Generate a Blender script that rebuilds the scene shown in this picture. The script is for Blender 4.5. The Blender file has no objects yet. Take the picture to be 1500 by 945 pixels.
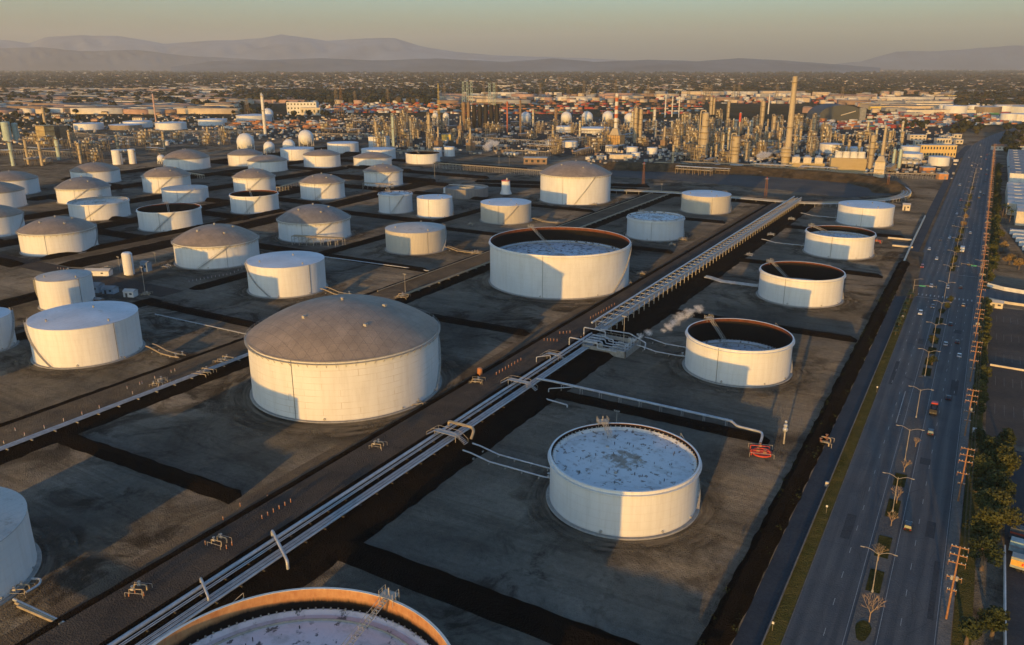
import bpy, math, random
import numpy as np
from mathutils import Vector, Matrix
R = math.radians
random.seed(7)
rng = np.random.default_rng(11)
S = bpy.context.scene
COL = S.collection

# ------------------------------------------------------------------ camera, sky, sun, exposure
# world frame: x runs across the tank rows, y runs along the pipeway and the avenue
YAW, PITCH, CAM_H = R(30.3), math.atan((472.5 - 98) / 1170.0), 120.0
cam = bpy.data.cameras.new("camera"); camo = bpy.data.objects.new("camera", cam); COL.objects.link(camo)
cam.sensor_width = 36.0; cam.lens = 36.0 * 1170 / 1500
cam.clip_start = 1.0; cam.clip_end = 200000.0
camo.location = (0, 0, CAM_H); camo.rotation_euler = (math.pi / 2 - PITCH, 0, YAW)
S.camera = camo

SUN_EL, SUN_AZ = 3.2, -6.7          # elevation; heading in which the light travels, from +y towards +x
e, a = R(SUN_EL), R(SUN_AZ)
sun_dir = Vector((math.sin(a) * math.cos(e), math.cos(a) * math.cos(e), -math.sin(e)))
sl = bpy.data.lights.new("sun", "SUN"); sl.energy = 1.27; sl.angle = R(0.55); sl.color = (1.0, 0.525, 0.09)
so = bpy.data.objects.new("sun", sl); COL.objects.link(so)
so.rotation_euler = sun_dir.to_track_quat('-Z', 'Y').to_euler(); so.location = (0, -200, 300)

SKY_WB = (0.79, 1.04, 1.17)            # white balance of the sky light
wd = bpy.data.worlds.new("World"); S.world = wd; wd.use_nodes = True
nt = wd.node_tree; nt.nodes.clear()
sky = nt.nodes.new("ShaderNodeTexSky"); sky.sky_type = 'NISHITA'; sky.sun_disc = False
sky.sun_elevation = e; sky.sun_rotation = math.atan2(-sun_dir.x, -sun_dir.y)
sky.altitude = 100; sky.air_density = 1.0; sky.dust_density = 2.0; sky.ozone_density = 2.7
bg = nt.nodes.new("ShaderNodeBackground"); bg.inputs[1].default_value = 0.15
wo = nt.nodes.new("ShaderNodeOutputWorld")
wb = nt.nodes.new("ShaderNodeMix"); wb.data_type = 'RGBA'; wb.blend_type = 'MULTIPLY'; wb.inputs[0].default_value = 1.0
wb.inputs[7].default_value = (SKY_WB[0], SKY_WB[1], SKY_WB[2], 1)
nt.links.new(sky.outputs[0], wb.inputs[6]); nt.links.new(wb.outputs[2], bg.inputs[0]); nt.links.new(bg.outputs[0], wo.inputs[0])

S.view_settings.view_transform = 'Standard'; S.view_settings.look = 'None'
S.view_settings.exposure = 1.7; S.view_settings.gamma = 1.0; S.view_settings.use_curve_mapping = False
S.cycles.max_bounces = 5; S.cycles.diffuse_bounces = 3; S.cycles.glossy_bounces = 2
S.cycles.transmission_bounces = 2; S.cycles.volume_bounces = 1; S.cycles.transparent_max_bounces = 8
S.cycles.use_denoising = True
S.cycles.volume_max_steps = 64; S.cycles.volume_step_rate = 4.0

def at(px, py, z=0.0):
    """pixel of the 1500x945 photograph -> point of the world at height z"""
    F = 1170.0
    c, s = math.cos(PITCH), math.sin(PITCH)
    dx, b = (px - 750) / F, (472.5 - py) / F
    dy, dz = c + b * s, -s + b * c
    t = (z - CAM_H) / dz
    X, Y = dx * t, dy * t
    return Vector((X * math.cos(YAW) - Y * math.sin(YAW), X * math.sin(YAW) + Y * math.cos(YAW), z))

def height(px, pb, pt, zb=0.0):
    """height at pixel row pt of an upright whose foot stands at (px, pb)"""
    F = 1170.0
    p = at(px, pb, zb)
    Y = -p.x * math.sin(YAW) + p.y * math.cos(YAW)
    th = PITCH - math.atan((472.5 - pt) / F)
    return CAM_H - Y * math.tan(th)

# ------------------------------------------------------------------ mesh builder
class MB:
    def __init__(s): s.v = []; s.f = []; s.m = []
    def add(s, vs, fs, m=0):
        n = len(s.v); s.v.extend(vs); s.f.extend([tuple(i + n for i in q) for q in fs]); s.m.extend([m] * len(fs)); return s
    def box(s, c, d, rz=0.0, m=0, top=1.0):
        cx, cy, cz = c; x, y, z = d[0] / 2, d[1] / 2, d[2] / 2
        cr, sr = math.cos(rz), math.sin(rz); vs = []
        for k, zz in ((1, -z), (top, z)):
            for px, py in ((-x, -y), (x, -y), (x, y), (-x, y)):
                px *= k; py *= k
                vs.append((cx + px * cr - py * sr, cy + px * sr + py * cr, cz + zz))
        return s.add(vs, [(3, 2, 1, 0), (4, 5, 6, 7), (0, 1, 5, 4), (1, 2, 6, 5), (2, 3, 7, 6), (3, 0, 4, 7)], m)
    def tube(s, pts, r, n=8, m=0, r2=None, caps=True):
        pts = [Vector(p) for p in pts]; L = len(pts); vs = []; prev = None
        for i, p in enumerate(pts):
            d = (pts[min(i + 1, L - 1)] - pts[max(i - 1, 0)])
            d = d.normalized() if d.length > 1e-9 else Vector((0, 0, 1))
            up = Vector((0, 0, 1)) if abs(d.z) < .9 else Vector((1, 0, 0))
            if prev is not None and abs(prev.dot(d)) < .95: up = prev
            x = d.cross(up).normalized(); y = d.cross(x).normalized(); prev = -y
            rr = r if r2 is None else r + (r2 - r) * i / (L - 1)
            for k in range(n):
                t = 2 * math.pi * k / n
                vs.append(tuple(p + x * (rr * math.cos(t)) + y * (rr * math.sin(t))))
        fs = []
        for i in range(L - 1):
            for k in range(n):
                k2 = (k + 1) % n
                fs.append((i * n + k, i * n + k2, (i + 1) * n + k2, (i + 1) * n + k))
        if caps: fs.append(tuple(range(n))[::-1]); fs.append(tuple((L - 1) * n + k for k in range(n)))
        return s.add(vs, fs, m)
    def lathe(s, prof, n=32, c=(0, 0), m=0, a0=0.0, a1=2 * math.pi):
        full = abs(a1 - a0 - 2 * math.pi) < 1e-6; nn = n if full else n + 1; vs = []; idx = []
        for (r, z) in prof:
            if r < 1e-6: idx.append([len(vs)] * nn); vs.append((c[0], c[1], z))
            else:
                idx.append(list(range(len(vs), len(vs) + nn)))
                for k in range(nn):
                    t = a0 + (a1 - a0) * k / n
                    vs.append((c[0] + r * math.cos(t), c[1] + r * math.sin(t), z))
        fs = []
        for i in range(len(prof) - 1):
            for k in range(n):
                k2 = (k + 1) % nn if full else k + 1
                q = [idx[i][k], idx[i][k2], idx[i + 1][k2], idx[i + 1][k]]; o = []
                for j in q:
                    if j not in o: o.append(j)
                if len(o) > 2: fs.append(tuple(o))
        return s.add(vs, fs, m)
    def sphere(s, c, r, n=16, m=0, sz=1.0, t0=-90, t1=90):
        k = max(4, n // 2)
        return s.lathe([(max(0.0, r * math.cos(R(t0 + (t1 - t0) * i / k))) if 0 < i < k or (t0 > -90 and i == 0) or (t1 < 90 and i == k) else 0.0,
                         c[2] + sz * r * math.sin(R(t0 + (t1 - t0) * i / k))) for i in range(k + 1)], n, (c[0], c[1]), m)
    def prism(s, poly, z0, z1, m=0):
        n = len(poly)
        return s.add([(p[0], p[1], z0) for p in poly] + [(p[0], p[1], z1) for p in poly],
                     [tuple(range(n))[::-1], tuple(range(n, 2 * n))] + [(i, (i + 1) % n, (i + 1) % n + n, i + n) for i in range(n)], m)
    def build(s, name, mats, parent=None, smooth=None, loc=None):
        me = bpy.data.meshes.new(name); me.from_pydata([tuple(q) for q in s.v], [], s.f); me.update()
        mats = mats if isinstance(mats, (list, tuple)) else [mats]
        for x in mats: me.materials.append(x)
        if len(mats) > 1: me.polygons.foreach_set("material_index", s.m)
        if smooth:
            me.shade_smooth(); me.set_sharp_from_angle(angle=R(smooth))
        o = bpy.data.objects.new(name, me); COL.objects.link(o)
        if parent is not None: o.parent = parent
        if loc is not None: o.location = loc
        return o

def tag(o, label=None, cat=None, group=None, kind=None):
    if label: o["label"] = label
    if cat: o["category"] = cat
    if group: o["group"] = group
    if kind: o["kind"] = kind
    return o
def thing(name, label, cat, loc=(0, 0, 0), rz=0.0, group=None):
    o = bpy.data.objects.new(name, None); COL.objects.link(o); o.empty_display_size = 1.0
    o.location = loc; o.rotation_euler = (0, 0, rz)
    return tag(o, label, cat, group)
def struct(o): o["kind"] = "structure"; return o
def dup(o, loc=None, rz=None, label=None, scale=None, parent=None, group=None):
    c = o.copy(); COL.objects.link(c)
    if parent is not None: c.parent = parent
    for ch in [q for q in KIDS.get(o.name, list(o.children))]: dup(ch, parent=c)
    if loc is not None: c.location = loc
    if rz is not None: c.rotation_euler = (0, 0, rz)
    if scale is not None: c.scale = scale if hasattr(scale, '__len__') else (scale,) * 3
    if label: c["label"] = label
    if group: c["group"] = group
    return c
KIDS = {}

# ------------------------------------------------------------------ materials
MATS = {}
class NB:
    """small helper around a material's node tree"""
    def __init__(s, name):
        s.mat = bpy.data.materials.new(name); s.mat.use_nodes = True; s.t = s.mat.node_tree
        s.p = s.t.nodes["Principled BSDF"]; s.o = s.t.nodes["Material Output"]
    def n(s, ty, **kw):
        q = s.t.nodes.new(ty)
        for k, v in kw.items():
            if k.startswith("i_"): q.inputs[int(k[2:])].default_value = v
            else: setattr(q, k, v)
        return q
    def l(s, a, b): s.t.links.new(a, b)
    def coord(s, kind="Object", scale=(1, 1, 1)):
        if kind == "World": src = s.n("ShaderNodeNewGeometry").outputs["Position"]
        else: src = s.n("ShaderNodeTexCoord").outputs[kind]
        mp = s.n("ShaderNodeMapping"); mp.inputs["Scale"].default_value = scale; s.l(src, mp.inputs[0]); return mp.outputs[0]
    def noise(s, co, scale, detail=4, rough=.55, dist=0.0):
        q = s.n("ShaderNodeTexNoise"); q.inputs["Scale"].default_value = scale; q.inputs["Detail"].default_value = detail
        q.inputs["Roughness"].default_value = rough; q.inputs["Distortion"].default_value = dist; s.l(co, q.inputs["Vector"]); return q.outputs["Fac"]
    def ramp(s, fac, stops):
        q = s.n("ShaderNodeValToRGB"); cr = q.color_ramp
        while len(cr.elements) < len(stops): cr.elements.new(.5)
        for el, (p, c) in zip(cr.elements, stops):
            el.position = p; el.color = (c, c, c, 1) if isinstance(c, (int, float)) else (*c, 1)
        s.l(fac, q.inputs[0]); return q.outputs[0]
    def mix(s, fac, a, b, mode="MIX"):
        q = s.n("ShaderNodeMix", data_type="RGBA", blend_type=mode)
        for k, v in ((0, fac), (6, a), (7, b)):
            if isinstance(v, (int, float)): q.inputs[k].default_value = v
            elif isinstance(v, tuple): q.inputs[k].default_value = (*v, 1) if len(v) == 3 else v
            else: s.l(v, q.inputs[k])
        return q.outputs[2]
    def math(s, op, a, b=None, c=None):
        q = s.n("ShaderNodeMath", operation=op)
        for k, v in enumerate((a, b, c)):
            if v is None: continue
            if isinstance(v, (int, float)): q.inputs[k].default_value = v
            else: s.l(v, q.inputs[k])
        return q.outputs[0]
    def sep(s, v):
        q = s.n("ShaderNodeSeparateXYZ"); s.l(v, q.inputs[0]); return q.outputs
    def comb(s, x, y, z):
        q = s.n("ShaderNodeCombineXYZ")
        for k, v in enumerate((x, y, z)):
            if isinstance(v, (int, float)): q.inputs[k].default_value = v
            else: s.l(v, q.inputs[k])
        return q.outputs[0]
    def bump(s, h, dist=.1, strength=1.0):
        q = s.n("ShaderNodeBump"); q.inputs["Strength"].default_value = strength; q.inputs["Distance"].default_value = dist
        s.l(h, q.inputs["Height"]); s.l(q.outputs[0], s.p.inputs["Normal"])
    def done(s, col, rough=.8, metal=0.0, spec=.3):
        if isinstance(col, tuple): s.p.inputs["Base Color"].default_value = (*col, 1)
        else: s.l(col, s.p.inputs["Base Color"])
        s.p.inputs["Roughness"].default_value = rough; s.p.inputs["Metallic"].default_value = metal
        s.p.inputs["Specular IOR Level"].default_value = spec
        return s.mat

def simple(name, c, rough=.7, metal=0.0, var=.25, scale=1.0, kind="Object", bump=0.0, spec=.3, dark=None, dscale=None):
    if name in MATS: return MATS[name]
    b = NB(name); co = b.coord(kind)
    f = b.noise(co, scale, 4, .6)
    lo = tuple(x * (1 - var) for x in c); hi = tuple(min(1, x * (1 + var * .6)) for x in c)
    col = b.ramp(f, [(.3, lo), (.7, hi)])
    if dark:
        f2 = b.ramp(b.noise(co, dscale or scale * .4, 5, .65), [(.5, 0.0), (.68, 1.0)])
        col = b.mix(f2, col, dark)
    if bump: b.bump(f, bump)
    MATS[name] = b.done(col, rough, metal, spec); return MATS[name]

def tank_paint(name, c, streak=(.45, .40, .33), amount=.35, ribs=0.0, patch=0.0, rust=0.0):
    b = NB(name); co = b.coord("Object"); x, y, z = b.sep(co)
    ang = b.math("MULTIPLY", b.math("ARCTAN2", y, x), 25.0)
    st = b.ramp(b.noise(b.comb(ang, 0.0, b.math("MULTIPLY", z, .09)), .55, 5, .7), [(.45, 0.0), (.8, 1.0)])
    col = b.mix(b.math("MULTIPLY", st, amount), c, streak)
    big = b.ramp(b.noise(co, .06, 3), [(.35, .90), (.65, 1.0)])
    col = b.mix(1.0, col, big, "MULTIPLY")
    # plate courses: seams every 2.4 m of height, staggered vertical joints
    br = b.n("ShaderNodeTexBrick"); br.inputs["Scale"].default_value = 1.0
    br.inputs["Brick Width"].default_value = 9.0; br.inputs["Row Height"].default_value = 2.42
    br.inputs["Mortar Size"].default_value = .07; br.inputs["Mortar Smooth"].default_value = .4
    b.l(b.comb(ang, z, 0.0), br.inputs["Vector"])
    seam = br.outputs["Fac"]
    msk = b.ramp(b.noise(co, .11, 2), [(.45, .15), (.62, .15 + patch)])
    col = b.mix(b.math("MULTIPLY", seam, msk), col, (.40, .31, .20))
    low = b.ramp(b.math("DIVIDE", z, 14.0), [(0.0, .9), (.07, 0.0)])
    col = b.mix(b.math("MULTIPLY", low, b.noise(co, .5, 3)), col, (.22, .17, .12))
    if rust:
        rs = b.ramp(b.noise(b.comb(ang, 0.0, b.math("MULTIPLY", z, .15)), .9, 6, .75), [(.62, 0.0), (.72, rust)])
        col = b.mix(rs, col, (.33, .15, .06))
    h = b.math("MULTIPLY", seam, -0.4)
    if ribs:
        rb = b.n("ShaderNodeTexWave", wave_type="BANDS", bands_direction="X"); rb.inputs["Scale"].default_value = ribs
        b.l(b.comb(ang, 0.0, 0.0), rb.inputs["Vector"]); h = b.math("ADD", h, b.math("MULTIPLY", rb.outputs["Fac"], 1.0))
        col = b.mix(b.math("MULTIPLY", rb.outputs["Fac"], .12), col, (.2, .17, .13))
    b.bump(h, .05)
    MATS[name] = b.done(col, .55, 0, .3); return MATS[name]

tank_white = tank_paint("tank_white_paint", (.74, .73, .71))
tank_white_patch = tank_paint("tank_white_paint_grimy_seams", (.74, .725, .70), patch=.55)
tank_cream = tank_paint("tank_beige_paint", (.56, .515, .44), amount=.5, ribs=.25)
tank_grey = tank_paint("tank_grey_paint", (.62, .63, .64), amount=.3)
tank_rusty = tank_paint("tank_old_paint", (.72, .68, .60), amount=.6, rust=.7)

def roof_panel(name, c, n=28.0, ring=3.1, sheen=.45):
    b = NB(name); co = b.coord("Object"); x, y, z = b.sep(co)
    r = b.math("SQRT", b.math("ADD", b.math("MULTIPLY", x, x), b.math("MULTIPLY", y, y)))
    # triangulated panel lines: three families of parallel battens
    ls = None
    for k in range(3):
        t = R(60 * k + 11)
        d = b.math("ADD", b.math("MULTIPLY", x, math.cos(t)), b.math("MULTIPLY", y, math.sin(t)))
        f = b.math("ABSOLUTE", b.math("SUBTRACT", b.math("FRACT", b.math("DIVIDE", d, ring)), .5))
        g = b.ramp(f, [(0.0, 1.0), (.06, 0.0)])
        ls = g if ls is None else b.math("MAXIMUM", ls, g)
    vor = b.n("ShaderNodeTexVoronoi"); vor.inputs["Scale"].default_value = .33; b.l(co, vor.inputs["Vector"])
    pan = b.math("MULTIPLY", b.sep(vor.outputs["Color"])[0], .22)
    col = b.mix(pan, c, tuple(k * .55 for k in c))
    col = b.mix(b.math("MULTIPLY", ls, .35), col, tuple(k * .45 for k in c))
    st = b.ramp(b.noise(co, .14, 5, .65), [(.4, .78), (.65, 1.0)])
    col = b.mix(1.0, col, st, "MULTIPLY")
    b.bump(b.math("ADD", b.math("MULTIPLY", ls, .5), b.noise(co, 3.0, 3)), .12)
    MATS[name] = b.done(col, .6, 0.0, .4); return MATS[name]
dome_tan = roof_panel("dome_roof_tan", (.335, .26, .195))
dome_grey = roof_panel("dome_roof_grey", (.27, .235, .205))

def cone_roof_mat(name, c, stain, amt):
    b = NB(name); co = b.coord("Object"); x, y, z = b.sep(co)
    n1 = b.ramp(b.noise(co, .35, 6, .7), [(.55, 0.0), (.72, 1.0)])
    col = b.mix(b.math("MULTIPLY", n1, amt), c, stain)
    n2 = b.ramp(b.noise(co, .07, 4), [(.35, .82), (.65, 1.0)])
    col = b.mix(1.0, col, n2, "MULTIPLY")
    wv = b.n("ShaderNodeTexWave", wave_type="BANDS", bands_direction="X"); wv.inputs["Scale"].default_value = .13; b.l(co, wv.inputs["Vector"])
    ln = b.ramp(wv.outputs["Fac"], [(.0, 1.0), (.05, 0.0)])
    col = b.mix(b.math("MULTIPLY", ln, .25), col, tuple(k * .5 for k in c))
    b.bump(b.noise(co, 1.2, 4), .12)
    MATS[name] = b.done(col, .6, 0, .3); return MATS[name]
roof_white = cone_roof_mat("cone_roof_white", (.70, .69, .70), (.42, .36, .29), .45)
roof_dirty = cone_roof_mat("cone_roof_dirty", (.50, .47, .43), (.25, .19, .13), .7)

def float_roof_mat(name, c, spot, amt, sc=.55, th=.60):
    b = NB(name); co = b.coord("Object"); x, y, z = b.sep(co)
    r = b.math("SQRT", b.math("ADD", b.math("MULTIPLY", x, x), b.math("MULTIPLY", y, y)))
    n1 = b.ramp(b.noise(co, sc, 4, .62, .15), [(th, 0.0), (th + .04, 1.0)])
    area = b.ramp(b.noise(co, .09, 2), [(.34, .2), (.5, 1.0)])
    col = b.mix(b.math("MULTIPLY", b.math("MULTIPLY", n1, area), amt), c, spot)
    puddle = b.ramp(b.noise(co, .16, 5, .6, 1.0), [(.55, 0.0), (.75, .55)])
    col = b.mix(puddle, col, tuple(k * .62 for k in c))
    cen = b.ramp(b.math("DIVIDE", r, 13.0), [(0.0, 1.0), (.4, .8), (1.0, 0.0)])
    blot = b.ramp(b.math("MULTIPLY", cen, b.noise(co, .38, 6, .72, .5)), [(.36, 0.0), (.46, .85)])
    col = b.mix(blot, col, (.19, .13, .075))
    halo = b.ramp(b.noise(co, .22, 5, .7), [(.52, 0.0), (.66, .45)])
    col = b.mix(halo, col, (.30, .27, .23))
    b.bump(b.noise(co, .8, 4), .10)
    MATS[name] = b.done(col, .5, 0, .4); return MATS[name]
float_blue = float_roof_mat("floating_roof_paint", (.56, .565, .57), (.12, .07, .04), .9, .55, .575)
float_pink = float_roof_mat("floating_roof_paint_pale", (.66, .58, .58), (.05, .05, .05), .95, .34, .57)
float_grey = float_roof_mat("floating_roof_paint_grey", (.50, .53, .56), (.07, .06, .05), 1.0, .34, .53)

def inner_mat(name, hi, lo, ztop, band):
    """inside of an open tank: rust near the rim, the shade below it painted black"""
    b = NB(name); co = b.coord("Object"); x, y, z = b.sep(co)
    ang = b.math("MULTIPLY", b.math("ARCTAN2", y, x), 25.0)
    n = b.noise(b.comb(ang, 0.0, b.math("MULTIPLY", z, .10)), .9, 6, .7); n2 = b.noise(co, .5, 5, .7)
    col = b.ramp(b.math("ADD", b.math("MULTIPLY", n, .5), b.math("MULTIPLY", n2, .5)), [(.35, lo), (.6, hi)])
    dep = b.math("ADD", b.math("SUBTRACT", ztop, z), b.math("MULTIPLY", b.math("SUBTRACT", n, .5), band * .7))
    col = b.mix(b.ramp(b.math("DIVIDE", dep, 20.0), [(band / 20 * .75, 0.0), (band / 20 * 1.15, 1.0)]), col, (.008, .006, .005))  # black below the rust band is the inner shade, put into the colour
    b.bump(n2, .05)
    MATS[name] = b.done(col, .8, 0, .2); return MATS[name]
inner_dark = inner_mat("tank_inside_rust_shade_dark", (.15, .045, .02), (.05, .018, .01), 14.8, 1.1)
inner_big = inner_mat("tank_inside_rust_shade_big", (.20, .060, .025), (.07, .026, .014), 24.0, 1.7)
inner_orange = inner_mat("tank_inside_rust_shade_orange", (.50, .27, .12), (.34, .13, .05), 20.0, 2.6)

steel = simple("galvanised_steel", (.42, .40, .37), .55, .3, .3, 1.5)
steel_dark = simple("dark_steel", (.10, .095, .09), .6, .3, .3, 1.5)
steel_pale = simple("painted_steel", (.38, .345, .29), .55, 0, .25, 1.0)  # pale tan paint in one even tone
pipe_white = simple("pipe_aluminium_jacket", (.46, .47, .48), .45, .25, .25, .6)
pipe_tan = simple("pipe_tan_paint", (.38, .30, .19), .55, 0, .25, .6)
red_paint = simple("red_paint", (.55, .07, .045), .5, 0, .2, 2)
orange_paint = simple("orange_paint", (.48, .20, .08), .55, 0, .2, 2)
yellow_paint = simple("yellow_paint", (.65, .48, .12), .55, 0, .2, 2)
concrete = simple("concrete", (.30, .285, .26), .9, 0, .25, .8, bump=.03)
rust = simple("rusty_steel", (.24, .11, .055), .85, 0, .45, 1.2)
# ------------------------------------------------------------------ ground, roads, berms
def relief(b, P, amt):
    """clods, ruts and gravel at every size, down to the pixel"""
    n1 = b.noise(P, 2.2, 6, .6); n2 = b.noise(P, .05, 4, .5)
    h = b.math("ADD", b.math("MULTIPLY", n1, RELIEF * amt), b.math("MULTIPLY", n2, RELIEF * 4 * amt))
    b.bump(h, 1.0, 1.0); b.mat.cycles.use_bump_map_correction = False
    b.p.inputs["Diffuse Roughness"].default_value = 0.2
RELIEF = 3.0
def ground_mat():
    b = NB("dirt_ground"); P = b.coord("World"); x, y, z = b.sep(P)
    d = b.math("SQRT", b.math("ADD", b.math("MULTIPLY", x, x), b.math("MULTIPLY", y, y)))
    c1 = b.ramp(b.noise(P, .018, 6, .62, .4), [(.32, (.085, .080, .071)), (.5, (.178, .165, .142)), (.68, (.285, .260, .220))])
    oily = b.ramp(b.noise(P, .035, 7, .70, 1.2), [(.50, 0.0), (.60, 1.0)])
    where = b.ramp(b.noise(P, .008, 3), [(.40, 0.0), (.54, .85)])
    col = b.mix(b.math("MULTIPLY", oily, where), c1, (.030, .026, .022))
    tr = b.ramp(b.noise(b.coord("World", (.10, .012, .1)), 1.0, 5, .6, .8), [(.55, 0.0), (.70, .35)])
    col = b.mix(tr, col, (.24, .20, .155))
    tr2 = b.ramp(b.noise(b.coord("World", (.014, .16, .1)), 1.0, 6, .6, 1.4), [(.50, 0.0), (.60, .3), (.66, 0.0)])
    col = b.mix(tr2, col, (.045, .038, .030))
    fine = b.noise(P, .6, 5, .7)
    col = b.mix(1.0, col, b.ramp(fine, [(.3, .72), (.7, 1.1)]), "MULTIPLY")
    # the far town: blocks of brown-green ground between the roofs
    vo = b.n("ShaderNodeTexVoronoi"); vo.inputs["Scale"].default_value = .009; b.l(b.coord("World", (1, 1, 0)), vo.inputs["Vector"])
    r1, r2, r3 = b.sep(vo.outputs["Color"])
    town = b.ramp(b.noise(P, .004, 6, .7), [(.35, (.030, .034, .018)), (.52, (.062, .056, .036)), (.62, (.085, .068, .05))])
    town = b.mix(b.math("MULTIPLY", r1, .55), town, (.045, .042, .028))
    fac = b.ramp(b.math("DIVIDE", d, 4000.0), [(.40, 0.0), (.52, 1.0)])
    col = b.mix(fac, col, town)
    hb = b.math("ADD", b.math("MULTIPLY", fine, .35), b.math("MULTIPLY", b.noise(P, 3.0, 3, .7), .12))
    relief(b, P, 1.0)
    MATS["ground"] = b.done(col, .95, 0, .1); return MATS["ground"]
ground_m = ground_mat()

def strip_mat(name, c, c2, bump=.25, scale=.08, fscale=1.2, streak=None, crack=0.0):
    b = NB(name); P = b.coord("World")
    col = b.ramp(b.noise(P, scale, 6, .65, .5), [(.35, c), (.65, c2)])
    fine = b.noise(P, fscale, 5, .7)
    col = b.mix(1.0, col, b.ramp(fine, [(.3, .75), (.7, 1.12)]), "MULTIPLY")
    if streak:
        st = b.ramp(b.noise(b.coord("World", (.45, .012, .2)), 1.0, 5, .6, .4), [(.45, 0.0), (.62, .8)])
        col = b.mix(st, col, streak)
        wh = b.n("ShaderNodeTexWave", wave_type="BANDS", bands_direction="X"); wh.inputs["Scale"].default_value = .086; wh.inputs["Distortion"].default_value = .6; wh.inputs["Detail Scale"].default_value = .02; b.l(P, wh.inputs["Vector"])
        col = b.mix(b.math("MULTIPLY", wh.outputs["Fac"], .35), col, (.045, .048, .052))
        vc = b.n("ShaderNodeTexVoronoi", feature="DISTANCE_TO_EDGE"); vc.inputs["Scale"].default_value = .11; b.l(b.coord("World", (1.0, .6, 1)), vc.inputs["Vector"])
        col = b.mix(b.ramp(vc.outputs["Distance"], [(0.0, .35), (.008, 0.0)]), col, (.018, .018, .02))
    relief(b, P, bump * 2.5)
    MATS[name] = b.done(col, .92, 0, .15); return MATS[name]
asphalt_site = strip_mat("site_road_asphalt", (.050, .045, .042), (.075, .066, .058), .12)
asphalt_ave = strip_mat("avenue_asphalt", (.080, .083, .087), (.112, .111, .109), .016, .05, 2.0, (.135, .128, .122))
asphalt_serv = strip_mat("service_road_asphalt", (.042, .046, .051), (.058, .061, .065), .02)
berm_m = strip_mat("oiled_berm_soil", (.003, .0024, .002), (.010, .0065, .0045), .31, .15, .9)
strip_dirt = strip_mat("packed_gravel", (.08, .070, .06), (.14, .122, .10), .35, .05, 1.0)
grass_m = strip_mat("verge_grass", (.045, .055, .018), (.085, .080, .032), .4, .3, 2.5)
kerb_m = strip_mat("kerb_concrete", (.13, .127, .12), (.18, .172, .16), .05, .5, 2)
paint_m = strip_mat("road_paint", (.26, .26, .25), (.38, .375, .36), .02, .6, 3)
lot_m = strip_mat("parking_lot_asphalt", (.050, .047, .044), (.085, .075, .066), .05, .03, .8)
pond_m = strip_mat("basin_floor", (.060, .066, .072), (.10, .10, .10), .1, .02, .6)

def grid_mesh(name, xs, ys, m, z=0.0, zf=None):
    X, Y = np.meshgrid(np.array(xs, float), np.array(ys, float)); Z = np.full_like(X, z) if zf is None else zf(X, Y)
    nx, ny = len(xs), len(ys); co = np.stack([X, Y, Z], -1).reshape(-1, 3).astype(np.float32)
    idx = np.arange(nx * ny).reshape(ny, nx)
    q = np.stack([idx[:-1, :-1], idx[:-1, 1:], idx[1:, 1:], idx[1:, :-1]], -1).reshape(-1, 4)
    me = bpy.data.meshes.new(name); me.vertices.add(len(co)); me.vertices.foreach_set("co", co.ravel())
    me.loops.add(q.size); me.loops.foreach_set("vertex_index", q.ravel().astype(np.int32))
    me.polygons.add(len(q)); me.polygons.foreach_set("loop_start", np.arange(0, q.size, 4, dtype=np.int32))
    me.update(calc_edges=True); me.materials.append(m)
    o = bpy.data.objects.new(name, me); COL.objects.link(o); return struct(o)

def axis(lo, hi, d, far_lo, far_hi, grow=1.09):
    a = list(np.arange(lo, hi + d * .5, d)); s = d; p = a[-1]
    while p < far_hi: s *= grow; p = min(far_hi, p + s); a.append(p)
    s = d; p = a[0]; b = []
    while p > far_lo: s *= grow; p = max(far_lo, p - s); b.append(p)
    return b[::-1] + a
gx = axis(-300, 60, 30, -70000, 70000, 1.3); gy = axis(60, 300, 30, -9000, 70000, 1.3)
grid_mesh("ground", gx, gy, ground_m)

def bank(name, path, wb, wt, h, m=None, z0=0.0, jitter=.3, step=3.2, mtop=None):
    """raised bank of earth along a path: base width wb, crest width wt"""
    pts = [Vector((p[0], p[1], 0)) for p in path]; out = []
    for i in range(len(pts) - 1):
        L = (pts[i + 1] - pts[i]).length; n = max(1, int(L / step))
        for k in range(n): out.append(pts[i].lerp(pts[i + 1], k / n))
    out.append(pts[-1]); b = MB(); vs = []
    for i, p in enumerate(out):
        d = (out[min(i + 1, len(out) - 1)] - out[max(i - 1, 0)]).normalized(); nn = Vector((-d.y, d.x, 0))
        j = [random.uniform(-jitter, jitter) for _ in range(4)]; hh = h * random.uniform(.93, 1.05)
        e = (0.0 if 0 < i < len(out) - 1 else 1.0)
        for off, zz in ((wb / 2 + j[0], -.05), (wt / 2 + j[1] * .5, hh), (-wt / 2 + j[2] * .5, hh), (-wb / 2 + j[3], -.05)):
            vs.append(tuple(p + nn * off + Vector((0, 0, z0 + (zz if not e else -.05)))))
    fs = []
    for i in range(len(out) - 1):
        for k in range(3): fs.append((i * 4 + k, i * 4 + k + 1, (i + 1) * 4 + k + 1, (i + 1) * 4 + k))
    b.add(vs, fs)
    if mtop:
        b.m = [1 if q % 3 == 1 else 0 for q in range(len(fs))]
        return struct(b.build(name, [m or berm_m, mtop]))
    return struct(b.build(name, m or berm_m))

def flat(name, poly, z, m):
    return struct(MB().add([(p[0], p[1], z) for p in poly], [tuple(range(len(poly)))]).build(name, m))
def rect(name, x0, x1, y0, y1, z, m):
    return grid_mesh(name, np.linspace(x0, x1, 3), np.linspace(y0, y1, 20), m, z)

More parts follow.
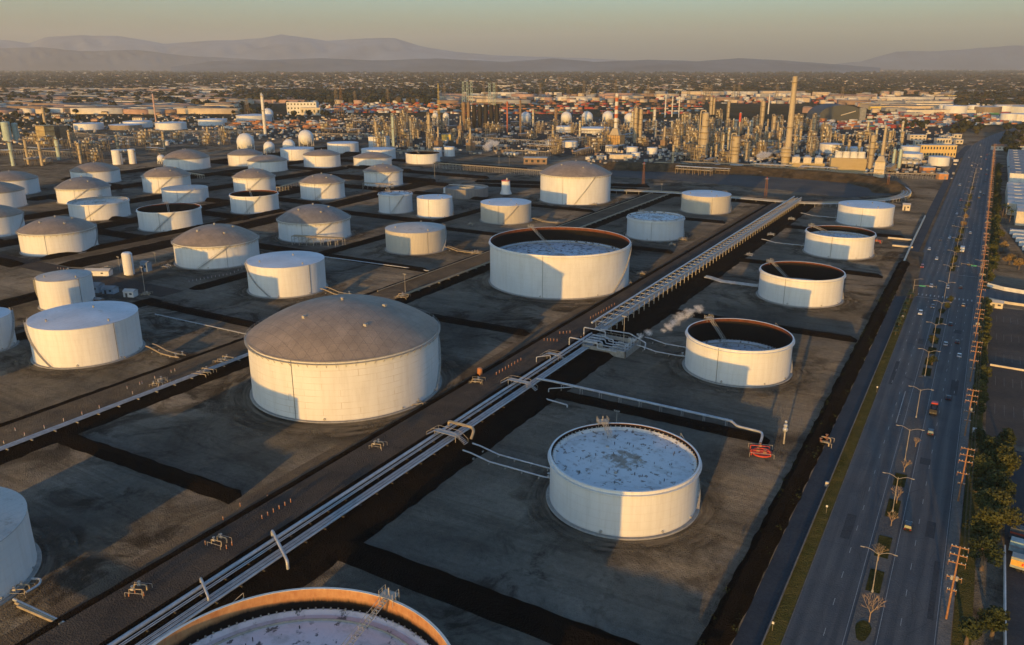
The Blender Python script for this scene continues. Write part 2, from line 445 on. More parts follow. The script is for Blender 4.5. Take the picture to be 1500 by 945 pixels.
# pipeway: access road, pipe bed and the black oiled bank that falls to the tank basins
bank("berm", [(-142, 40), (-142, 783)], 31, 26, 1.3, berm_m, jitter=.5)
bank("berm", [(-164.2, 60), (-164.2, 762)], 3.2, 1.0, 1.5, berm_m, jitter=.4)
rect("site_road", -162.5, -149, 40, 775, 1.43, asphalt_site)
rect("site_road_shoulder", -172, -164.8, 50, 760, .012, strip_dirt)
# second strip, between the two middle rows of tanks
bank("berm", [(-270, 60), (-270, 300), (-271, 770)], 32, 20, 1.3, berm_m, jitter=.5)
rect("site_track", -279.5, -261.5, 60, 768, 1.43, strip_dirt)
# third and further strips
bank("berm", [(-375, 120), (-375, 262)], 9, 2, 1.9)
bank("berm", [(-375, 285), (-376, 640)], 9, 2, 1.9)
bank("berm", [(-490, 282), (-492, 365), (-504, 520), (-518, 700)], 20, 4, 2.8)  # strips of the left field raised so their shadows darken the ground
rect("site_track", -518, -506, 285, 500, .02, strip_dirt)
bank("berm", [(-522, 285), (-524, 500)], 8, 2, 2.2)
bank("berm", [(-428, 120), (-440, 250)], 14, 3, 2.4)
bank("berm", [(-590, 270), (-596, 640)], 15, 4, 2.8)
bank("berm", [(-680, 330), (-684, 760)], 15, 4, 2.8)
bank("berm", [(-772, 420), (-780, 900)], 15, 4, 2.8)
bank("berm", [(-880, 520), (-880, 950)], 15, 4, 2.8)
# cross berms, row by row
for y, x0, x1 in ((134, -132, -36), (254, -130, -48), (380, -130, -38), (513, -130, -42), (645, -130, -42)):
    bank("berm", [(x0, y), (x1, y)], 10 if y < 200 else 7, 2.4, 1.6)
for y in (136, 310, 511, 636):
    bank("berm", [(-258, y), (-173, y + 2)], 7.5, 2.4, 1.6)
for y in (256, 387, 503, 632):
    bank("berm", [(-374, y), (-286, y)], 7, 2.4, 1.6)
for y in (385, 518, 640):
    bank("berm", [(-488, y), (-376, y)], 10, 3, 2.2)
for y in (268, 360, 455, 540, 640, 720):  # more and taller cross berms, added to throw shade over the left field
    bank("berm", [(-590, y), (-518, y)], 11, 3, 2.6)
for y in (300, 400, 505, 600, 690, 780):
    bank("berm", [(-680, y), (-596, y)], 11, 3, 2.6)
    bank("berm", [(-772, y + 40), (-684, y + 40)], 11, 3, 2.6)
    bank("berm", [(-876, y + 120), (-780, y + 120)], 11, 3, 2.6)
for y in (700, 770, 860): bank("berm", [(-690, y), (-480, y)], 11, 3, 2.6)
# diagonal site road in the left field
rect("site_road", -600, -378, 266, 281, .03, asphalt_site)
for y in (770, 800): bank("berm", [(-480, y - 60), (-300, y)], 10, 3, 2.4)
# ditch and fence side of the avenue
bank("berm", [(-34.8, 60), (-34.8, 560)], 6.5, 2.2, 2.0, berm_m, jitter=.35)
rect("service_road", -31.5, -26, 40, 800, .016, asphalt_serv)
bank("verge", [(-24.1, 40), (-24.1, 470)], 3.6, 3.3, .15, grass_m, jitter=0, mtop=grass_m)
rect("refinery_yard", -1250, -46, 1042, 1900, .012, strip_mat("refinery_yard_paving", (.035, .034, .032), (.075, .068, .058), .1, .03, .5))
# ------------------------------------------------------------------ mountains and haze
def ridge(name, prof, dist, zb=-10, depth=6000, m=None, rough=.5):
    """mountain range: prof = (pixel x, pixel y of the crest); built at `dist` metres as real relief"""
    xs = [p[0] for p in prof]; out = []; n = 220
    for i in range(n + 1):
        px = xs[0] + (xs[-1] - xs[0]) * i / n
        py = np.interp(px, xs, [p[1] for p in prof])
        py += rough * (math.sin(px * .05) * .5 + math.sin(px * .13 + 1) * .35 + math.sin(px * .31 + 2) * .15)
        F = 1170.0
        az = math.atan((px - 750) / (F / math.cos(PITCH)))
        th = PITCH - math.atan((472.5 - py) / F)
        h = CAM_H - dist * math.tan(th)
        out.append((az, max(h, 5)))
    rows = 14; vs = []; rr = np.random.default_rng(5)
    for j in range(rows + 1):
        t = j / rows; sc = math.sin(min(1, t * 1.25) * math.pi / 2) if t < .8 else 1 - (t - .8) * 1.2
        for i, (az, h) in enumerate(out):
            d = (dist - depth * (1 - t)) / math.cos(az); q = az - YAW
            fold = 1 + (.16 * math.sin(i * .33 + 2 * math.sin(j * .6)) + .12 * math.sin(i * .8 + j)) * (1 - abs(2 * t - .8)) * (t < .78)
            z = max(zb, h * sc * min(1.0, fold) if t < .78 else h * sc)
            if j == 0: z = zb
            vs.append((d * math.sin(q), d * math.cos(q), z))
    N = n + 1
    fs = [(j * N + i, j * N + i + 1, (j + 1) * N + i + 1, (j + 1) * N + i) for j in range(rows) for i in range(n)]
    return struct(MB().add(vs, fs).build(name, m, smooth=60))
hill_m = simple("mountain_scrub", (.18, .185, .185), .95, 0, .4, .0006, kind="World", spec=.05)
hazed_rock_m = simple("mountain_hazed_rock", (.30, .31, .315), .95, 0, .35, .0006, kind="World", spec=.05)  # rock colour lightened for the paleness of distance haze
ridge("mountains", [(-300, 66), (-150, 60), (0, 60), (20, 61), (48, 65), (75, 57), (125, 54), (180, 55), (245, 66), (300, 62), (350, 61), (385, 58), (415, 53), (440, 56), (480, 62), (540, 58), (580, 58), (615, 69), (660, 76), (720, 82), (800, 84), (900, 88), (1000, 92)], 34000, m=hazed_rock_m, depth=8000)
ridge("mountains", [(-300, 78), (0, 72), (60, 70), (120, 76), (200, 74), (270, 82), (380, 88), (420, 90)], 26000, m=hill_m, depth=5000)
ridge("hills", [(250, 98), (310, 90), (400, 88), (470, 86), (560, 89), (640, 86), (740, 91), (810, 86), (870, 91), (950, 88), (1020, 90), (1080, 86), (1150, 89), (1230, 95), (1290, 99)], 19000, m=hill_m, depth=3500, rough=.3)
ridge("hills", [(1200, 97), (1260, 90), (1310, 76), (1370, 76), (1430, 71), (1480, 68), (1560, 69), (1700, 72), (1900, 78)], 33000, m=hill_m, depth=5000, rough=.6)

def haze_box():
    b = NB("haze_air"); b.t.nodes.remove(b.p)
    v = b.n("ShaderNodeVolumePrincipled"); v.inputs["Color"].default_value = (1.0, .94, .84, 1)
    v.inputs["Density"].default_value = HAZE_D; v.inputs["Anisotropy"].default_value = 0.0
    b.l(v.outputs[0], b.o.inputs["Volume"]); b.mat.cycles.homogeneous_volume = True
    b.mat.volume_intersection_method = 'FAST' if hasattr(b.mat, "volume_intersection_method") else None
    m = MB(); m.box((-12000, 24400, 1080), (86000, 51400, 2202))
    o = m.build("haze", b.mat); tag(o, kind="stuff"); return o
HAZE_D = 3.2e-5
haze_box()
# ------------------------------------------------------------------ storage tanks
def stair(r, h, a0, a1, width=.9, n=26):
    """spiral stairway climbing the shell from angle a0 (ground) to a1 (rim)"""
    st, rail = MB(), MB()
    for k in range(n):
        t0, t1 = k / n, (k + 1) / n
        q = [(a0 + (a1 - a0) * t, .2 + (h - .2) * t) for t in (t0, t1)]
        vs = []
        for (aa, zz) in q:
            for rr in (r + .06, r + .06 + width):
                for dz in (0, .22): vs.append((rr * math.cos(aa), rr * math.sin(aa), zz + dz - .22))
        st.add(vs, [(0, 1, 3, 2), (4, 6, 7, 5), (1, 5, 7, 3), (0, 2, 6, 4), (2, 3, 7, 6), (0, 4, 5, 1)])
    pts = [((r + width) * math.cos(a0 + (a1 - a0) * k / n), (r + width) * math.sin(a0 + (a1 - a0) * k / n), 1.2 + (h - .2) * k / n) for k in range(n + 1)]
    rail.tube(pts, .06, 4)
    for p in pts[::2]: rail.tube([(p[0], p[1], p[2] - 1.1), p], .05, 4)
    return st, rail

def apron_mat():
    b = NB("tank_apron_dirt"); co = b.coord("Object"); x, y, z = b.sep(co)
    r = b.math("SQRT", b.math("ADD", b.math("MULTIPLY", x, x), b.math("MULTIPLY", y, y))); ang = b.math("ARCTAN2", y, x)
    n = b.noise(b.comb(b.math("MULTIPLY", r, .55), b.math("MULTIPLY", ang, 1.2), 0.0), 1.0, 6, .65, .4)
    b.l(b.ramp(n, [(.38, (.035, .031, .026)), (.5, (.13, .116, .098)), (.62, (.22, .198, .165))]), b.p.inputs["Base Color"])
    edge = b.ramp(b.math("ADD", b.math("DIVIDE", b.math("SUBTRACT", r, 20.0), 30.0), b.math("MULTIPLY", b.math("SUBTRACT", b.noise(co, .12, 4), .5), .9)), [(.10, .85), (.42, 0.0)])
    b.l(edge, b.p.inputs["Alpha"]); relief(b, b.coord("World"), 1.0); b.p.inputs["Roughness"].default_value = .95; return b.mat
apron_m = apron_mat()

def ring_rail(r, z, n=48, hgt=1.1):
    b = MB(); pts = [(r * math.cos(2 * math.pi * k / n), r * math.sin(2 * math.pi * k / n), z + hgt) for k in range(n + 1)]
    b.tube(pts, .05, 4, caps=False)
    b.tube([(p[0], p[1], p[2] - .5) for p in pts], .04, 4, caps=False)
    for p in pts[:-1]: b.tube([(p[0], p[1], z), p], .05, 4)
    return b

def tank(label, x, y, r, h, kind, apex=None, wall=None, roof=None, seg=96, froof=None, inner=None, stairs=None,
         detail=2, ladder=None, zf=None, group=None, seam=True):
    root = thing("storage_tank", label, "storage tank", (x, y, 0), 0, group)
    wall = wall or tank_white
    # foundation ring
    MB().lathe([(r + 1.1, 0.0), (r + .9, .35), (r - .1, .36)], seg).build("foundation_ring", concrete, root, 30)
    face = math.atan2(-y, -x)                                   # towards the camera side
    if kind in ("dome", "cone", "flat"):
        w = MB().lathe([(r, 0.0), (r, h), (r - .12, h + .02)], seg).build("shell", wall, root, 35)
        if kind == "dome":
            rise = (apex or h + 8) - h; Rr = (r * r + rise * rise) / (2 * rise); th = math.asin(min(1, r / Rr))
            prof = [(Rr * math.sin(th * (1 - k / 10)) + (.25 if k == 0 else 0), h + .05 + Rr * math.cos(th * (1 - k / 10)) - (Rr - rise)) for k in range(10)] + [(0.0, h + .05 + rise)]
            rf = MB().lathe(prof, seg).build("dome_roof", roof or dome_tan, root, 40)
            v = MB().lathe([(.55, h + rise - .1), (.55, h + rise + .9), (.9, h + rise + 1.0), (0, h + rise + 1.4)], 10); v.build("roof_vent", steel_pale, rf, 40)
            if detail > 1:
                hm = MB()
                for k in range(3):
                    t = face + (-.9, .35, 1.3)[k]; rr = r * (.5, .62, .45)[k]
                    zz = h + rise - (Rr - math.sqrt(Rr * Rr - rr * rr))
                    hm = MB(); hm.box((rr * math.cos(t), rr * math.sin(t), zz + .35), (1.3, 1.3, 1.0)); hm.build("roof_hatch", steel_pale, rf)
                cat = ring_rail(r + 1.0, h - .6, max(32, int(r * 1.9)), 1.1); cat.build("guard_rail", steel_pale, root)
                MB().lathe([(r + .02, h - .8), (r + 1.05, h - .75), (r + 1.05, h - .6), (r + .02, h - .6)], seg).build("walkway", steel_pale, root, 30)
                br = MB()
                for k in range(max(32, int(r * 1.9))):
                    t = 2 * math.pi * k / max(32, int(r * 1.9))
                    br.tube([((r + .02) * math.cos(t), (r + .02) * math.sin(t), h - 2.0), ((r + .95) * math.cos(t), (r + .95) * math.sin(t), h - .78)], .09, 4)
                br.build("walkway_brackets", steel_pale, root)
            else:
                ring_rail(r + .1, h - .05, 26, 1.0).build("guard_rail", steel_pale, root)
                MB().lathe([(r + .01, h - .5), (r + .35, h - .45), (r + .35, h - .1), (r + .01, h - .05)], seg).build("rim_angle", steel_pale, root, 30)
        else:
            rise = (apex or h + r * .09) - h if kind == "cone" else .4
            rf = MB().lathe([(r + .12, h - .12), (r + .12, h + .06), (r * .97, h + .10 + rise * .03), (r * .5, h + .1 + rise * .5), (0.0, h + .1 + rise)], seg).build("cone_roof", roof or roof_white, root, 40)
            for k in range(3 if detail > 0 else 1):
                t = face + (.5, -1.2, 2.4)[k]; rr = r * (.86, .7, .3)[k]; zz = h + rise * (1 - rr / r)
                MB().lathe([(.35, zz), (.35, zz + .9), (.6, zz + 1.0), (0, zz + 1.3)], 8, (rr * math.cos(t), rr * math.sin(t))).build("roof_vent", steel_pale, rf, 40)
            if detail > 0:
                b = MB(); n = 7
                for k in range(n + 1):
                    t = (stairs[1] if stairs else face) + (k - n / 2) * .045
                    b.tube([((r - .1) * math.cos(t), (r - .1) * math.sin(t), h), ((r - .1) * math.cos(t), (r - .1) * math.sin(t), h + 1.1)], .05, 4)
                b.tube([((r - .1) * math.cos((stairs[1] if stairs else face) + (k - n / 2) * .045), (r - .1) * math.sin((stairs[1] if stairs else face) + (k - n / 2) * .045), h + 1.1) for k in range(n + 1)], .05, 4)
                b.build("guard_rail", steel_pale, root)
    else:                                                        # open top with a floating roof
        zf = zf if zf is not None else h * .6
        t = .22
        MB().lathe([(r, 0.0), (r, h - .05)], seg).build("shell", wall, root, 35)
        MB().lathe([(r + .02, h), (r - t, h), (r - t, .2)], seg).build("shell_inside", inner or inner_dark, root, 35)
        MB().lathe([(r + .01, h - 1.15), (r + .75, h - 1.1), (r + .75, h - .98), (r + .01, h - .98)], seg).build("wind_girder", wall, root, 30)
        MB().lathe([(r + .005, h - .35), (r + .28, h - .3), (r + .28, h + .06), (r - t - .05, h + .06), (r - t - .05, h - .02)], seg).build("top_rim", wall if wall is not tank_rusty else tank_rusty, root, 30)
        fr = MB().lathe([(r - t - .15, zf - .5), (r - t - .35, zf + .75), (r - t - .6, zf + .78), (r - 1.6, zf + .05), (r * .55, zf - .02), (0, zf + .12)], seg).build("floating_roof", froof or float_blue, root, 40)
        b = MB()
        if detail > 0:
            if (froof or float_blue) is not float_blue or zf < 11: MB().lathe([(r - 3.4, zf + .0), (r - 3.4, zf + .55), (r - 3.25, zf + .55), (r - 3.25, zf + .0)], seg).build("foam_dam", steel_pale, fr, 30)
            nl = int(r * 1.5)
            for k in range(nl):
                tt = 2 * math.pi * k / nl + random.uniform(-.15, .25); rr = (r - 5) * math.sqrt(random.uniform(.03, 1))
                b = MB(); b.tube([(rr * math.cos(tt), rr * math.sin(tt), zf - .1), (rr * math.cos(tt), rr * math.sin(tt), zf + random.uniform(.5, .95))], random.uniform(.08, .14), 5)
                if k < 60: b.build("roof_leg", steel_dark, fr)
            sv = MB(); ns = int(r * 4)
            for k in range(ns):
                tt = 2 * math.pi * k / ns
                sv.box(((r - .75) * math.cos(tt), (r - .75) * math.sin(tt), zf + .95), (.3, .3, .45), tt)
            sv.build("seal", steel_pale, fr)
            for (dx, dy) in ((.2, .1), (-.35, .25), (.05, -.4)):
                MB().lathe([(.5, zf - .1), (.5, zf + .3), (0, zf + .4)], 10, (dx * r, dy * r)).build("roof_manhole", steel_pale, fr, 40)
        # gauger's platform and rolling ladder
        la = ladder if ladder is not None else face
        L = thing("rolling_ladder", None, None); L.parent = root
        cx, cy = (r - .2) * math.cos(la), (r - .2) * math.sin(la)
        ex, ey = cx * (.18 if h - zf > 4 else .62), cy * (.18 if h - zf > 4 else .62)
        drop = math.hypot(cx - ex, cy - ey)
        tx, ty = -math.sin(la), math.cos(la)
        lad = MB()
        for s in (-.55, .55):
            lad.tube([(cx + tx * s, cy + ty * s, h + .6), (ex + tx * s, ey + ty * s, zf + .9)], .11, 4)
            lad.tube([(cx + tx * s, cy + ty * s, h + 1.7), (ex + tx * s, ey + ty * s, zf + 2.0)], .07, 4)
        nr = int(drop / .7)
        for k in range(nr + 1):
            q = k / nr; px, py, pz = cx + (ex - cx) * q, cy + (ey - cy) * q, h + .6 + (zf + .3 - h) * q
            lad.box((px, py, pz), (.25, 1.1, .06), la)
            if k % 3 == 0:
                for s in (-.55, .55): lad.tube([(px + tx * s, py + ty * s, pz), (px + tx * s, py + ty * s, pz + 1.1)], .05, 4)
        lad.build("ladder", steel_pale, L)
        px, py = (r + .3) * math.cos(la), (r + .3) * math.sin(la)
        pf = MB(); pf.box((px, py, h + .75), (2.4, 3.4, .12), la)
        for sx in (-1.1, 0, 1.1):
            for sy in (-1.6, 1.6):
                qx, qy = px + sx * math.cos(la) - sy * math.sin(la), py + sx * math.sin(la) + sy * math.cos(la)
                pf.tube([(qx, qy, h - .9), (qx, qy, h + 1.9)], .07, 4)
        for sy in (-1.6, 1.6):
            for zz in (1.3, 1.9):
                pf.tube([(px - 1.1 * math.cos(la) - sy * math.sin(la), py - 1.1 * math.sin(la) + sy * math.cos(la), h + zz), (px + 1.1 * math.cos(la) - sy * math.sin(la), py + 1.1 * math.sin(la) + sy * math.cos(la), h + zz)], .06, 4)
        pf.build("gauge_platform", steel_pale, root)
        gp = MB(); gp.tube([(px, py, 1), (px, py, h + 2.4)], .16, 6); gp.build("gauge_pipe", steel_pale, root)
    if stairs:
        st, rl = stair(r, h, stairs[0], stairs[1])
        so_ = st.build("stairway", steel, root); rl.build("handrail", steel_pale, so_)
    if seam:                                                     # vertical down-pipe / gauge cable
        t = face + (seam if not isinstance(seam, bool) else -.35)
        MB().tube([((r + .14) * math.cos(t), (r + .14) * math.sin(t), .4), ((r + .14) * math.cos(t), (r + .14) * math.sin(t), h)], .09, 5).build("down_pipe", steel_dark, root)
    if detail > 0:                                               # manways and nozzles at the foot
        for k in range(3):
            t = face + (-.25, .55, 1.1)[k]; cr, sr = math.cos(t), math.sin(t)
            MB().tube([((r - .05) * cr, (r - .05) * sr, 1.1), ((r + .45) * cr, (r + .45) * sr, 1.1)], (.45, .32, .32)[k], 12).build("manway", steel, root, 40)
    return root

W_, C_, G_ = tank_white, tank_cream, tank_grey
def fa(x, y): return math.atan2(-y, -x)
# --- row along the avenue
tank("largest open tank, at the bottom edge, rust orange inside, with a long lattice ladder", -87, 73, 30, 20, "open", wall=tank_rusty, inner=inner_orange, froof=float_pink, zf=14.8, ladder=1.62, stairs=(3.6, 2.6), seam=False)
tank("open white tank in the foreground, brim full with a blue stained floating roof", -76.6, 194.9, 21.2, 14.0, "open", zf=12.3, ladder=2.28, stairs=(.2, 1.1), seam=False)
tank("open white tank with rust rim beside the steam plume", -76.7, 317.5, 21.2, 15.0, "open", zf=4.6, ladder=2.48, stairs=(.2, 1.1))
tank("open white tank with deep black inside, just behind the one by the steam", -76.8, 443.8, 21.7, 14.7, "open", zf=4.2, ladder=2.66, stairs=(.2, 1.1))
tank("open white tank with pale rolling ladder, before the flat white one", -76.9, 570.0, 21.8, 14.4, "open", zf=9.8, ladder=2.76, stairs=(.2, 1.1), seam=-.2)
tank("smooth white cone roofed tank, last of the avenue row at the curved pipes", -77.0, 695.9, 20.9, 14.8, "cone", detail=1, apex=15.3, stairs=(.2, 1.1), seam=-.1)
# --- row left of the pipeway
tank("huge white tank under a tan dome with grimy seams, largest dome in the foreground", -205.3, 222.0, 36.2, 22.6, "dome", apex=34.6, wall=tank_white_patch, roof=dome_tan, detail=3, seg=128, stairs=(.3, 1.0), seam=-.55)
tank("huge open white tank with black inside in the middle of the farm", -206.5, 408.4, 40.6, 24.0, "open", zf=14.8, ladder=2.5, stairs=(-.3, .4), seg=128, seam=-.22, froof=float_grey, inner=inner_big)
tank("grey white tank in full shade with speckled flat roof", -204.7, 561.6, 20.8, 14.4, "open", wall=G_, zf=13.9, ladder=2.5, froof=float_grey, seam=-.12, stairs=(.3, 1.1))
tank("beige tank with flat pale roof beside the far pipe crossing", -205.5, 687.8, 21.0, 14.8, "cone", wall=C_, apex=15.6, detail=1, stairs=(.2, 1.0), seam=.25)
tank("white tank beyond the left edge of the frame", -343, 68, 21, 14.8, "cone", apex=16, detail=0, seam=False)
# --- second row
tank("white tank with flat pale cone roof, closest whole tank at the left", -329.9, 193.4, 21.7, 16.8, "cone", apex=18.6, detail=2, stairs=(-1.25, -2.1), seam=.5, wall=tank_paint("tank_white_paint_rust_runs", (.80, .78, .745), rust=.25))
tank("white tank with pale shallow roof directly behind the huge tan dome", -331.9, 315.1, 21.3, 16.8, "cone", apex=17.9, detail=2, stairs=(-1.2, -2.2), seam=.6)
tank("beige ribbed tank with a shallow tan cone roof", -332.0, 436.0, 20.5, 14.6, "cone", wall=C_, roof=roof_dirty, apex=18.4, detail=1, stairs=(.1, .9), seam=.4)
tank("beige white tank with flat pale roof left of the huge open tank", -333.4, 560.7, 20.7, 14.8, "cone", wall=C_, apex=15.6, detail=1, stairs=(-1.2, -.55), seam=-.3)
tank("tall white tank with brown dome standing behind the huge open tank", -330.6, 684.3, 33.0, 25.4, "dome", apex=36.0, detail=2, stairs=(-1.15, -.55), seam=-.35)
tank("narrow white tank with dirty cone roof between the two bigger tanks at the left", -409.0, 232.7, 13.2, 15.6, "cone", roof=roof_dirty, apex=18.5, detail=2, stairs=(-2.6, -1.9), seam=.5)
tank("white tank cut by the left edge, level with the nearest flat roofed one", -377.0, 172.4, 13.5, 14.6, "cone", apex=16, detail=1, stairs=(.3, 1.2))
tank("pale tank cut by the lower left corner with streaked grey roof", -205.5, 72.2, 22.0, 14.6, "cone", apex=15.6, roof=roof_dirty, detail=1, stairs=(1.4, 2.2))
# --- third row
tank("white domed tank with tan roof in front of the lone white silo", -422.2, 342.7, 26.0, 14.3, "dome", apex=23.2, detail=3, stairs=(-1.2, -.4), roof=dome_tan, seam=.2)
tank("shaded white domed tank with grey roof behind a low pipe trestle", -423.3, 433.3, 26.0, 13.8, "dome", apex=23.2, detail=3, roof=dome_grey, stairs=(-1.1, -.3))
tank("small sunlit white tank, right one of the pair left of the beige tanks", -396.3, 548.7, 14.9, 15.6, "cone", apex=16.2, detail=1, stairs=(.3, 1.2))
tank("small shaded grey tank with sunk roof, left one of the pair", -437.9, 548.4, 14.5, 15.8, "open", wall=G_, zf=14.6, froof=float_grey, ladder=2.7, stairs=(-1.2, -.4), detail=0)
# --- fourth row
tank("wide white domed tank with tan roof, at the left with a narrow shaded foot", -543.1, 310.3, 23.6, 14.7, "dome", apex=22.2, detail=2, stairs=(.4, 1.2))
tank("open white tank with black inside behind the domed ones at the left", -547.5, 403.4, 23.3, 14.7, "open", zf=4, ladder=2.55, stairs=(-1.2, -.5), detail=1)
tank("open white tank with thin black mouth, behind the white tank with the rust edged roof", -546.9, 489.3, 20.2, 14.9, "open", zf=5, ladder=2.6, stairs=(-1.2, -.5), detail=1)
tank("white tank with brown dome and lit right half near the centre left", -548.0, 575.5, 20.8, 15.5, "dome", apex=22.3, detail=2, stairs=(-1.2, -.4))
tank("white domed tank with double walkway bands behind a low steel trestle", -553.4, 674.4, 20.4, 15.2, "dome", apex=21.4, detail=2, stairs=(-1.2, -.4))
# --- fifth row
tank("white tank at the left edge, domed and half cut off, nearest of the edge three", -640.2, 317.0, 21.5, 14.6, "dome", apex=21.5, detail=1, stairs=(.2, 1.0))
tank("white tank with rust tinged sunk roof left of the open black one", -637.5, 403.0, 23.1, 13.1, "open", zf=11.9, ladder=2.5, froof=float_roof_mat("floating_roof_rusty", (.46, .42, .37), (.20, .12, .07), .8), stairs=(-1.2, -.4), detail=1)
tank("low white tank with flat grey roof between two domed tanks", -645.6, 495.2, 20.5, 11.8, "cone", apex=12.8, detail=1, stairs=(-1.2, -.4), roof=roof_dirty)
tank("white tank with tan dome behind the low flat roofed tank", -639.7, 574.5, 20.5, 14.5, "dome", apex=21.8, detail=2, stairs=(-1.2, -.4))
tank("open white tank with dark mouth beside two small tanks", -639.2, 861.8, 22.5, 12.6, "open", zf=6, ladder=2.6, detail=0)
tank("small pale cylindrical tank right of the far open tank", -653.4, 943.6, 7.5, 12.9, "cone", apex=13.6, detail=0)
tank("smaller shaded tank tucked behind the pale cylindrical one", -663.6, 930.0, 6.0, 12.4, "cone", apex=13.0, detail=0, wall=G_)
# --- sixth row
tank("domed white tank half cut by the left edge, middle of the edge three", -763.7, 386.0, 23.5, 14.6, "dome", apex=22, detail=1)
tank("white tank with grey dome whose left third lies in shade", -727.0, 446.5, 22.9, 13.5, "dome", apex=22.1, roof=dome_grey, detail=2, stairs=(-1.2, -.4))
tank("tall white domed tank behind the low flat roofed one", -716.8, 529.5, 22.8, 15.8, "dome", apex=23.8, detail=2, stairs=(-1.2, -.4))
tank("domed white tank behind the two nested tanks, brown roof with grey top", -752.9, 699.3, 23.0, 12.4, "dome", apex=18.5, detail=1)
tank("white tank with tan dome in front of two flat roofed tanks", -725.7, 765.0, 22.7, 14.9, "dome", apex=20.6, detail=1)
tank("low white tank with tan dome, frontmost of three at the far centre", -678.6, 807.0, 24.0, 10.5, "dome", apex=16.2, detail=1)
tank("plain white flat roofed tank peeking over the low tan dome", -718.4, 867.5, 23.1, 13.6, "cone", apex=14.2, detail=0)
tank("domed white tank half cut by the left edge, farthest of the edge three", -833.6, 438.7, 24.0, 14.6, "dome", apex=21.5, detail=1)
tank("white domed tank in front of the process yard at the left", -837.2, 530.8, 24.3, 13.3, "dome", apex=20.9, detail=1)
tank("shaded white tank with dark grey dome behind the tan domed ones", -822.5, 728.0, 21.7, 13.6, "dome", apex=20, roof=dome_grey, detail=1)
tank("wide white tank with tan dome beside the small sphere", -857.5, 665.4, 27.3, 13.4, "dome", apex=22.6, detail=1)
tank("plain white flat tank left of the tan domed tank at the far centre", -813.0, 810.3, 22.5, 14.4, "cone", apex=15, detail=0)
tank("white flat roofed tank farthest back of the tank farm", -822.5, 912.8, 22.7, 13.6, "cone", apex=14.4, detail=0)
# --- tanks outside the farm
FAR = [("low blue white tank beyond the left process yard", -1568.2, 995.7, 27.5, 12.0, W_), ("rusty brown low tank among white ones at the left", -1512.2, 1038.1, 30.5, 9.0, tank_paint("tank_brown_paint", (.26, .20, .15))),
       ("white low tank behind the rusty brown one", -1538.5, 1085.4, 28.5, 12.0, W_), ("blue white tank before the tree belt, in front of a lattice mast", -1431.2, 1083.8, 29.7, 13.0, W_),
       ("white tank by the row of narrow silver vessels", -1458.6, 1210.4, 30.1, 12.0, W_), ("wide grey tank left of the tall white stack", -1476.3, 1343.6, 40.0, 14.0, G_),
       ("white tank with grey roof behind the cooling units", -198.3, 1264.7, 15.8, 13.0, W_), ("blue shaded tank beside the sunlit one behind the tan shed", -161.1, 1222.8, 11.7, 13.0, G_),
       ("bright white tank near the avenue, left of the yellow building", -85.7, 1176.1, 14.9, 13.0, W_), ("short white tank in front of the yellow office building", -51.3, 1168.2, 12.4, 11.0, W_),
       ("upper white tank with dark roof behind the bright one", -90.6, 1232.2, 11.9, 17.0, W_), ("small white tank left of the silo pair", -595.0, 1142.0, 7.7, 10.0, W_),
       ("small white tank above four tan silos", -566.3, 1149.3, 12.0, 9.0, W_), ("small white tank under the striped stack", -481.8, 1117.5, 9.3, 9.0, W_),
       ("small white tank right of the striped stack", -443.2, 1102.2, 8.0, 10.0, W_), ("small half shaded tank right of the twin tan columns", -418.0, 1116.8, 7.5, 9.0, W_),
       ("tiny white tank in front of the twin tan columns", -420.1, 1059.6, 6.3, 7.0, W_), ("white tank in front of the four spheres", -708.7, 1416.0, 17.6, 11.0, W_),
       ("long low white tank beneath the four spheres", -656.8, 1438.0, 30.0, 9.0, W_), ("small tan tank on the round basin", -423.5, 650, 5.2, 7.0, C_),
       ("low pale tank with a wooden rim in the yard behind the farm", -455.0, 660, 8.5, 5.0, W_)]
for lb, x, y, r, h, w in FAR:
    tank(lb, x, y, r, h, "cone", apex=h + r * .07, detail=0, wall=w, seg=48, seam=False)

for k, (x, y, r) in enumerate(((-76.6, 194.9, 21.2), (-76.7, 317.5, 21.2), (-76.8, 443.8, 21.7), (-76.9, 570, 21.8), (-205.3, 222, 36.2), (-206.5, 408.4, 40.6), (-204.7, 561.6, 20.8), (-329.9, 193.4, 21.7), (-331.9, 315.1, 21.3), (-332, 436, 20.5), (-422.2, 342.7, 26), (-423.3, 433.3, 26), (-205.5, 72.2, 22), (-330.6, 684.3, 33))):
    sc = r / 21.0
    o = struct(MB().lathe([(21.0 + (1.0 / sc), 0), (27, 0), (34, 0), (42, 0)], 64).build("gravel_apron", apron_m)); o.location = (x, y, .010 + .001 * k); o.scale = (sc, sc, 1); o.rotation_euler = (0, 0, k * 1.7)

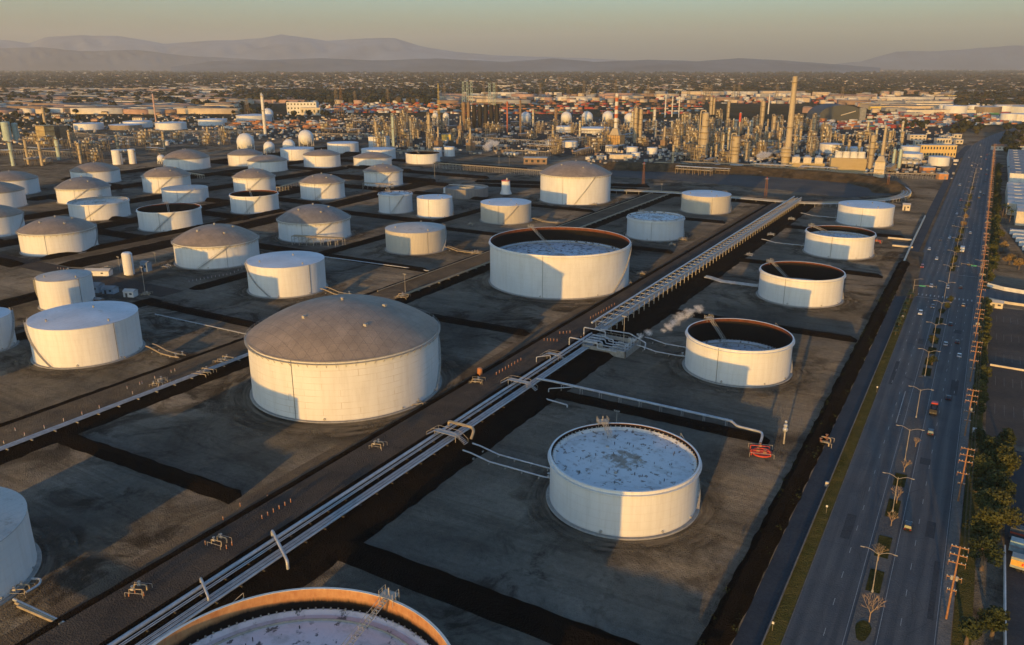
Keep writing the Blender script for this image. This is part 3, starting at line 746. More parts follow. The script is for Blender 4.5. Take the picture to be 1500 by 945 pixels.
for lb, x0, x1, pb, pt, w, rf_ in (("white drum tank at the left of the far tank park", 1375, 1388, 166, 153.5, W_, roof_white), ("wider white tank beside the drum tank in the far park", 1383, 1413, 167.5, 155.5, W_, roof_white), ("white tank end in the middle of the far tank park", 1417, 1432, 167, 154.5, W_, roof_white),
      ("brown walled tank with a pale top in the far tank park", 1426, 1462, 168, 157, tank_paint("tank_far_brown", (.22, .17, .12)), roof_dirty), ("white tank right of the brown walled one in the far park", 1457, 1478, 166, 155, W_, roof_white), ("brown walled tank cut by the right edge in the far park", 1476, 1530, 167, 157, tank_grey, roof_dirty),
      ("nearest white tank at the right of the far park", 1466, 1486, 178.5, 167, W_, roof_white), ("white tank cut by the right edge in front of the far park", 1485, 1520, 179, 168, W_, roof_white)):
    q = at((x0 + x1) / 2, pb); h = height((x0 + x1) / 2, pb, pt); Y = -q.x * math.sin(YAW) + q.y * math.cos(YAW); r = (x1 - x0) / 2 * Y / 1170 * 1.05; k = 1 + r / Y
    tank(lb, q.x * k, q.y * k, r, h, "cone", apex=h + r * .06, detail=0, wall=w, roof=rf_, seg=48, seam=False)
# ------------------------------------------------------------------ pipes, racks, valves
def pipe(name, pts, r, m, parent=None, label=None, cat="pipe", group=None, n=8, bend=True):
    P = [Vector(p) for p in pts]; out = [P[0]]
    for i in range(1, len(P) - 1):
        a, b = (P[i - 1] - P[i]), (P[i + 1] - P[i]); q = min(2.5 * r, a.length * .45, b.length * .45)
        A, B = P[i] + a.normalized() * q, P[i] + b.normalized() * q
        out += [A, (A + B) / 2 * .5 + P[i] * .5, B]
    out.append(P[-1])
    o = MB().tube(out, r, n, caps=True).build(name, m, parent, 50)
    if label: tag(o, label, cat, group)
    return o

# low bundle on sleepers, from the bottom of the picture to the pump pit
t = thing("pipeline_bundle", "bundle of silver pipes lying low on sleepers along the black bank in the foreground", "pipeline", (0, 0, 0))
for x, r, z in ((-146.4, .14, 2.0), (-145.3, .44, 2.3), (-144.2, .15, 2.05), (-143.6, .15, 2.05), (-141.3, .13, 2.0), (-140.75, .16, 2.05), (-140.2, .12, 2.0), (-139.65, .17, 2.05), (-139.0, .14, 2.05), (-138.3, .27, 2.2)):
    pipe("pipe", [(x, 30, z)] + [(x + .05 * math.sin(k), 60 + 45 * k, z) for k in range(6)] + [(x, 322, z)], r, pipe_white, t)
for k in range(40):
    for x, w in ((-145.0, 3.4), (-139.7, 3.8)): MB().box((x, 36 + 7.2 * k, 1.55), (w, .3, .4)).build("sleeper", steel_dark, t)
# raised rack beyond the pump pit
t = thing("pipe_rack", "long raised pipe rack with ladder like cross beams running to the far pipe bend", "pipe rack", (-143, 330, 0))
n = 62
for k in range(n):
    y = 7.0 * k; b = MB()
    for x in (-3.9, 3.9): b.box((x, y, 3.6), (.32, .32, 5.0))
    b.box((0, y, 3.2), (8.2, .35, .35)); b.box((0, y, 6.0), (8.6, .5, .45))
    b.build("frame", steel_pale, t)
for x in (-4.05, 4.05): MB().box((x, 7 * (n - 1) / 2, 6.2), (.3, 7.0 * n, .5)).build("stringer", steel_pale, t)
for x, r, z in ((-3.3, .5, 6.75), (-2.1, .34, 3.75), (-1.0, .28, 3.7), (.1, .28, 3.7), (1.0, .22, 3.65), (1.8, .30, 3.7), (2.9, .40, 3.85), (3.1, .30, 6.55), (-.2, .2, 6.4)):
    pipe("pipe", [(x, -6, z), (x, 215, z), (x, 7.0 * n, z)], r, pipe_white, t)
# loops and cross-overs on the low bundle
pipe("pipe_loop", [(-145.2, 205.5, 2.8), (-145.2, 205.5, 4.2), (-135.4, 205.5, 4.2), (-133.6, 203.4, 4.0), (-133.6, 201.6, 2.0)], .5, pipe_tan, label="thick tan pipe hopping over the silver bundle between two crossover bridges", cat="pipe")
pipe("pipe_loop", [(-147.6, 127, 1.6), (-147.6, 127, 3.6), (-134, 119, 3.6), (-134, 119, 1)], .4, pipe_white, label="pale elbow pipe crossing the bundle beside the lit rim of the nearest tank", cat="pipe")
pipe("pipe_loop", [(-147.5, 104, 1.8), (-147.5, 104, 3.0), (-140, 100, 3.0), (-140, 100, 2)], .32, pipe_white, label="short elbow pipe at the lower left of the bundle", cat="pipe")
pipe("pipe_loop", [(-150, 277, 1.8), (-150, 277, 4.0), (-146, 282, 4.0), (-146, 282, 2.2)], .2, pipe_white, label="thin pipe frame beside the bundle left of the cross pipe junction", cat="pipe")

def crossover(label, x, y, w=14, d=2.6):
    t = thing("crossover_bridge", label, "footbridge", (x, y, 1.3))
    MB().box((0, 0, 2.3), (w * .62, d, .14)).build("deck", steel, t)
    for s in (-1, 1):
        b = MB()
        for k in range(7): b.box((s * (w * .31 + .25 + k * .5), 0, 2.1 - k * .33), (.45, d * .8, .06))
        b.build("stairs", steel, t)
        r = MB()
        for sy in (-d / 2, d / 2):
            pts = [(-w * .31 - 3.2, sy, 1.2), (-w * .31, sy, 3.4), (w * .31, sy, 3.4), (w * .31 + 3.2, sy, 1.2)]
            r.tube(pts, .06, 5)
            for q in pts: r.tube([(q[0], q[1], max(0, q[2] - 1.1)), q], .05, 5)
        if s > 0: r.build("handrail", steel_pale, t)
    for sx in (-w * .3, w * .3):
        b = MB()
        for sy in (-d * .45, d * .45): b.tube([(sx, sy, 0), (sx, sy, 2.3)], .1, 6)
        b.build("leg", steel, t)
    return t
crossover("dark crossover bridge over the pipes near the foreground tank's two feed pipes", -141.5, 199)
crossover("pale crossover bridge over the pipes where the long cross pipe starts", -143.5, 251)
crossover("short crossover bridge over the pipes just before the pump pit", -146, 285, 9, 2)

def supports(t, pts, step, zt, r=.1, name="support"):
    for i in range(len(pts) - 1):
        a, b = Vector(pts[i]), Vector(pts[i + 1]); L = (b - a).length
        for k in range(int(L / step) + 1):
            p = a.lerp(b, min(1, (k + .3) * step / L)); q = MB()
            q.tube([(p.x, p.y, 0), (p.x, p.y, p.z)], r, 5); q.box((p.x, p.y, p.z - .15), (.25, 1.0, .12)); q.build(name, steel, t)

def feed(label, ys, x0, x1, z=.9, r=.26, m=None, end=None):
    t = thing("feed_pipes", label, "pipe", (x0, ys[0], 0))
    for k, y in enumerate(ys):
        pts = [(0, y - ys[0], 2.4), (3, y - ys[0], 2.2), (10, y - ys[0], z), (x1 - x0 - 3, y - ys[0], z), (x1 - x0 - 1.5, y - ys[0] + .6, z), (x1 - x0, y - ys[0] + .6, z)]
        pipe("pipe", pts, r, m or pipe_white, t)
    b = MB()
    for k in range(int((x1 - x0) / 6)): 
        for y in ys: MB().box((6 * k + 4, y - ys[0], z * .35), (.3, .8, z * .7)).build("sleeper", concrete, t)
    for y in ys:
        q = MB(); q.tube([(x1 - x0 - 2, y - ys[0] + .6, z), (x1 - x0 - 2, y - ys[0] + .6, z + 1.3)], .12, 6); q.tube([(x1 - x0 - 2.0, y - ys[0] + .6, z + 1.3), (x1 - x0 - 2.0, y - ys[0] + .6, z + 1.4)], .55, 10)
        q.tube([(x1 - x0 - 2.5, y - ys[0] + .6, z), (x1 - x0 - 1.5, y - ys[0] + .6, z)], r + .16, 10); q.build("valve", steel, t)
    return t
feed("two pale pipes feeding the foreground tank from the bundle", (198.5, 192.8), -131, -98)
feed("two pale pipes feeding the open tank beside the steam", (329, 317), -122, -98.2)
feed("three pale pipes feeding the open tank with deep black inside", (453.5, 451.5, 449.5), -132, -98.7, r=.3)
feed("single pale pipe feeding the open tank with the pale rolling ladder", (577,), -130, -99)
feed("single thin pipe feeding the last tank of the avenue row", (703,), -128, -98)
feed("tan pipe pair feeding the tank behind the huge dome", (317, 321), -309, -290, .7, .3, pipe_tan)
feed("tan pipe pair feeding the nearest flat roofed tank at the left", (206, 209.5), -308, -287, .7, .3, pipe_tan)
feed("tan pipe pair feeding the beige ribbed tank", (441, 444), -311, -287, .7, .3, pipe_tan)
feed("pipe pair feeding the beige white tank left of the huge open tank", (566, 569), -312, -288, .7, .3, pipe_tan)

# the long cross pipe on bents to the red valve station
t = thing("cross_pipeline", "long pale pipe on bents running right from the bundle to the red valve station", "pipeline", (0, 0, 0))
main = [(-139, 257, 3.4), (-132, 257.5, 3.4), (-62, 257.5, 2.8), (-59.5, 254.5, 2.8), (-51, 254.0, 2.8), (-50, 251, 2.8), (-50, 248, 1.0)]
pipe("pipe", main, .42, pipe_white, t); pipe("pipe", [(p[0], p[1] + 1.1, p[2] - .1) for p in main[:3]], .2, pipe_white, t)
for x in range(-128, -56, 8):
    b = MB(); b.tube([(x, 256.6, 0), (x, 257, 3)], .12, 5); b.tube([(x, 259, 0), (x, 258.8, 3)], .12, 5); b.box((x, 257.9, 2.75), (.25, 2.8, .2)); b.build("bent", steel, t)
pipe("pipe_loop", [(-131, 252, .6), (-131, 252, 2.6), (-123, 257, 3.2)], .22, pipe_white, label="branch pipe dropping from the long cross pipe", cat="pipe")
pipe("pipe_stub", [(-129.5, 246, 1.0), (-119.5, 245, 1.0), (-119.5, 245, .1)], .3, pipe_white, label="short capped pipe lying below the long cross pipe", cat="pipe")

def manifold(seed, w=6.0, m=None, n=3, hot=None):
    """cluster of elbows, valves with hand wheels and a rail; returns its root"""
    rr = random.Random(seed); m = m or pipe_tan
    t = thing("valve_manifold", None, "valves", (0, 0, 0))
    for k in range(n):
        y = (k - (n - 1) / 2) * w / n; h = rr.uniform(.9, 1.9)
        pipe("pipe", [(-w / 2, y, .1), (-w / 2, y, h), (w / 2 - 1, y + rr.uniform(-.4, .4), h), (w / 2 - 1, y, .1)], rr.uniform(.16, .28), m, t)
        q = MB(); x = rr.uniform(-1.5, 1)
        q.tube([(x - .5, y, h), (x + .5, y, h)], .42, 10); q.tube([(x, y, h), (x, y, h + 1.1)], .09, 6); q.tube([(x, y, h + 1.05), (x, y, h + 1.15)], .5, 10)
        q.build("valve", hot or steel_pale, t)
    b = MB()
    for sx in (-w / 2 - .6, w / 2):
        for sy in (-w / 2, w / 2): b.tube([(sx, sy, 0), (sx, sy, 1.5)], .08, 5)
    b.tube([(-w / 2 - .6, w / 2, 1.5), (w / 2, w / 2, 1.5)], .07, 5); b.tube([(-w / 2 - .6, -w / 2, 1.5), (w / 2, -w / 2, 1.5)], .07, 5)
    b.build("guard_rail", steel_pale, t)
    return t
MPROTO = [manifold(1), manifold(2, 5, n=2), manifold(3, 8, n=4), manifold(4, 6, pipe_white, 3)]
mused = [False] * 4
def put_manifold(kind, p, rz, label, group=None, sc=.8):
    if not mused[kind]:
        o = MPROTO[kind]; mused[kind] = True; o.location = p; o.rotation_euler = (0, 0, rz); o["label"] = label; o.scale = (sc,) * 3
        if group: o["group"] = group
        return o
    return dup(MPROTO[kind], p, rz, label, sc, group=group)
ML = [(1, (555, 655), .2, "small valve cluster in a notch of the kerb, right of the huge dome's foot", 0), (0, (700, 560), .3, "valve cluster beside the orange drum left of the pipeway road", 0),
      (1, (323, 797), .1, "yellowish valve cluster on the road edge in the lower left", 0), (1, (205, 868), .4, "yellowish valve cluster by the road edge, lowest of the left ones", 0),
      (0, (612, 592), .9, "pipe cluster at the right foot of the huge tan domed tank", 0), (2, (918, 415), .6, "long tan valve cluster at the right foot of the huge open tank", 0),
      (0, (940, 402), .3, "valve cluster in the lit gap right of the huge open tank", 0), (1, (985, 360), .3, "valve cluster on the road kerb above the shaded grey tank", 0),
      (2, (1000, 352), .3, "row of lit valves on the kerb left of the raised rack", 0), (3, (1098, 375), 0, "silver valve cluster on the black bank beneath the raised rack", 0),
      (2, (330, 530), .2, "big looping valve cluster on the track left of the huge dome", 0), (2, (300, 548), .2, "second looping valve cluster on the track, nearer the flat roofed tank", 0),
      (1, (232, 566), .1, "red tinged valve cluster in the middle of the left track", 0), (1, (240, 560), 1.2, "low valve cluster on the left track's near end", 0),
      (0, (180, 523), .5, "valve cluster at the right foot of the nearest flat roofed tank", 0), (0, (92, 536), .1, "small dark valve cluster under the nearest flat roofed tank", 0),
      (1, (33, 868), .5, "upper valve cluster at the foot of the corner tank", 0), (1, (690, 330), .2, "valve cluster between the beige tanks", 0),
      (2, (590, 436), .3, "valve cluster at the drain pit behind the huge dome", 0), (1, (420, 432), .4, "small valves at the foot of the tank behind the huge dome", 0),
      (3, (645, 236), .1, "silver valves by the far open tank", 0), (2, (460, 262), .1, "rusty valve row by the tanks at the far left centre", 0), (2, (870, 300), .2, "valves at the foot of the tall brown domed tank", 0),
      (0, (215, 432), .6, "valve cluster beside the tiny white hut in the yard", 0), (2, (155, 395), .2, "valve cluster by the white silo", 0), (3, (245, 392), .2, "silver valves between silo and domed tank", 0),
      (2, (300, 340), .3, "valve row behind the domed tank at the left", 0), (1, (410, 300), .3, "valve row beside the open tank in the fourth row", 0), (2, (700, 372), .3, "valves on the strip left of the huge open tank", 0),
      (3, (1160, 322), .2, "silver valves at the far end of the raised rack", 0), (3, (1130, 345), .2, "silver valves under the far third of the raised rack", 0), (1, (1257, 355), .2, "valves right of the tank with the pale rolling ladder", 0)]
for kind, px, rz, lb, _ in ML:
    p = at(*px); z = 1.43 if (-164 < p.x < -128 or -280 < p.x < -261) else 0
    p = at(px[0], px[1], z); put_manifold(kind, p, rz, lb)
# red valve station at the end of the cross pipe
t = manifold(9, 7, red_paint, 3, orange_paint); t.location = at(1116, 664); t["label"] = "red and orange valve station at the end of the long cross pipe"; t.rotation_euler = (0, 0, .3)
MB().lathe([(3.2, 0), (3.2, .5), (2.9, .5), (2.9, .1), (0, .1)], 24).build("drip_basin", red_paint, t, 30)
t = manifold(10, 5, red_paint, 2, orange_paint); t.location = at(1286, 356); t["label"] = "red valve station by the lit kerb near the avenue"
t = manifold(12, 5, pipe_tan, 3, orange_paint); t.location = at(1208, 650); t["label"] = "orange valves on the black ditch bank beside the service road"

# pipes along the second strip
t = thing("pipeline_bundle", "two white pipes running low along the left track past the huge dome", "pipeline", (0, 0, 0))
for x, r in ((-262.5, .34), (-261.3, .26), (-260.4, .16)): pipe("pipe", [(x, 60, 1.95), (x, 150, 1.95), (x, 300, 1.95)], r, pipe_white, t)
for k in range(30): MB().box((-261.4, 64 + 8 * k, 1.5), (3.4, .35, .45)).build("sleeper", concrete, t)
t = thing("pipeline_bundle", "tan pipes along the middle strip behind the huge open tank", "pipeline", (0, 0, 0))
for x, r in ((-262.5, .34), (-261.3, .26), (-279, .3)): pipe("pipe", [(x, 330, 1.95), (x, 500, 1.95), (x, 762, 1.95)], r, pipe_tan, t)
for k in range(44): MB().box((-262, 334 + 9.8 * k, 1.5), (3.4, .35, .45)).build("sleeper", concrete, t)
q = [at(475, 376, .8), at(550, 386, .8), at(628, 396.7, .8)]
t = thing("low_pipeline", "thin white pipe along the berm below the beige ribbed tank", "pipe"); pipe("pipe", q, .3, pipe_white, t); supports(t, q, 9, .8)
q = [at(227, 460, 1), at(300, 476, 1), at(363, 490, 1)]
t = thing("low_pipeline", "thin lit pipe on posts between the flat roofed tank and the huge dome", "pipe"); pipe("pipe", q, .22, pipe_white, t); supports(t, q, 7, 1)
for dz, r, px in ((0, .34, 0), (0, .3, 3), (0, .3, 7)):
    pass
t = thing("feed_pipes", "three bright pipes from the corner tank bending along the road edge", "pipe")
for k in range(3):
    pipe("pipe", [at(20 + 3 * k, 878 + 5 * k, .9), at(112 + 2 * k, 921 + 3 * k, .9), at(118 + 2 * k, 922 + 4 * k, .9), at(176 - k, 893 + k * 3, .9)][: (4 if k == 0 else 2)], .34, pipe_white if k == 0 else pipe_tan, t)
pipe("pipe", [at(38, 868, 1.2), at(58, 856, 1.2), at(60, 848, 1.2), at(46, 848, 1.2)], .3, pipe_white, t)

# curved pipeway at the far end
cur = [at(*p, 3.0) for p in ((893, 278), (1000, 283), (1160, 296), (1232, 297), (1290, 293), (1318, 288), (1328, 281), (1318, 273), (1290, 267), (1255, 260), (1180, 252), (1080, 246), (960, 238))]
def smooth_path(P, k=6):
    out = []
    for i in range(len(P) - 1):
        p0, p1, p2, p3 = P[max(i - 1, 0)], P[i], P[i + 1], P[min(i + 2, len(P) - 1)]
        for j in range(k):
            t = j / k
            out.append(.5 * ((2 * p1) + (p2 - p0) * t + (2 * p0 - 5 * p1 + 4 * p2 - p3) * t * t + (3 * p1 - p0 - 3 * p2 + p3) * t ** 3))
    out.append(P[-1]); return out
cs = smooth_path(cur)
t = thing("curved_pipe_rack", "wide band of pale pipes sweeping in a hairpin round the far basin", "pipe rack")
for k in range(6):
    pts = []
    for i, p in enumerate(cs):
        d = (cs[min(i + 1, len(cs) - 1)] - cs[max(i - 1, 0)]).normalized(); nn = Vector((-d.y, d.x, 0)); pts.append(p + nn * (k - 2.5) * 1.5 + Vector((0, 0, .3 * (k % 2))))
    MB().tube(pts, (.5, .35, .4, .3, .45, .35)[k], 6).build("pipe", pipe_tan if k % 2 else pipe_white, t, 50)
for i in range(0, len(cs) - 1, 1):
    p = cs[i]; d = (cs[i + 1] - p).normalized(); a = math.atan2(d.y, d.x)
    b = MB(); b.box((p.x, p.y, 2.55), (.35, 9.5, .35), a)
    for s in (-4.2, 4.2): b.box((p.x - s * math.sin(a), p.y + s * math.cos(a), 1.3), (.3, .3, 2.6), a)
    b.build("bent", steel, t)
# basin with its banks
pd = [at(*p) for p in ((893, 258), (1000, 265), (1150, 279), (1240, 290), (1305, 285), (1292, 275), (1250, 268), (1150, 260), (1000, 252), (893, 247))]
flat("basin_floor", [(p.x, p.y) for p in pd], .02, pond_m)
scrub_m = strip_mat("dry_scrub_bank", (.06, .045, .028), (.16, .115, .07), .5, .08, .5)
bank("basin_bank", [(p.x, p.y) for p in [at(*q) for q in ((880, 246), (1000, 250), (1100, 254), (1200, 261), (1262, 267), (1302, 276), (1310, 284))]], 40, 14, 7.5, scrub_m, jitter=1.5, step=9)
bank("basin_bank", [(p.x, p.y) for p in [at(*q) for q in ((880, 281), (1000, 287), (1140, 300))]], 14, 5, 1.6, berm_m, jitter=.8)

# pump pit with steam
t = thing("pump_pit", "grey concrete pump pit jutting from the pipeway bank, full of pipes and pumps", "pump station", (-131, 314, 0))
b = MB()
for (cx, cy, w, d) in ((-.5, -9.5, 21, .5), (9.7, -1, .5, 17.5), (-.5, 7.6, 21, .5), (-10.8, -1, .5, 17.5)): b.box((cx, cy, 1.5), (w, d, 3.0), top=1.0)
b.build("retaining_wall", concrete, t); MB().box((-.5, -1, .6), (20, 16.6, .3)).build("slab", concrete, t)
for k in range(4):
    b = MB(); y = -6.5 + 3.4 * k; b.tube([(1, y, 1.7), (3.4, y, 1.7)], .7, 12); b.tube([(3.4, y, 1.6), (5.4, y, 1.6)], .45, 10); b.box((3, y, 1.0), (5.2, 1.4, .5)); b.build("pump", steel, t, 40)
    pipe("pipe", [(-12, y, 3.2), (-4, y, 3.2), (-4, y, 1.6), (1, y, 1.6)], .32, pipe_white, t)
    pipe("pipe", [(5.5, y + .8, 1.6), (8, y + .8, 1.6), (8, y + .8, 4.0), (8, y + 3, 4.0)], .22, pipe_white, t)
for (pts) in (([(-17, -10, 1.6), (-17, -10, 5.2), (-3, -10.6, 5.2), (-3, -10.6, 2.6), (6, -10.6, 2.6)]), ([(-16, 3, 3), (-16, 3, 6.4), (-5, 2.2, 6.4), (-5, 2.2, 3.2), (-1, 2.2, 3.2), (-1, 2.2, .9)]), ([(-10, 8.4, 5), (4, 9, 5), (13, 6, 3), (14, 2, 1.2)])):
    pipe("pipe", pts, .28, pipe_white, t)
for (x, y, r, h) in ((-3, -7, 1.1, 3.6), (6, 4.5, .9, 4.2), (-7.5, 5.0, 1.0, 3.2)):
    MB().lathe([(r, .6), (r, h), (r * .6, h + .4), (0, h + .5)], 16, (x, y)).build("vessel", steel_pale, t, 40)
ring = MB()
for x in range(-10, 11, 2):
    for y in (-9.5, 7.6): ring.tube([(x, y, 3), (x, y, 4.1)], .06, 5)
for y in (-9.5, 7.6): ring.tube([(-10.5, y, 4.1), (9.7, y, 4.1)], .06, 5)
ring.build("guard_rail", steel_pale, t)

def flood_mast(label, p, h, lit=True, m=None):
    t = thing("floodlight_mast", label, "light mast", p)
    MB().tube([(0, 0, 0), (0, 0, h)], .16, 6, r2=.09).build("pole", m or steel_pale, t)
    MB().box((0, 0, h), (1.8, .18, .18)).build("crossbar", m or steel_pale, t)
    for s in (-.8, 0, .8): MB().box((s, -.2, h + .3), (.45, .35, .4)).build("lamp_head", steel_pale, t)
    return t
FM = [("light mast standing in the pump pit", (913, 508), 464), ("tall thin light mast behind the huge dome by the drain pit", (594, 434), 402), ("light mast right of the tiny white hut in the left yard", (213, 432), 392),
      ("light mast left of the white silo", (176, 398), 377), ("light mast between silo and domed tank", (228, 384), 371), ("light mast between the far open tank and the domed tanks", (637, 262), 238),
      ("light mast on the dike in front of the basin", (969, 282), 270), ("twin light mast in the dark yard behind the farm, left one", (731, 245), 229), ("twin light mast in the dark yard behind the farm, right one", (746, 245), 229),
      ("slim light mast near the end of the long cross pipe, behind the foreground tank", (903, 622), 606), ("slim light mast on the basin bank at the right", (1325, 300), 288)]
for lb, f, top in FM: flood_mast(lb, at(*f), max(5, height(f[0], f[1], top)))
for lb, f, top in (("rusty lattice mast carrying a small pale platform in front of the basin", (942, 273), 240), ("rusty mast right of the basin's middle", (1121, 290), 262), ("rusty mast at the hairpin of the curved pipes", (1299, 281), 258)):
    h = height(f[0], f[1], top); t = thing("fire_monitor_tower", lb, "mast", at(*f)); b = MB()
    for sx, sy in ((-1, -1), (1, -1), (1, 1), (-1, 1)): b.tube([(sx * 1.1, sy * 1.1, 0), (sx * .6, sy * .6, h)], .16, 5)
    k = 0
    while k * 2.4 < h - 2:
        z0, z1 = k * 2.4, k * 2.4 + 2.4; w0, w1 = 1.1 - .5 * z0 / h, 1.1 - .5 * z1 / h
        for i in range(4):
            a0, a1 = ((-1, -1), (1, -1), (1, 1), (-1, 1))[i], ((-1, -1), (1, -1), (1, 1), (-1, 1))[(i + 1) % 4]
            b.tube([(a0[0] * w0, a0[1] * w0, z0), (a1[0] * w1, a1[1] * w1, z1)], .09, 4)
        k += 1
    b.build("lattice", rust, t); MB().box((0, 0, h), (3.4, 3.4, .3)).build("platform", steel_pale, t)
    MB().tube([(0, 0, h), (0, 0, h + 1.6)], .3, 8).build("monitor", red_paint, t)
# instrument mast beside the red valve station
p = at(1148, 650); t = thing("instrument_mast", "white mast with clustered instruments beside the red valve station", "mast", p)
MB().tube([(0, 0, 0), (0, 0, 7)], .28, 8).build("pole", steel_pale, t)
for z, r in ((5.2, .9), (6.6, .7), (8.0, .5)): MB().sphere((0, 0, z), r, 10).build("instrument", pipe_white, t, 60)
# orange drum
p = at(703, 552); t = thing("orange_drum", "upright orange drum on a skid left of the pipeway road", "drum", p)
MB().lathe([(1.1, .5), (1.1, 3.6), (.6, 4.0), (0, 4.1)], 16).build("shell", orange_paint, t, 40)
for k in range(3): MB().box((.8 * math.cos(k * 2.1), .8 * math.sin(k * 2.1), .25), (.2, .2, .6)).build("leg", steel, t)

# bollards
def bollard(p, orange=True):
    t = thing("bollard", None, "bollard", p); 
    MB().lathe([(.12, 0), (.12, 1.15), (.08, 1.22), (0, 1.25)], 8).build("post", orange_paint if orange else pipe_white, t, 40)
    MB().lathe([(.135, .85), (.135, 1.05)], 8).build("band", pipe_white if orange else red_paint, t)
    return t
BP = {True: bollard((0, 0, 0)), False: bollard((0, 0, 0), False)}; bu = {True: False, False: False}
def put_bollards(pts, orange, label, group):
    for q in pts:
        p = at(q[0], q[1]); z = 1.43 if (-164 < p.x < -128 or -280 < p.x < -261) else 0; p = at(q[0], q[1], z)
        if not bu[orange]: o = BP[orange]; bu[orange] = True; o.location = p
        else: o = dup(BP[orange], p)
        o["label"] = label; o["group"] = group
def lin(a, b, n): return [(a[0] + (b[0] - a[0]) * k / (n - 1), a[1] + (b[1] - a[1]) * k / (n - 1)) for k in range(n)]
put_bollards(lin((727, 549), (763, 528), 9), True, "orange bollard in the row right of the huge dome", "bollards right of the huge dome")
put_bollards(lin((865, 467), (900, 447), 10), True, "orange bollard in the row by the huge open tank", "bollards by the huge open tank")
put_bollards(lin((797, 499), (816, 500), 5) + lin((820, 489), (835, 488), 4), True, "bollard guarding the junction left of the pump pit", "bollards at the junction")
put_bollards(lin((384, 760), (426, 736), 6), True, "orange bollard in the row below the huge dome", "bollards below the huge dome")
put_bollards([(851, 496), (855, 494), (301, 798), (332, 804), (340, 799), (189, 874), (198, 869), (211, 873), (327, 762), (352, 742), (392, 730)], True, "single bollard on the edge of the pipeway road", "scattered road edge bollards")
put_bollards([(x / 3.635, 440 + y / 3.635) for x, y in ((22, 765), (82, 695), (132, 720), (237, 682), (340, 645), (438, 610), (530, 575), (707, 500), (678, 472), (825, 418), (912, 385), (932, 378), (745, 450), (757, 445))], False, "slim white post along the left track", "white posts on the left track")
put_bollards(lin((277, 413), (338, 402), 12) + lin((338, 402), (360, 392), 5), False, "slim white post below the domed tank near the silo", "white posts below the domed tank")
put_bollards(lin((85, 394), (106, 398), 6) + lin((125, 401), (137, 403), 4), False, "white post beside the diagonal road in the left field", "white posts by the diagonal road")

# small buildings and vessels in the left yard
def hut(label, p, w, d, h, rz, wall, roof, name="shed", slope=.25):
    t = thing(name, label, "shed", p, rz)
    MB().box((0, 0, h / 2), (w, d, h)).build("wall", wall, t)
    b = MB(); o = .3; hh = h + .02
    b.add([(-w / 2 - o, -d / 2 - o, hh), (w / 2 + o, -d / 2 - o, hh), (w / 2 + o, d / 2 + o, hh), (-w / 2 - o, d / 2 + o, hh), (-w / 2 - o, 0, hh + d * slope), (w / 2 + o, 0, hh + d * slope)],
          [(0, 1, 5, 4), (2, 3, 4, 5), (0, 4, 3), (1, 2, 5), (3, 2, 1, 0)]); b.build("roof", roof, t)
    MB().box((-w * .2, -d / 2 - .03, h * .36), (min(1.2, w * .3), .08, h * .7)).build("door", steel_dark, t)
    MB().box((w * .22, -d / 2 - .03, h * .6), (min(1.4, w * .25), .08, h * .28)).build("window", glass_dark, t)
    return t
glass_dark = simple("window_glass", (.04, .05, .06), .12, 0, .3, 1.0, spec=.6)
wall_cream = simple("wall_cream", (.60, .52, .40), .8, 0, .18, .3)
wall_white = simple("wall_white", (.66, .64, .60), .8, 0, .18, .3)
wall_brown = simple("wall_brown", (.30, .20, .13), .85, 0, .25, .3)
wall_blue = simple("wall_blue_grey", (.30, .36, .42), .7, 0, .2, .3)
roof_grey = simple("roof_grey", (.25, .25, .25), .8, 0, .3, .15, bump=.02)
roof_light = simple("roof_pale", (.48, .46, .43), .8, 0, .25, .08)
hut("tiny white hut with a lit end in the left yard", at(192, 434), 6, 4.5, 3.2, .4, wall_white, roof_light)
hut("low grey shed among the left yard sheds", at(162, 429), 7, 5, 3.0, .4, wall_blue, roof_grey)
hut("blue grey shed left of the low grey one", at(140, 427), 8, 6, 4.0, .4, wall_blue, roof_grey)
hut("long white trailer hut with a tan roof left of the silo", at(145, 403), 15, 5, 3.0, .5, wall_white, roof_light)
hut("orange brick hut with red sign colour behind the nearest flat roofed tank", at(145, 444), 5, 3, 2.4, .2, wall_brown, roof_grey)
hut("small upright shed between silo and domed tank", at(215, 397), 5, 4, 5.5, .2, wall_blue, roof_grey)
hut("small lit hut on legs right of the last avenue row tank", at(1327, 308), 6, 5, 5, .1, wall_cream, roof_light)
t = thing("white_silo", "lone slim white silo with its lower half in shade", "silo", at(190, 403))
hs = height(190, 403, 369)
MB().lathe([(3.0, .6), (3.0, hs - 1.2), (2.2, hs - .3), (0, hs)], 24).build("shell", tank_white, t, 40)
MB().lathe([(2.2, 0), (2.6, .7)], 16).build("skirt", steel, t)
MB().tube([(3.3, 0, 0), (3.3, 0, hs - 1)], .2, 6).build("ladder", steel_pale, t)
# round basins and stubby tower behind the farm
t = thing("round_basin", "round concrete basin with a walkway bridge behind the small tank pair", "basin", at(684, 287)); 
MB().lathe([(21, 0), (21, 9), (20.5, 9), (20.5, 7.6), (0, 7.5)], 40).build("wall", tank_paint("basin_concrete", (.22, .20, .19)), t, 35)
MB().box((0, 0, 9.8), (42, 1.6, .5)).build("bridge", steel, t); MB().lathe([(8, 7.5), (8, 9.6), (7.6, 9.6)], 30).build("inner_ring", steel_pale, t, 35)
t = thing("stubby_tower", "stubby white tower with red top beside the tall brown domed tank", "tower", at(741, 284)); hh = height(741, 284, 265)
MB().lathe([(6.0, 0), (4.4, 4), (4.1, hh), (0, hh + .4)], 24).build("shell", tank_white, t, 35)
MB().lathe([(4.3, hh), (4.3, hh + .7), (3.9, hh + .7)], 24).build("rim", red_paint, t); MB().box((1.5, 0, hh + 1.6), (1.4, 1.4, 2.6)).build("hatch", steel_pale, t)

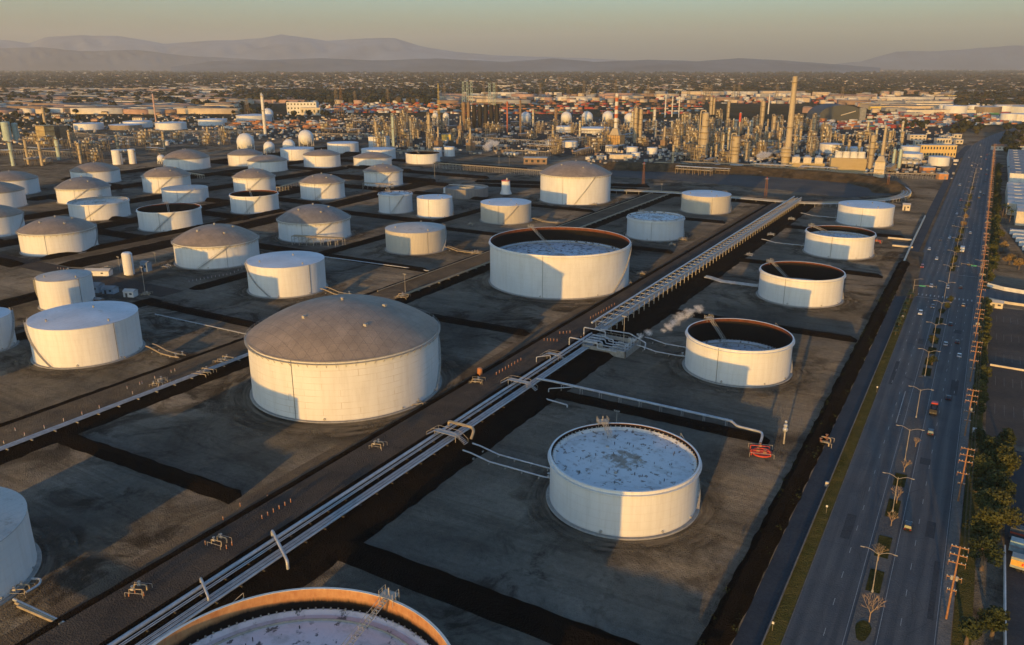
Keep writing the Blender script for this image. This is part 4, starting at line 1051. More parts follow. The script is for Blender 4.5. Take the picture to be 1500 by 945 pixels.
def trestle(label, a, b, z=5, w=2.6):
    a, b = at(*a), at(*b); L = (b - a).length; t = thing("pipe_trestle", label, "trestle", a, math.atan2(b.y - a.y, b.x - a.x))
    n = max(3, int(L / 5))
    for k in range(n + 1):
        q = MB(); x = L * k / n
        for s in (-w / 2, w / 2): q.box((x, s, z / 2), (.25, .25, z))
        q.box((x, 0, z), (.3, w + .4, .3)); q.tube([(x, -w / 2, 0), (x, w / 2, z)], .08, 4); q.build("frame", steel_pale, t)
    for s in (-w / 2, 0, w / 2): MB().tube([(0, s, z + .35), (L, s, z + .35)], .3, 6).build("pipe", pipe_tan, t)
    for s in (-w / 2 - .2, w / 2 + .2):
        q = MB()
        for k in range(n):
            x0, x1 = L * k / n, L * (k + 1) / n; q.tube([(x0, s, z * .55), (x1, s, z)], .07, 4)
        q.build("brace", steel_pale, t)
    return t
trestle("steel trestle carrying pipes before the shaded domed tank", (430, 358), (504, 362), 6, 4)
trestle("tan trestle before the domed tank with double bands", (533, 277), (575, 279), 6, 4)
trestle("long trestle crossing the dark yard behind the farm", (636, 246), (806, 259), 6, 5)
trestle("tan trestle left of the lit domed tank in the third row", (408, 282), (444, 272), 5, 4)
trestle("rusty trestle at the foot of the wide domed tank by the small sphere", (262, 256), (298, 262), 4, 3)
# ------------------------------------------------------------------ the avenue
def off(y): return 0.0 if y < 1300 else ((y - 1300) / 575.0) ** 2 * 50
AY = list(np.arange(30, 1300, 15.0)) + list(np.arange(1300, 2300, 30.0))
def ribbon(name, fx0, fx1, y0, y1, z, m, zt=None):
    ys = [y for y in AY if y0 < y < y1]; ys = [y0] + ys + [y1]; vs = []
    g0 = (lambda y: fx0) if not callable(fx0) else fx0; g1 = (lambda y: fx1) if not callable(fx1) else fx1
    for y in ys:
        vs += [(g0(y) + off(y), y, z), (g1(y) + off(y), y, z)]
    return struct(MB().add(vs, [(2 * i, 2 * i + 1, 2 * i + 3, 2 * i + 2) for i in range(len(ys) - 1)]).build(name, m))
def step_(y, a, b, y0, y1): return a + (b - a) * min(1, max(0, (y - y0) / (y1 - y0)))
ribbon("avenue", lambda y: step_(y, -22.3, -27.5, 480, 600), 7.0, 30, 2250, .02, asphalt_ave)
ribbon("sidewalk", 7.15, 9.6, 30, 1900, .15, kerb_m)
def kerbline(x, y0, y1, w=.18, h=.15, name="kerb"):
    b = MB(); ys = [y0] + [y for y in AY if y0 < y < y1] + [y1]
    for i in range(len(ys) - 1):
        a, c = ys[i], ys[i + 1]; xa, xc = x + off(a), x + off(c)
        vs = [(xa - w / 2, a, 0), (xa + w / 2, a, 0), (xa + w / 2, a, h), (xa - w / 2, a, h), (xc - w / 2, c, 0), (xc + w / 2, c, 0), (xc + w / 2, c, h), (xc - w / 2, c, h)]
        b.add(vs, [(0, 1, 5, 4), (1, 2, 6, 5), (2, 3, 7, 6), (3, 0, 4, 7)])
    return struct(b.build(name, kerb_m))
kerbline(7.07, 30, 1900); kerbline(-22.2, 40, 480)
# side road junction apron and the service road further on
ribbon("service_road", -36.5, -27.8, 560, 1500, .024, asphalt_serv)
flat("junction_apron", [(-31, 470), (-22.4, 478), (-26, 600), (-36, 600), (-34, 520)], .028, strip_dirt)
flat("side_street", [(7.2, 492), (70, 486), (70, 502), (9.8, 514), (7.2, 514)], .165, asphalt_ave)
bank("verge", [(-28.6, 600), (-28.6, 1290)], 2.2, 2.0, .14, grass_m, jitter=0, mtop=strip_dirt)
flat("footpath", [(-22.3, 474), (-20.6, 478), (-23.5, 520), (-26.6, 575), (-28.4, 575), (-26.0, 520), (-23.6, 480)], .034, strip_dirt)
# markings
patch_m = strip_mat("asphalt_patch", (.046, .048, .052), (.062, .064, .067), .02)
pm = MB()
def dash(x, y0, L=3.0, w=.16): pm.add([(x - w / 2 + off(y0), y0, .03), (x + w / 2 + off(y0), y0, .03), (x + w / 2 + off(y0 + L), y0 + L, .03), (x - w / 2 + off(y0 + L), y0 + L, .03)], [(0, 1, 2, 3)])
for x in (-14.8, -18.6, -.4, 3.4):
    y = 40.0
    while y < 1500:
        if not 470 < y < 540 and not (x in (-18.6, 3.4) and y < 330): dash(x, y, 3.0)
        y += 12.2 if x in (-14.8, -.4) else 14.6
for x in (-10.7, -4.4, 6.6):
    y = 40.0
    while y < 1300:
        if not 470 < y < 540: dash(x, y, 15.0, .12)
        y += 15.0
for k in range(6): pass
for (x0, y0, L) in ((-13.0, 292, 33), (-12.6, 300, .4)):
    dash(x0, y0, L, .3)
pm.add([(-22, 476, .03), (-11, 476, .03), (-11, 476.5, .03), (-22, 476.5, .03)], [(0, 1, 2, 3)])
pm.add([(-4, 541, .03), (7, 541, .03), (7, 541.5, .03), (-4, 541.5, .03)], [(0, 1, 2, 3)])
for x in range(-21, 7, 2): pm.add([(x, 480, .03), (x + .6, 480, .03), (x + .6, 484, .03), (x, 484, .03)], [(0, 1, 2, 3)])
struct(pm.build("road_markings", paint_m))
for (x, y, w, L) in ((2.6, 217, 2.2, 9), (-1.8, 262, 3, 5), (-17, 205, 2.4, 14), (3.2, 330, 2.6, 18), (-12.8, 390, 2.2, 8), (-19, 330, 1.4, 30), (1.2, 415, 3.2, 6), (5.2, 180, 1.3, 26)):
    rect("asphalt_patch", x - w / 2, x + w / 2, y, y + L, .026, patch_m)
# median with planters
median_m = strip_mat("median_concrete", (.085, .085, .085), (.12, .118, .112), .05, .08, 2)
plant_m = strip_mat("planter_grass", (.018, .028, .010), (.045, .050, .020), .5, .3, 2)
def median(y0, y1):
    struct(MB().box((-7.5, (y0 + y1) / 2, .085), (5.0, y1 - y0, .13)).build("median", median_m))
median(40, 300); median(345, 468); median(545, 760); median(800, 1150)
PY = [(168, 8), (189, 10), (206, 11), (228, 11), (247, 9), (352, 10), (366, 10), (382, 10), (398, 10), (414, 10), (432, 12), (452, 10), (560, 20), (590, 20), (625, 24), (665, 24), (705, 24), (840, 30), (900, 30), (960, 30)]
for k, (y, L) in enumerate(PY):
    w = 3.2; q = [(-7.5 - w / 2, y - L / 2), (-7.5 + w / 2, y - L / 2), (-7.5 + w / 2, y + L / 2), (-7.5 - w / 2, y + L / 2)]
    if k in (0, 11): 
        q = [(-7.5 + w / 2 * math.cos(t) * (1 + .15 * math.sin(3 * t)), y + L / 2 * math.sin(t)) for t in np.linspace(0, 2 * math.pi, 15)[:-1]]
    struct(MB().prism(q, .10, .19).build("planter_bed", plant_m))
# low wall between service road and verge
t = thing("boundary_wall", "long low concrete wall dividing the service road from the grass verge", "wall")
for k in range(43): MB().box((-25.75, 45 + 10 * k, .45), (.25, 9.94, .9 + .02 * (k % 2))).build("wall_panel", kerb_m, t)
# lit kerb walls near the last tanks
t = thing("pipe_kerb_wall", "low sunlit concrete wall with a pipe on top, beside the service road at the far tanks", "wall")
pts = [at(1315, 405, 0), at(1337, 355, 0), at(1355, 318, 0)]
for a, b_ in zip(pts, pts[1:]):
    MB().box(((a.x + b_.x) / 2, (a.y + b_.y) / 2, .7), (.9, (b_ - a).length, 1.4), math.atan2(b_.y - a.y, b_.x - a.x) - math.pi / 2).build("wall_panel", wall_cream, t)
a = at(1318, 351); MB().box((a.x, a.y, .6), (16, .9, 1.2)).build("wall_panel", wall_cream, t)
a = at(1322, 362); MB().box((a.x, a.y, .55), (13, .9, 1.1)).build("wall_panel", wall_cream, t)

# ------------------------------------------------------------------ foliage
def leaf_mat(name, c1, c2):
    b = NB(name); P = b.coord("World"); i = b.n("ShaderNodeObjectInfo")
    col = b.ramp(b.noise(P, .8, 3, .7), [(.3, c1), (.7, c2)])
    b.l(col, b.p.inputs["Base Color"]); b.p.inputs["Roughness"].default_value = .7; b.p.inputs["Specular IOR Level"].default_value = .15
    return b.mat
leaf_green = leaf_mat("leaves_green", (.040, .048, .014), (.105, .098, .030))
leaf_dark = leaf_mat("leaves_dark", (.022, .032, .012), (.060, .068, .024))
leaf_gold = leaf_mat("leaves_dry_gold", (.17, .11, .045), (.30, .20, .09))
twig_m = simple("bare_twigs", (.34, .24, .15), .9, 0, .3, 2)
bark_m = simple("bark", (.14, .10, .07), .95, 0, .35, 2)
palm_m = leaf_mat("palm_fronds", (.045, .055, .018), (.10, .10, .035))

def leaf_cloud(n, blobs, size, seed):
    """n leaf-clump faces spread through the volume of several lobes (cx,cy,cz,r,flatten)"""
    g_ = np.random.default_rng(seed); b = MB(); per = max(1, n // len(blobs))
    for (cx, cy, cz, r, fl) in blobs:
        d = g_.normal(size=(per, 3)); d /= np.linalg.norm(d, axis=1)[:, None]; rad = r * g_.uniform(.45, 1.0, per) ** .5
        lump = 1 + .25 * np.sin(d[:, 0] * 5 + seed) * np.sin(d[:, 1] * 4 + cx) * np.sin(d[:, 2] * 6)
        c = d * (rad * lump)[:, None]; c[:, 2] *= fl; c += (cx, cy, cz)
        u = g_.normal(size=(per, 3)); u /= np.linalg.norm(u, axis=1)[:, None]
        v = np.cross(u, d + g_.normal(0, .5, (per, 3))); v /= np.linalg.norm(v, axis=1)[:, None] + 1e-9
        s = size * g_.uniform(.5, 1.25, per)[:, None]
        for k in range(per):
            p, a_, b_ = c[k], u[k] * s[k], v[k] * s[k] * .7
            b.add([tuple(p - a_), tuple(p + b_), tuple(p + a_), tuple(p - b_)], [(0, 1, 2, 3)])
    return b

def tree(label, p, h, w, mat, seed, n=1400, leaf=.38, group=None, name="leafy_tree", trunk_h=.35):
    t = thing(name, label, "tree", p, 0, group); rr = random.Random(seed)
    tk = MB(); tk.tube([(0, 0, 0), (rr.uniform(-.2, .2), rr.uniform(-.2, .2), h * trunk_h), (rr.uniform(-.4, .4), rr.uniform(-.4, .4), h * .75)], w * .055 + .08, 7, r2=.06)
    blobs = []
    for k in range(7):
        a_ = rr.uniform(0, 6.28); d = rr.uniform(.1, .33) * w; z = h * rr.uniform(.42, .85); r = w * rr.uniform(.16, .28)
        blobs.append((d * math.cos(a_), d * math.sin(a_), z, r, .75)); tk.tube([(0, 0, h * .3), (d * .9 * math.cos(a_), d * .9 * math.sin(a_), z)], .09 + w * .012, 5, r2=.04)
    blobs.append((0, 0, h * .85, w * .2, .8))
    tk.build("trunk", bark_m, t); leaf_cloud(n, blobs, leaf, seed).build("crown", mat, t); return t

def bare_tree(label, p, h, seed, group=None, m=None):
    t = thing("bare_tree", label, "tree", p, 0, group); rr = random.Random(seed); b = MB()
    tk = MB(); tk.tube([(0, 0, 0), (0, 0, h * .35)], .14, 6, r2=.10)
    def grow(q, d, L, r, k):
        e_ = q + d * L; b.tube([tuple(q), tuple(e_)], r, 4, r2=r * .6, caps=False)
        if k == 0: return
        for _ in range(3 if k > 1 else 4):
            nd = (d + Vector((rr.uniform(-.75, .75), rr.uniform(-.75, .75), rr.uniform(-.15, .55)))).normalized(); grow(e_, nd, L * rr.uniform(.6, .85), r * .62, k - 1)
    for k in range(5):
        a_ = k * 1.26 + rr.uniform(-.3, .3); grow(Vector((0, 0, h * .33)), Vector((math.cos(a_) * .55, math.sin(a_) * .55, 1)).normalized(), h * .24, .09, 3)
    tk.build("trunk", twig_m, t); b.build("branches", m or twig_m, t); return t

BT = [((1313, 738), "first behind the lamp above the dark car"), ((1305, 771), "small bare tree just below the taller one in the median"), ((1286, 822), "bare tree behind the second nearest lamp"),
      ((1273, 912), "tall bare golden tree, nearest one in the median"), ((1324, 692), "bare tree at the foot of the third lamp"), ((1341, 655), "tiny bare tree in the median, fifth from the bottom")]
for k, (q, lb) in enumerate(BT):
    lb = {0: "round bare golden tree in the median between the second and third lamp"}.get(k, lb)
    bare_tree(lb, at(*q), (5.5, 4.5, 5, 7.5, 4.5, 3.5)[k], 30 + k)
for k, q in enumerate(((1365, 535), (1366, 505), (1385, 455), (1391, 445))):
    tree(("bushy dark tree in the median below the white cars", "second bushy tree in the median by the white cars", "small green tree in the median near the junction", "smallest green tree in the median at the junction")[k], at(*q), 4.5, 4.2, leaf_green, 50 + k, 500, .3)
for k in range(9):
    y = 565 + 36 * k; tree("small olive tree in the far median beyond the junction", (-7.5 + random.uniform(-.5, .5), y, .1), 5 + random.random() * 2, 4.5, leaf_gold if k in (4, 5) else leaf_green, 70 + k, 260, .5, group="trees in the far median")

# street lamps with two arms
def street_lamp(label, p, double=True, h=11.0, group=None):
    t = thing("street_lamp", label, "street lamp", p, 0, group)
    MB().tube([(0, 0, 0), (0, 0, h)], .15, 8, r2=.09).build("pole", lamp_m, t, 50)
    MB().lathe([(.28, 0), (.28, .5), (.16, .7)], 8).build("base", concrete, t)
    for s in ((-1, 1) if double else (1,)):
        pts = [(s * 3.3 * q, 0, h - .6 + 1.1 * math.sin(q * 1.9)) for q in np.linspace(0, 1, 7)]
        a_ = MB().tube(pts, .07, 6).build("arm", lamp_m, t, 50)
        MB().box((s * 3.6, 0, pts[-1][2] - .02), (.95, .32, .16), 0, 0, .8).build("lamp_head", lamp_m, a_)
    return t
lamp_m = simple("lamp_pole_paint", (.30, .26, .21), .5, 0, .15, 1)
ly = [184, 226, 262, 300, 346, 387, 427, 470] + [512 + 45 * k for k in range(14)]
LL = ["street lamp with two arms, nearest to the bottom of the picture", "second street lamp from the bottom in the median", "third street lamp from the bottom, left of a dark car",
      "fourth street lamp, standing left of the red truck", "fifth street lamp, at the narrow median tip by the green planter", "sixth street lamp, left of the white cars", "seventh street lamp from the bottom in the median", "street lamp at the junction end of the median"]
proto = None
for k, y in enumerate(ly):
    lb = LL[k] if k < len(LL) else "two armed street lamp in the far part of the median"
    if proto is None: proto = street_lamp(lb, (-7.5, y, .12)); proto["group"] = "street lamps along the median"
    else: dup(proto, (-7.5 + random.uniform(-.3, .3) + off(y), y, .12), None, lb)

# wooden utility poles
wood_m = simple("pole_wood", (.34, .17, .085), .85, 0, .3, 1.2)
wire_m = simple("wire_metal", (.12, .09, .07), .6, .3, .2, 1)
def utility_pole(label, p, h, arms, group, seed):
    t = thing("utility_pole", label, "utility pole", p, 0, group)
    MB().tube([(0, 0, 0), (0, 0, h)], .26, 8, r2=.17).build("pole", wood_m, t, 50)
    for z, w in arms:
        a_ = MB().box((0, .2, z), (w, .2, .24)).build("crossarm", wood_m, t)
        for s in (-.95, -.5, .5, .95):
            MB().lathe([(.11, z + .12), (.13, z + .34), (0, z + .44)], 6, (s * w / 2, .2)).build("insulator", pipe_white, a_)
        b = MB()
        for s in (-1, 1): b.tube([(s * w / 2, .2, z), (s * w / 2, .2, z - 1.0)], .05, 4)
        b.build("brace", wood_m, t)
    if seed % 2 == 0:
        for s in ((-.5, .5) if seed % 4 == 0 else (.5,)): MB().lathe([(.32, h * .55), (.34, h * .55 + .9), (.2, h * .55 + 1.05), (0, h * .55 + 1.1)], 12, (s, -.2)).build("transformer", steel_pale, t, 40)
    return t
py_ = [182, 242, 292, 349, 402, 452, 500, 548] + [596 + 48 * k for k in range(16)]
PLB = ["tall wooden utility pole with four crossarms, nearest the bottom", "second wooden utility pole with a transformer, left of the big golden tree", "third utility pole, left of the shelter", "fourth utility pole beside the parking lot",
       "fifth utility pole beside the parking lot's middle", "sixth utility pole near the far end of the parking lot", "utility pole at the near corner of the side street", "utility pole at the far corner of the side street"]
protos = {}
tops = []
for k, y in enumerate(py_):
    h = (19.0, 17, 17, 17, 16.5, 18)[k % 6]; lb = PLB[k] if k < len(PLB) else "wooden utility pole in the far row right of the avenue"
    arms = [(h - .4, 3.4), (h - 2.4, 3.4), (h - 4.4, 3.4), (h - 8.2, 3.0), (h - 11.5, 1.8)]
    if k < 6: o = utility_pole(lb, (8.35, y, .15), h, arms, "wooden utility poles right of the avenue", k); protos[k % 6] = o
    else: o = dup(protos[k % 6], (8.35 + off(y), y, .15), None, lb)
    tops.append((8.35 + off(y), y, h))
for s in (-1.6, -.8, .8, 1.6):
    b = MB()
    for (x0, y0, h0), (x1, y1, h1) in zip(tops, tops[1:]):
        for dz in (0, -2.0):
            b.tube([(x0 + (x1 - x0) * q + s, y0 + (y1 - y0) * q, .45 + h0 - .1 + (h1 - h0) * q + dz - 4 * q * (1 - q) * .8) for q in np.linspace(0, 1, 6)], .025, 3, caps=False)
    tag(b.build("power_line", wire_m), "thin power lines strung between the wooden utility poles", "power line", "power lines right of the avenue")

# signal masts with street name signs
sign_green = simple("sign_green", (.02, .22, .16), .5, 0, .1, 1)
def signal(label, p, arm, s):
    t = thing("traffic_signal", label, "traffic light", p)
    MB().tube([(0, 0, 0), (0, 0, 9.5)], .16, 8, r2=.1).build("pole", lamp_m, t)
    MB().tube([(0, 0, 6.0), (s * arm * .5, 0, 6.6), (s * arm, 0, 6.8)], .11, 6).build("arm", lamp_m, t)
    MB().tube([(0, 0, 9.2), (s * 2.5, 0, 10), (s * 4, 0, 10)], .07, 6).build("lamp_arm", lamp_m, t)
    MB().box((s * arm * .38, -.15, 6.2), (3.0, .08, .8)).build("street_sign", sign_green, t)
    for q in (.62, .98):
        sh = MB().box((s * arm * q, -.1, 6.6), (.45, .35, 1.25)).build("signal_head", steel_dark, t)
        for dz, mm in ((.38, red_paint), (0, yellow_paint), (-.38, sign_green)): MB().lathe([(.14, 0), (0, .03)], 8).build("lens", mm, sh, loc=(s * arm * q, -.29, 6.6 + dz))
    return t
signal("traffic signal mast reaching right from the verge with a green sign", (-23.2, 476, .1), 11, 1)
signal("traffic signal mast reaching left from the sidewalk with a green sign", (7.9, 543, .15), 11, -1)
for q, lb in (((1211, 712), "small orange lit box on the wall above the grass verge"), ((1322, 466), "small cream utility box on the verge near the palms")):
    t = thing("utility_box", lb, "utility box", at(*q)); MB().box((0, 0, .7), (.9, .7, 1.4)).build("cabinet", wall_cream, t); MB().box((0, 0, .08), (1.2, 1.0, .16)).build("plinth", concrete, t)
for q, lb in (((1210, 752), "thin white sign post on the grass verge by the orange box"), ((1284, 575), "thin sign post on the grass verge at mid height"), ((1131, 925), "thin sign post low on the grass verge at the bottom")):
    t = thing("sign_post", lb, "sign", at(*q)); MB().tube([(0, 0, 0), (0, 0, 2.6)], .05, 5).build("post", lamp_m, t); MB().box((0, -.05, 2.3), (.5, .04, .6)).build("sign_plate", wall_white, t)
# palms and shrubs on the verge near the junction
def palm(label, p, h, seed, group=None):
    t = thing("palm_tree", label, "palm tree", p, 0, group); rr = random.Random(seed)
    MB().tube([(0, 0, 0), (.1, .1, h * .5), (.25, .1, h)], .17, 6, r2=.12).build("trunk", bark_m, t)
    b = MB()
    for k in range(16):
        a_ = k * 2.4; el = rr.uniform(-.3, 1.0); L = rr.uniform(1.6, 2.3); pts = []
        for q in (0, .35, .7, 1): pts.append((.25 + math.cos(a_) * L * q * math.cos(el * (1 - q * .6)), .1 + math.sin(a_) * L * q * math.cos(el * (1 - q * .6)), h + L * (math.sin(el) * q - .7 * q * q)))
        for i in range(3):
            (x0, y0, z0), (x1, y1, z1) = pts[i], pts[i + 1]; w0, w1 = (.12, .38, .3, .05)[i], (.12, .38, .3, .05)[i + 1]; tx, ty = -math.sin(a_), math.cos(a_)
            b.add([(x0 - tx * w0, y0 - ty * w0, z0), (x0 + tx * w0, y0 + ty * w0, z0), (x1 + tx * w1, y1 + ty * w1, z1), (x1 - tx * w1, y1 - ty * w1, z1)], [(0, 1, 2, 3)])
    b.build("crown", palm_m, t); return t
pp = None
for k in range(11):
    loc = (-24.0, 398 + 8 * k, .15); lb = "short dark palm on the verge before the junction"
    if pp is None: pp = palm(lb, loc, 2.0, 3, "short palms on the verge")
    else: dup(pp, loc, k * 1.3, lb, random.uniform(.8, 1.3))

# ------------------------------------------------------------------ cars
tyre_m = simple("tyre", (.02, .02, .02), .9)
chrome_m = simple("bumper_grey", (.25, .25, .26), .35, .5)
head_m = simple("headlight_glass", (.8, .75, .65), .15, 0, .05, 1, spec=.8)
tail_m = simple("tail_light_red", (.35, .02, .02), .25)
CARP = {"white": (.66, .66, .65), "silver": (.42, .43, .44), "dark": (.025, .03, .035), "blue": (.03, .07, .14), "red": (.35, .03, .03), "black": (.012, .012, .014), "tan": (.40, .33, .24)}
def car(label, p, col, kind="sedan", heading=0.0, group="cars on the avenue"):
    """heading 0 = driving away along +y"""
    t = thing("parked_car" if kind == "x" else "car", label, "car", p, heading, group)
    L, W, H = {"sedan": (4.6, 1.8, 1.42), "suv": (4.8, 1.95, 1.75), "pickup": (5.6, 2.0, 1.85)}[kind]
    pm_ = simple("car_paint_" + col, CARP[col], .28, .15, .08, 1, spec=.6)
    h0 = .32; hb = H * .56
    prof = [(-L / 2, h0), (-L / 2, hb - .12), (-L / 2 + .12, hb), (L / 2 - 1.1, hb - .02), (L / 2 - .1, hb - .18), (L / 2, hb - .35), (L / 2, h0)]
    b = MB(); n = len(prof)
    for s, w in ((-1, W / 2), (1, W / 2)): b.add([(s * (w - (.06 if z > .7 else 0)), y, z) for y, z in prof], [tuple(range(n)) if s < 0 else tuple(range(n))[::-1]])
    
    b.f += [(i, i + 1, n + i + 1, n + i) if True else () for i in range(n - 1)] + [(n - 1, 0, n, 2 * n - 1)]; b.m += [0] * n
    body = b.build("body", pm_, t)
    y0, y1 = {"sedan": (-L * .36, L * .18), "suv": (-L * .46, L * .16), "pickup": (-L * .02, L * .26)}[kind]
    ri, ro = (.55, .75) if kind == "sedan" else (.2, .6)
    g = MB(); vs = [(-W / 2 + .06, y0, hb), (W / 2 - .06, y0, hb), (W / 2 - .06, y1, hb), (-W / 2 + .06, y1, hb), (-W / 2 + .22, y0 + ri, H - .04), (W / 2 - .22, y0 + ri, H - .04), (W / 2 - .22, y1 - ro, H - .04), (-W / 2 + .22, y1 - ro, H - .04)]
    g.add(vs, [(0, 1, 5, 4), (1, 2, 6, 5), (2, 3, 7, 6), (3, 0, 4, 7)]); g.build("windows", glass_dark, t)
    MB().box((0, (y0 + ri + y1 - ro) / 2, H), (W - .4, (y1 - ro) - (y0 + ri) + .1, .09), 0, 0, .94).build("roof", pm_, t)
    if kind == "pickup": MB().box((0, -L * .27, hb + .01), (W - .45, L * .42, .03)).build("cargo_bed", steel_dark, t)
    for sx in (-1, 1):
        for sy in (-.32, .31):
            w = MB().tube([(sx * (W / 2 - .2), sy * L, .33), (sx * (W / 2 + .01), sy * L, .33)], .33, 14).build("wheel", tyre_m, t, 40)
            MB().tube([(sx * (W / 2 + .0), sy * L, .33), (sx * (W / 2 + .03), sy * L, .33)], .19, 10).build("rim", chrome_m, w, 40)
        MB().box((sx * (W / 2 - .32), L / 2 + .0, hb - .27), (.38, .06, .16)).build("headlight", head_m, t)
        MB().box((sx * (W / 2 - .3), -L / 2 - .0, hb - .22), (.36, .06, .18)).build("tail_light", tail_m, t)
    return t
PI = math.pi
CARS = [((1330, 773), "black", "suv", 0, "black car in the right lanes beside the lowest bare trees"), ((1363, 635), "dark", "suv", 0, "dark car in the right lanes just below the red truck"),
        ((1389, 584), "black", "sedan", 0, "black car in the right lanes right of the red truck"), ((1385, 505), "silver", "sedan", 0, "silver car left of two others beside the parking lot"),
        ((1402, 502), "dark", "sedan", 0, "dark car right beside the silver one"), ((1405, 522), "white", "sedan", 0, "white car just below the silver and dark pair"),
        ((1392, 476), "dark", "sedan", 0, "dark car with lit rear above the silver and dark pair"), ((1411, 448), "tan", "sedan", 0, "tan car in the right lanes before the junction"),
        ((1348, 460), "white", "suv", PI, "white car with lit front in the left lanes before the junction"), ((1366, 450), "blue", "sedan", PI, "blue car in the left lanes before the junction"),
        ((1364, 420), "white", "sedan", PI, "white car under the left signal's arm"), ((1388, 422), "silver", "sedan", PI, "silver car at the median nose of the junction"), ((1407, 422), "black", "sedan", 0, "black car waiting in the junction's right lanes"),
        ((1418, 388), "dark", "sedan", 0, "dark car just beyond the junction on the right"), ((1372, 380), "white", "sedan", PI, "white car alone in the left lanes beyond the junction"), ((1378, 352), "dark", "sedan", PI, "dark car in the left lanes level with the white truck"),
        ((1421, 342), "white", "sedan", 0, "small white car above the white truck"), ((1436, 282), "white", "sedan", 0, "white car in the far right lanes behind a dark one"), ((1434, 290), "black", "suv", 0, "dark car just in front of the far white one"),
        ((1437, 248), "white", "sedan", 0, "tiny white car in the far right lanes under the bend"), ((1419, 231), "silver", "sedan", PI, "tiny silver car at the left kerb of the far bend"), ((1437, 230), "white", "sedan", 0, "tiny white car in the middle of the far bend"),
        ((1449, 226), "tan", "suv", 0, "tiny pale van at the right of the far bend"), ((1394, 262), "silver", "sedan", PI, "silver car on the service road beyond the tanks"), ((1436, 213), "silver", "sedan", PI, "farthest silver car where the avenue bends away")]
for q, c, kd, hd, lb in CARS: car(lb, at(q[0], q[1], .02), c, kd, hd)
rc = random.Random(4)
for k in range(16):
    y = 560 + 52 * k + rc.uniform(-15, 15); x = rc.choice([-24, -19.5, -14, 0.5, 3.5]); c = rc.choice(["white", "silver", "dark", "tan", "black", "red"]); d = x < -8
    q = (x + off(y), y, .02)
    car("%s car driving in the far %s lanes" % (c, "left" if d else "right"), q, c, rc.choice(["sedan", "suv"]), PI if d else 0)
# red truck with dark load, white box truck
p = at(1367, 604, .02)
t = thing("red_truck", "big red cab truck with a dark load bed in the right lanes", "truck", p, 0)
MB().box((0, 2.8, 1.7), (2.4, 2.2, 2.6), 0, 0, .88).build("cab", simple("truck_red", (.45, .03, .03), .4), t)
MB().box((0, 2.8 + 1.02, 2.1), (2.1, .2, .9)).build("windscreen", glass_dark, t); MB().box((0, -1.3, 1.25), (2.4, 5.6, .5)).build("chassis", steel_dark, t)
b = MB()
for s in (-1.15, 1.15): b.box((s, -1.4, 2.0), (.12, 5.4, 1.1))
for s in (-4.05, 1.25): b.box((0, s, 2.0), (2.3, .12, 1.1))
b.build("load_bed", simple("truck_bed", (.03, .03, .035), .6), t); MB().box((0, -1.2, 2.1), (1.9, 4.2, .7), .03, 0, .8).build("load", simple("truck_load", (.06, .05, .05), .9, bump=.1), t)
for sx in (-1, 1):
    for sy in (2.6, -1.6, -3.0): MB().tube([(sx * .85, sy, .5), (sx * 1.2, sy, .5)], .5, 14).build("wheel", tyre_m, t, 40)
p = at(1409, 369, .02)
t = thing("box_truck", "white box truck beyond the junction in the right lanes", "truck", p, 0)
MB().box((0, -.9, 2.3), (2.5, 6.4, 2.9)).build("cargo_box", wall_white, t); MB().box((0, 3.3, 1.55), (2.3, 1.9, 2.1), 0, 0, .85).build("cab", wall_white, t)
MB().box((0, 4.0, 1.9), (2.0, .3, .8)).build("windscreen", glass_dark, t); MB().box((0, 0, .75), (2.2, 8.0, .3)).build("chassis", steel_dark, t)
for sx in (-1, 1):
    for sy in (3.0, -2.2): MB().tube([(sx * .8, sy, .5), (sx * 1.2, sy, .5)], .5, 14).build("wheel", tyre_m, t, 40)

# ------------------------------------------------------------------ right of the avenue
flat("parking_lot", [(14.5, 292), (120, 296), (120, 478), (13.5, 474)], .02, lot_m)
flat("yard", [(20, 60), (140, 60), (140, 288), (20, 288)], .024, asphalt_serv)
flat("planting_strip", [(9.8, 60), (13.6, 60), (13.2, 1200), (9.8, 1200)], .03, grass_m)
patch_line_m = strip_mat("worn_parking_paint", (.13, .125, .115), (.22, .21, .19), .02, .6, 3)
b = MB()
for r_ in range(5):
    y = 318 + 32 * r_
    for k in range(30): b.add([(17 + 3.0 * k, y, .03), (17.14 + 3.0 * k, y, .03), (17.14 + 3.0 * k, y + 11, .03), (17 + 3.0 * k, y + 11, .03)], [(0, 1, 2, 3)])
struct(b.build("parking_lines", patch_line_m))
def wall_run(label, pts, h, m, name="yard_wall", th=.3):
    t = thing(name, label, "wall")
    for a_, b_ in zip(pts, pts[1:]):
        a_, b_ = Vector((*a_[:2], 0)), Vector((*b_[:2], 0)); MB().box(((a_.x + b_.x) / 2, (a_.y + b_.y) / 2, h / 2), ((b_ - a_).length, th, h), math.atan2(b_.y - a_.y, b_.x - a_.x)).build("wall_panel", m, t)
wall_run("low lit cream wall across the near end of the parking lot's upper half", [(15, 374), (40, 373), (70, 371)], .8, wall_cream)
wall_run("lit cream wall along the far side of the side street", [(12, 520), (20, 514), (45, 507), (80, 502)], 2.2, wall_white)
wall_run("lit wall along the near side of the side street", [(13, 488), (22, 484), (50, 482), (80, 480)], 1.4, wall_cream)
wall_run("pale wall between the trees and the trailer yard", [(19.6, 60), (19.8, 150), (19.8, 220)], 1.8, wall_white)
hut("lit tan hut at the corner of the parking lot", (16.5, 474, 0), 6, 4, 3, 0, wall_cream, roof_light)
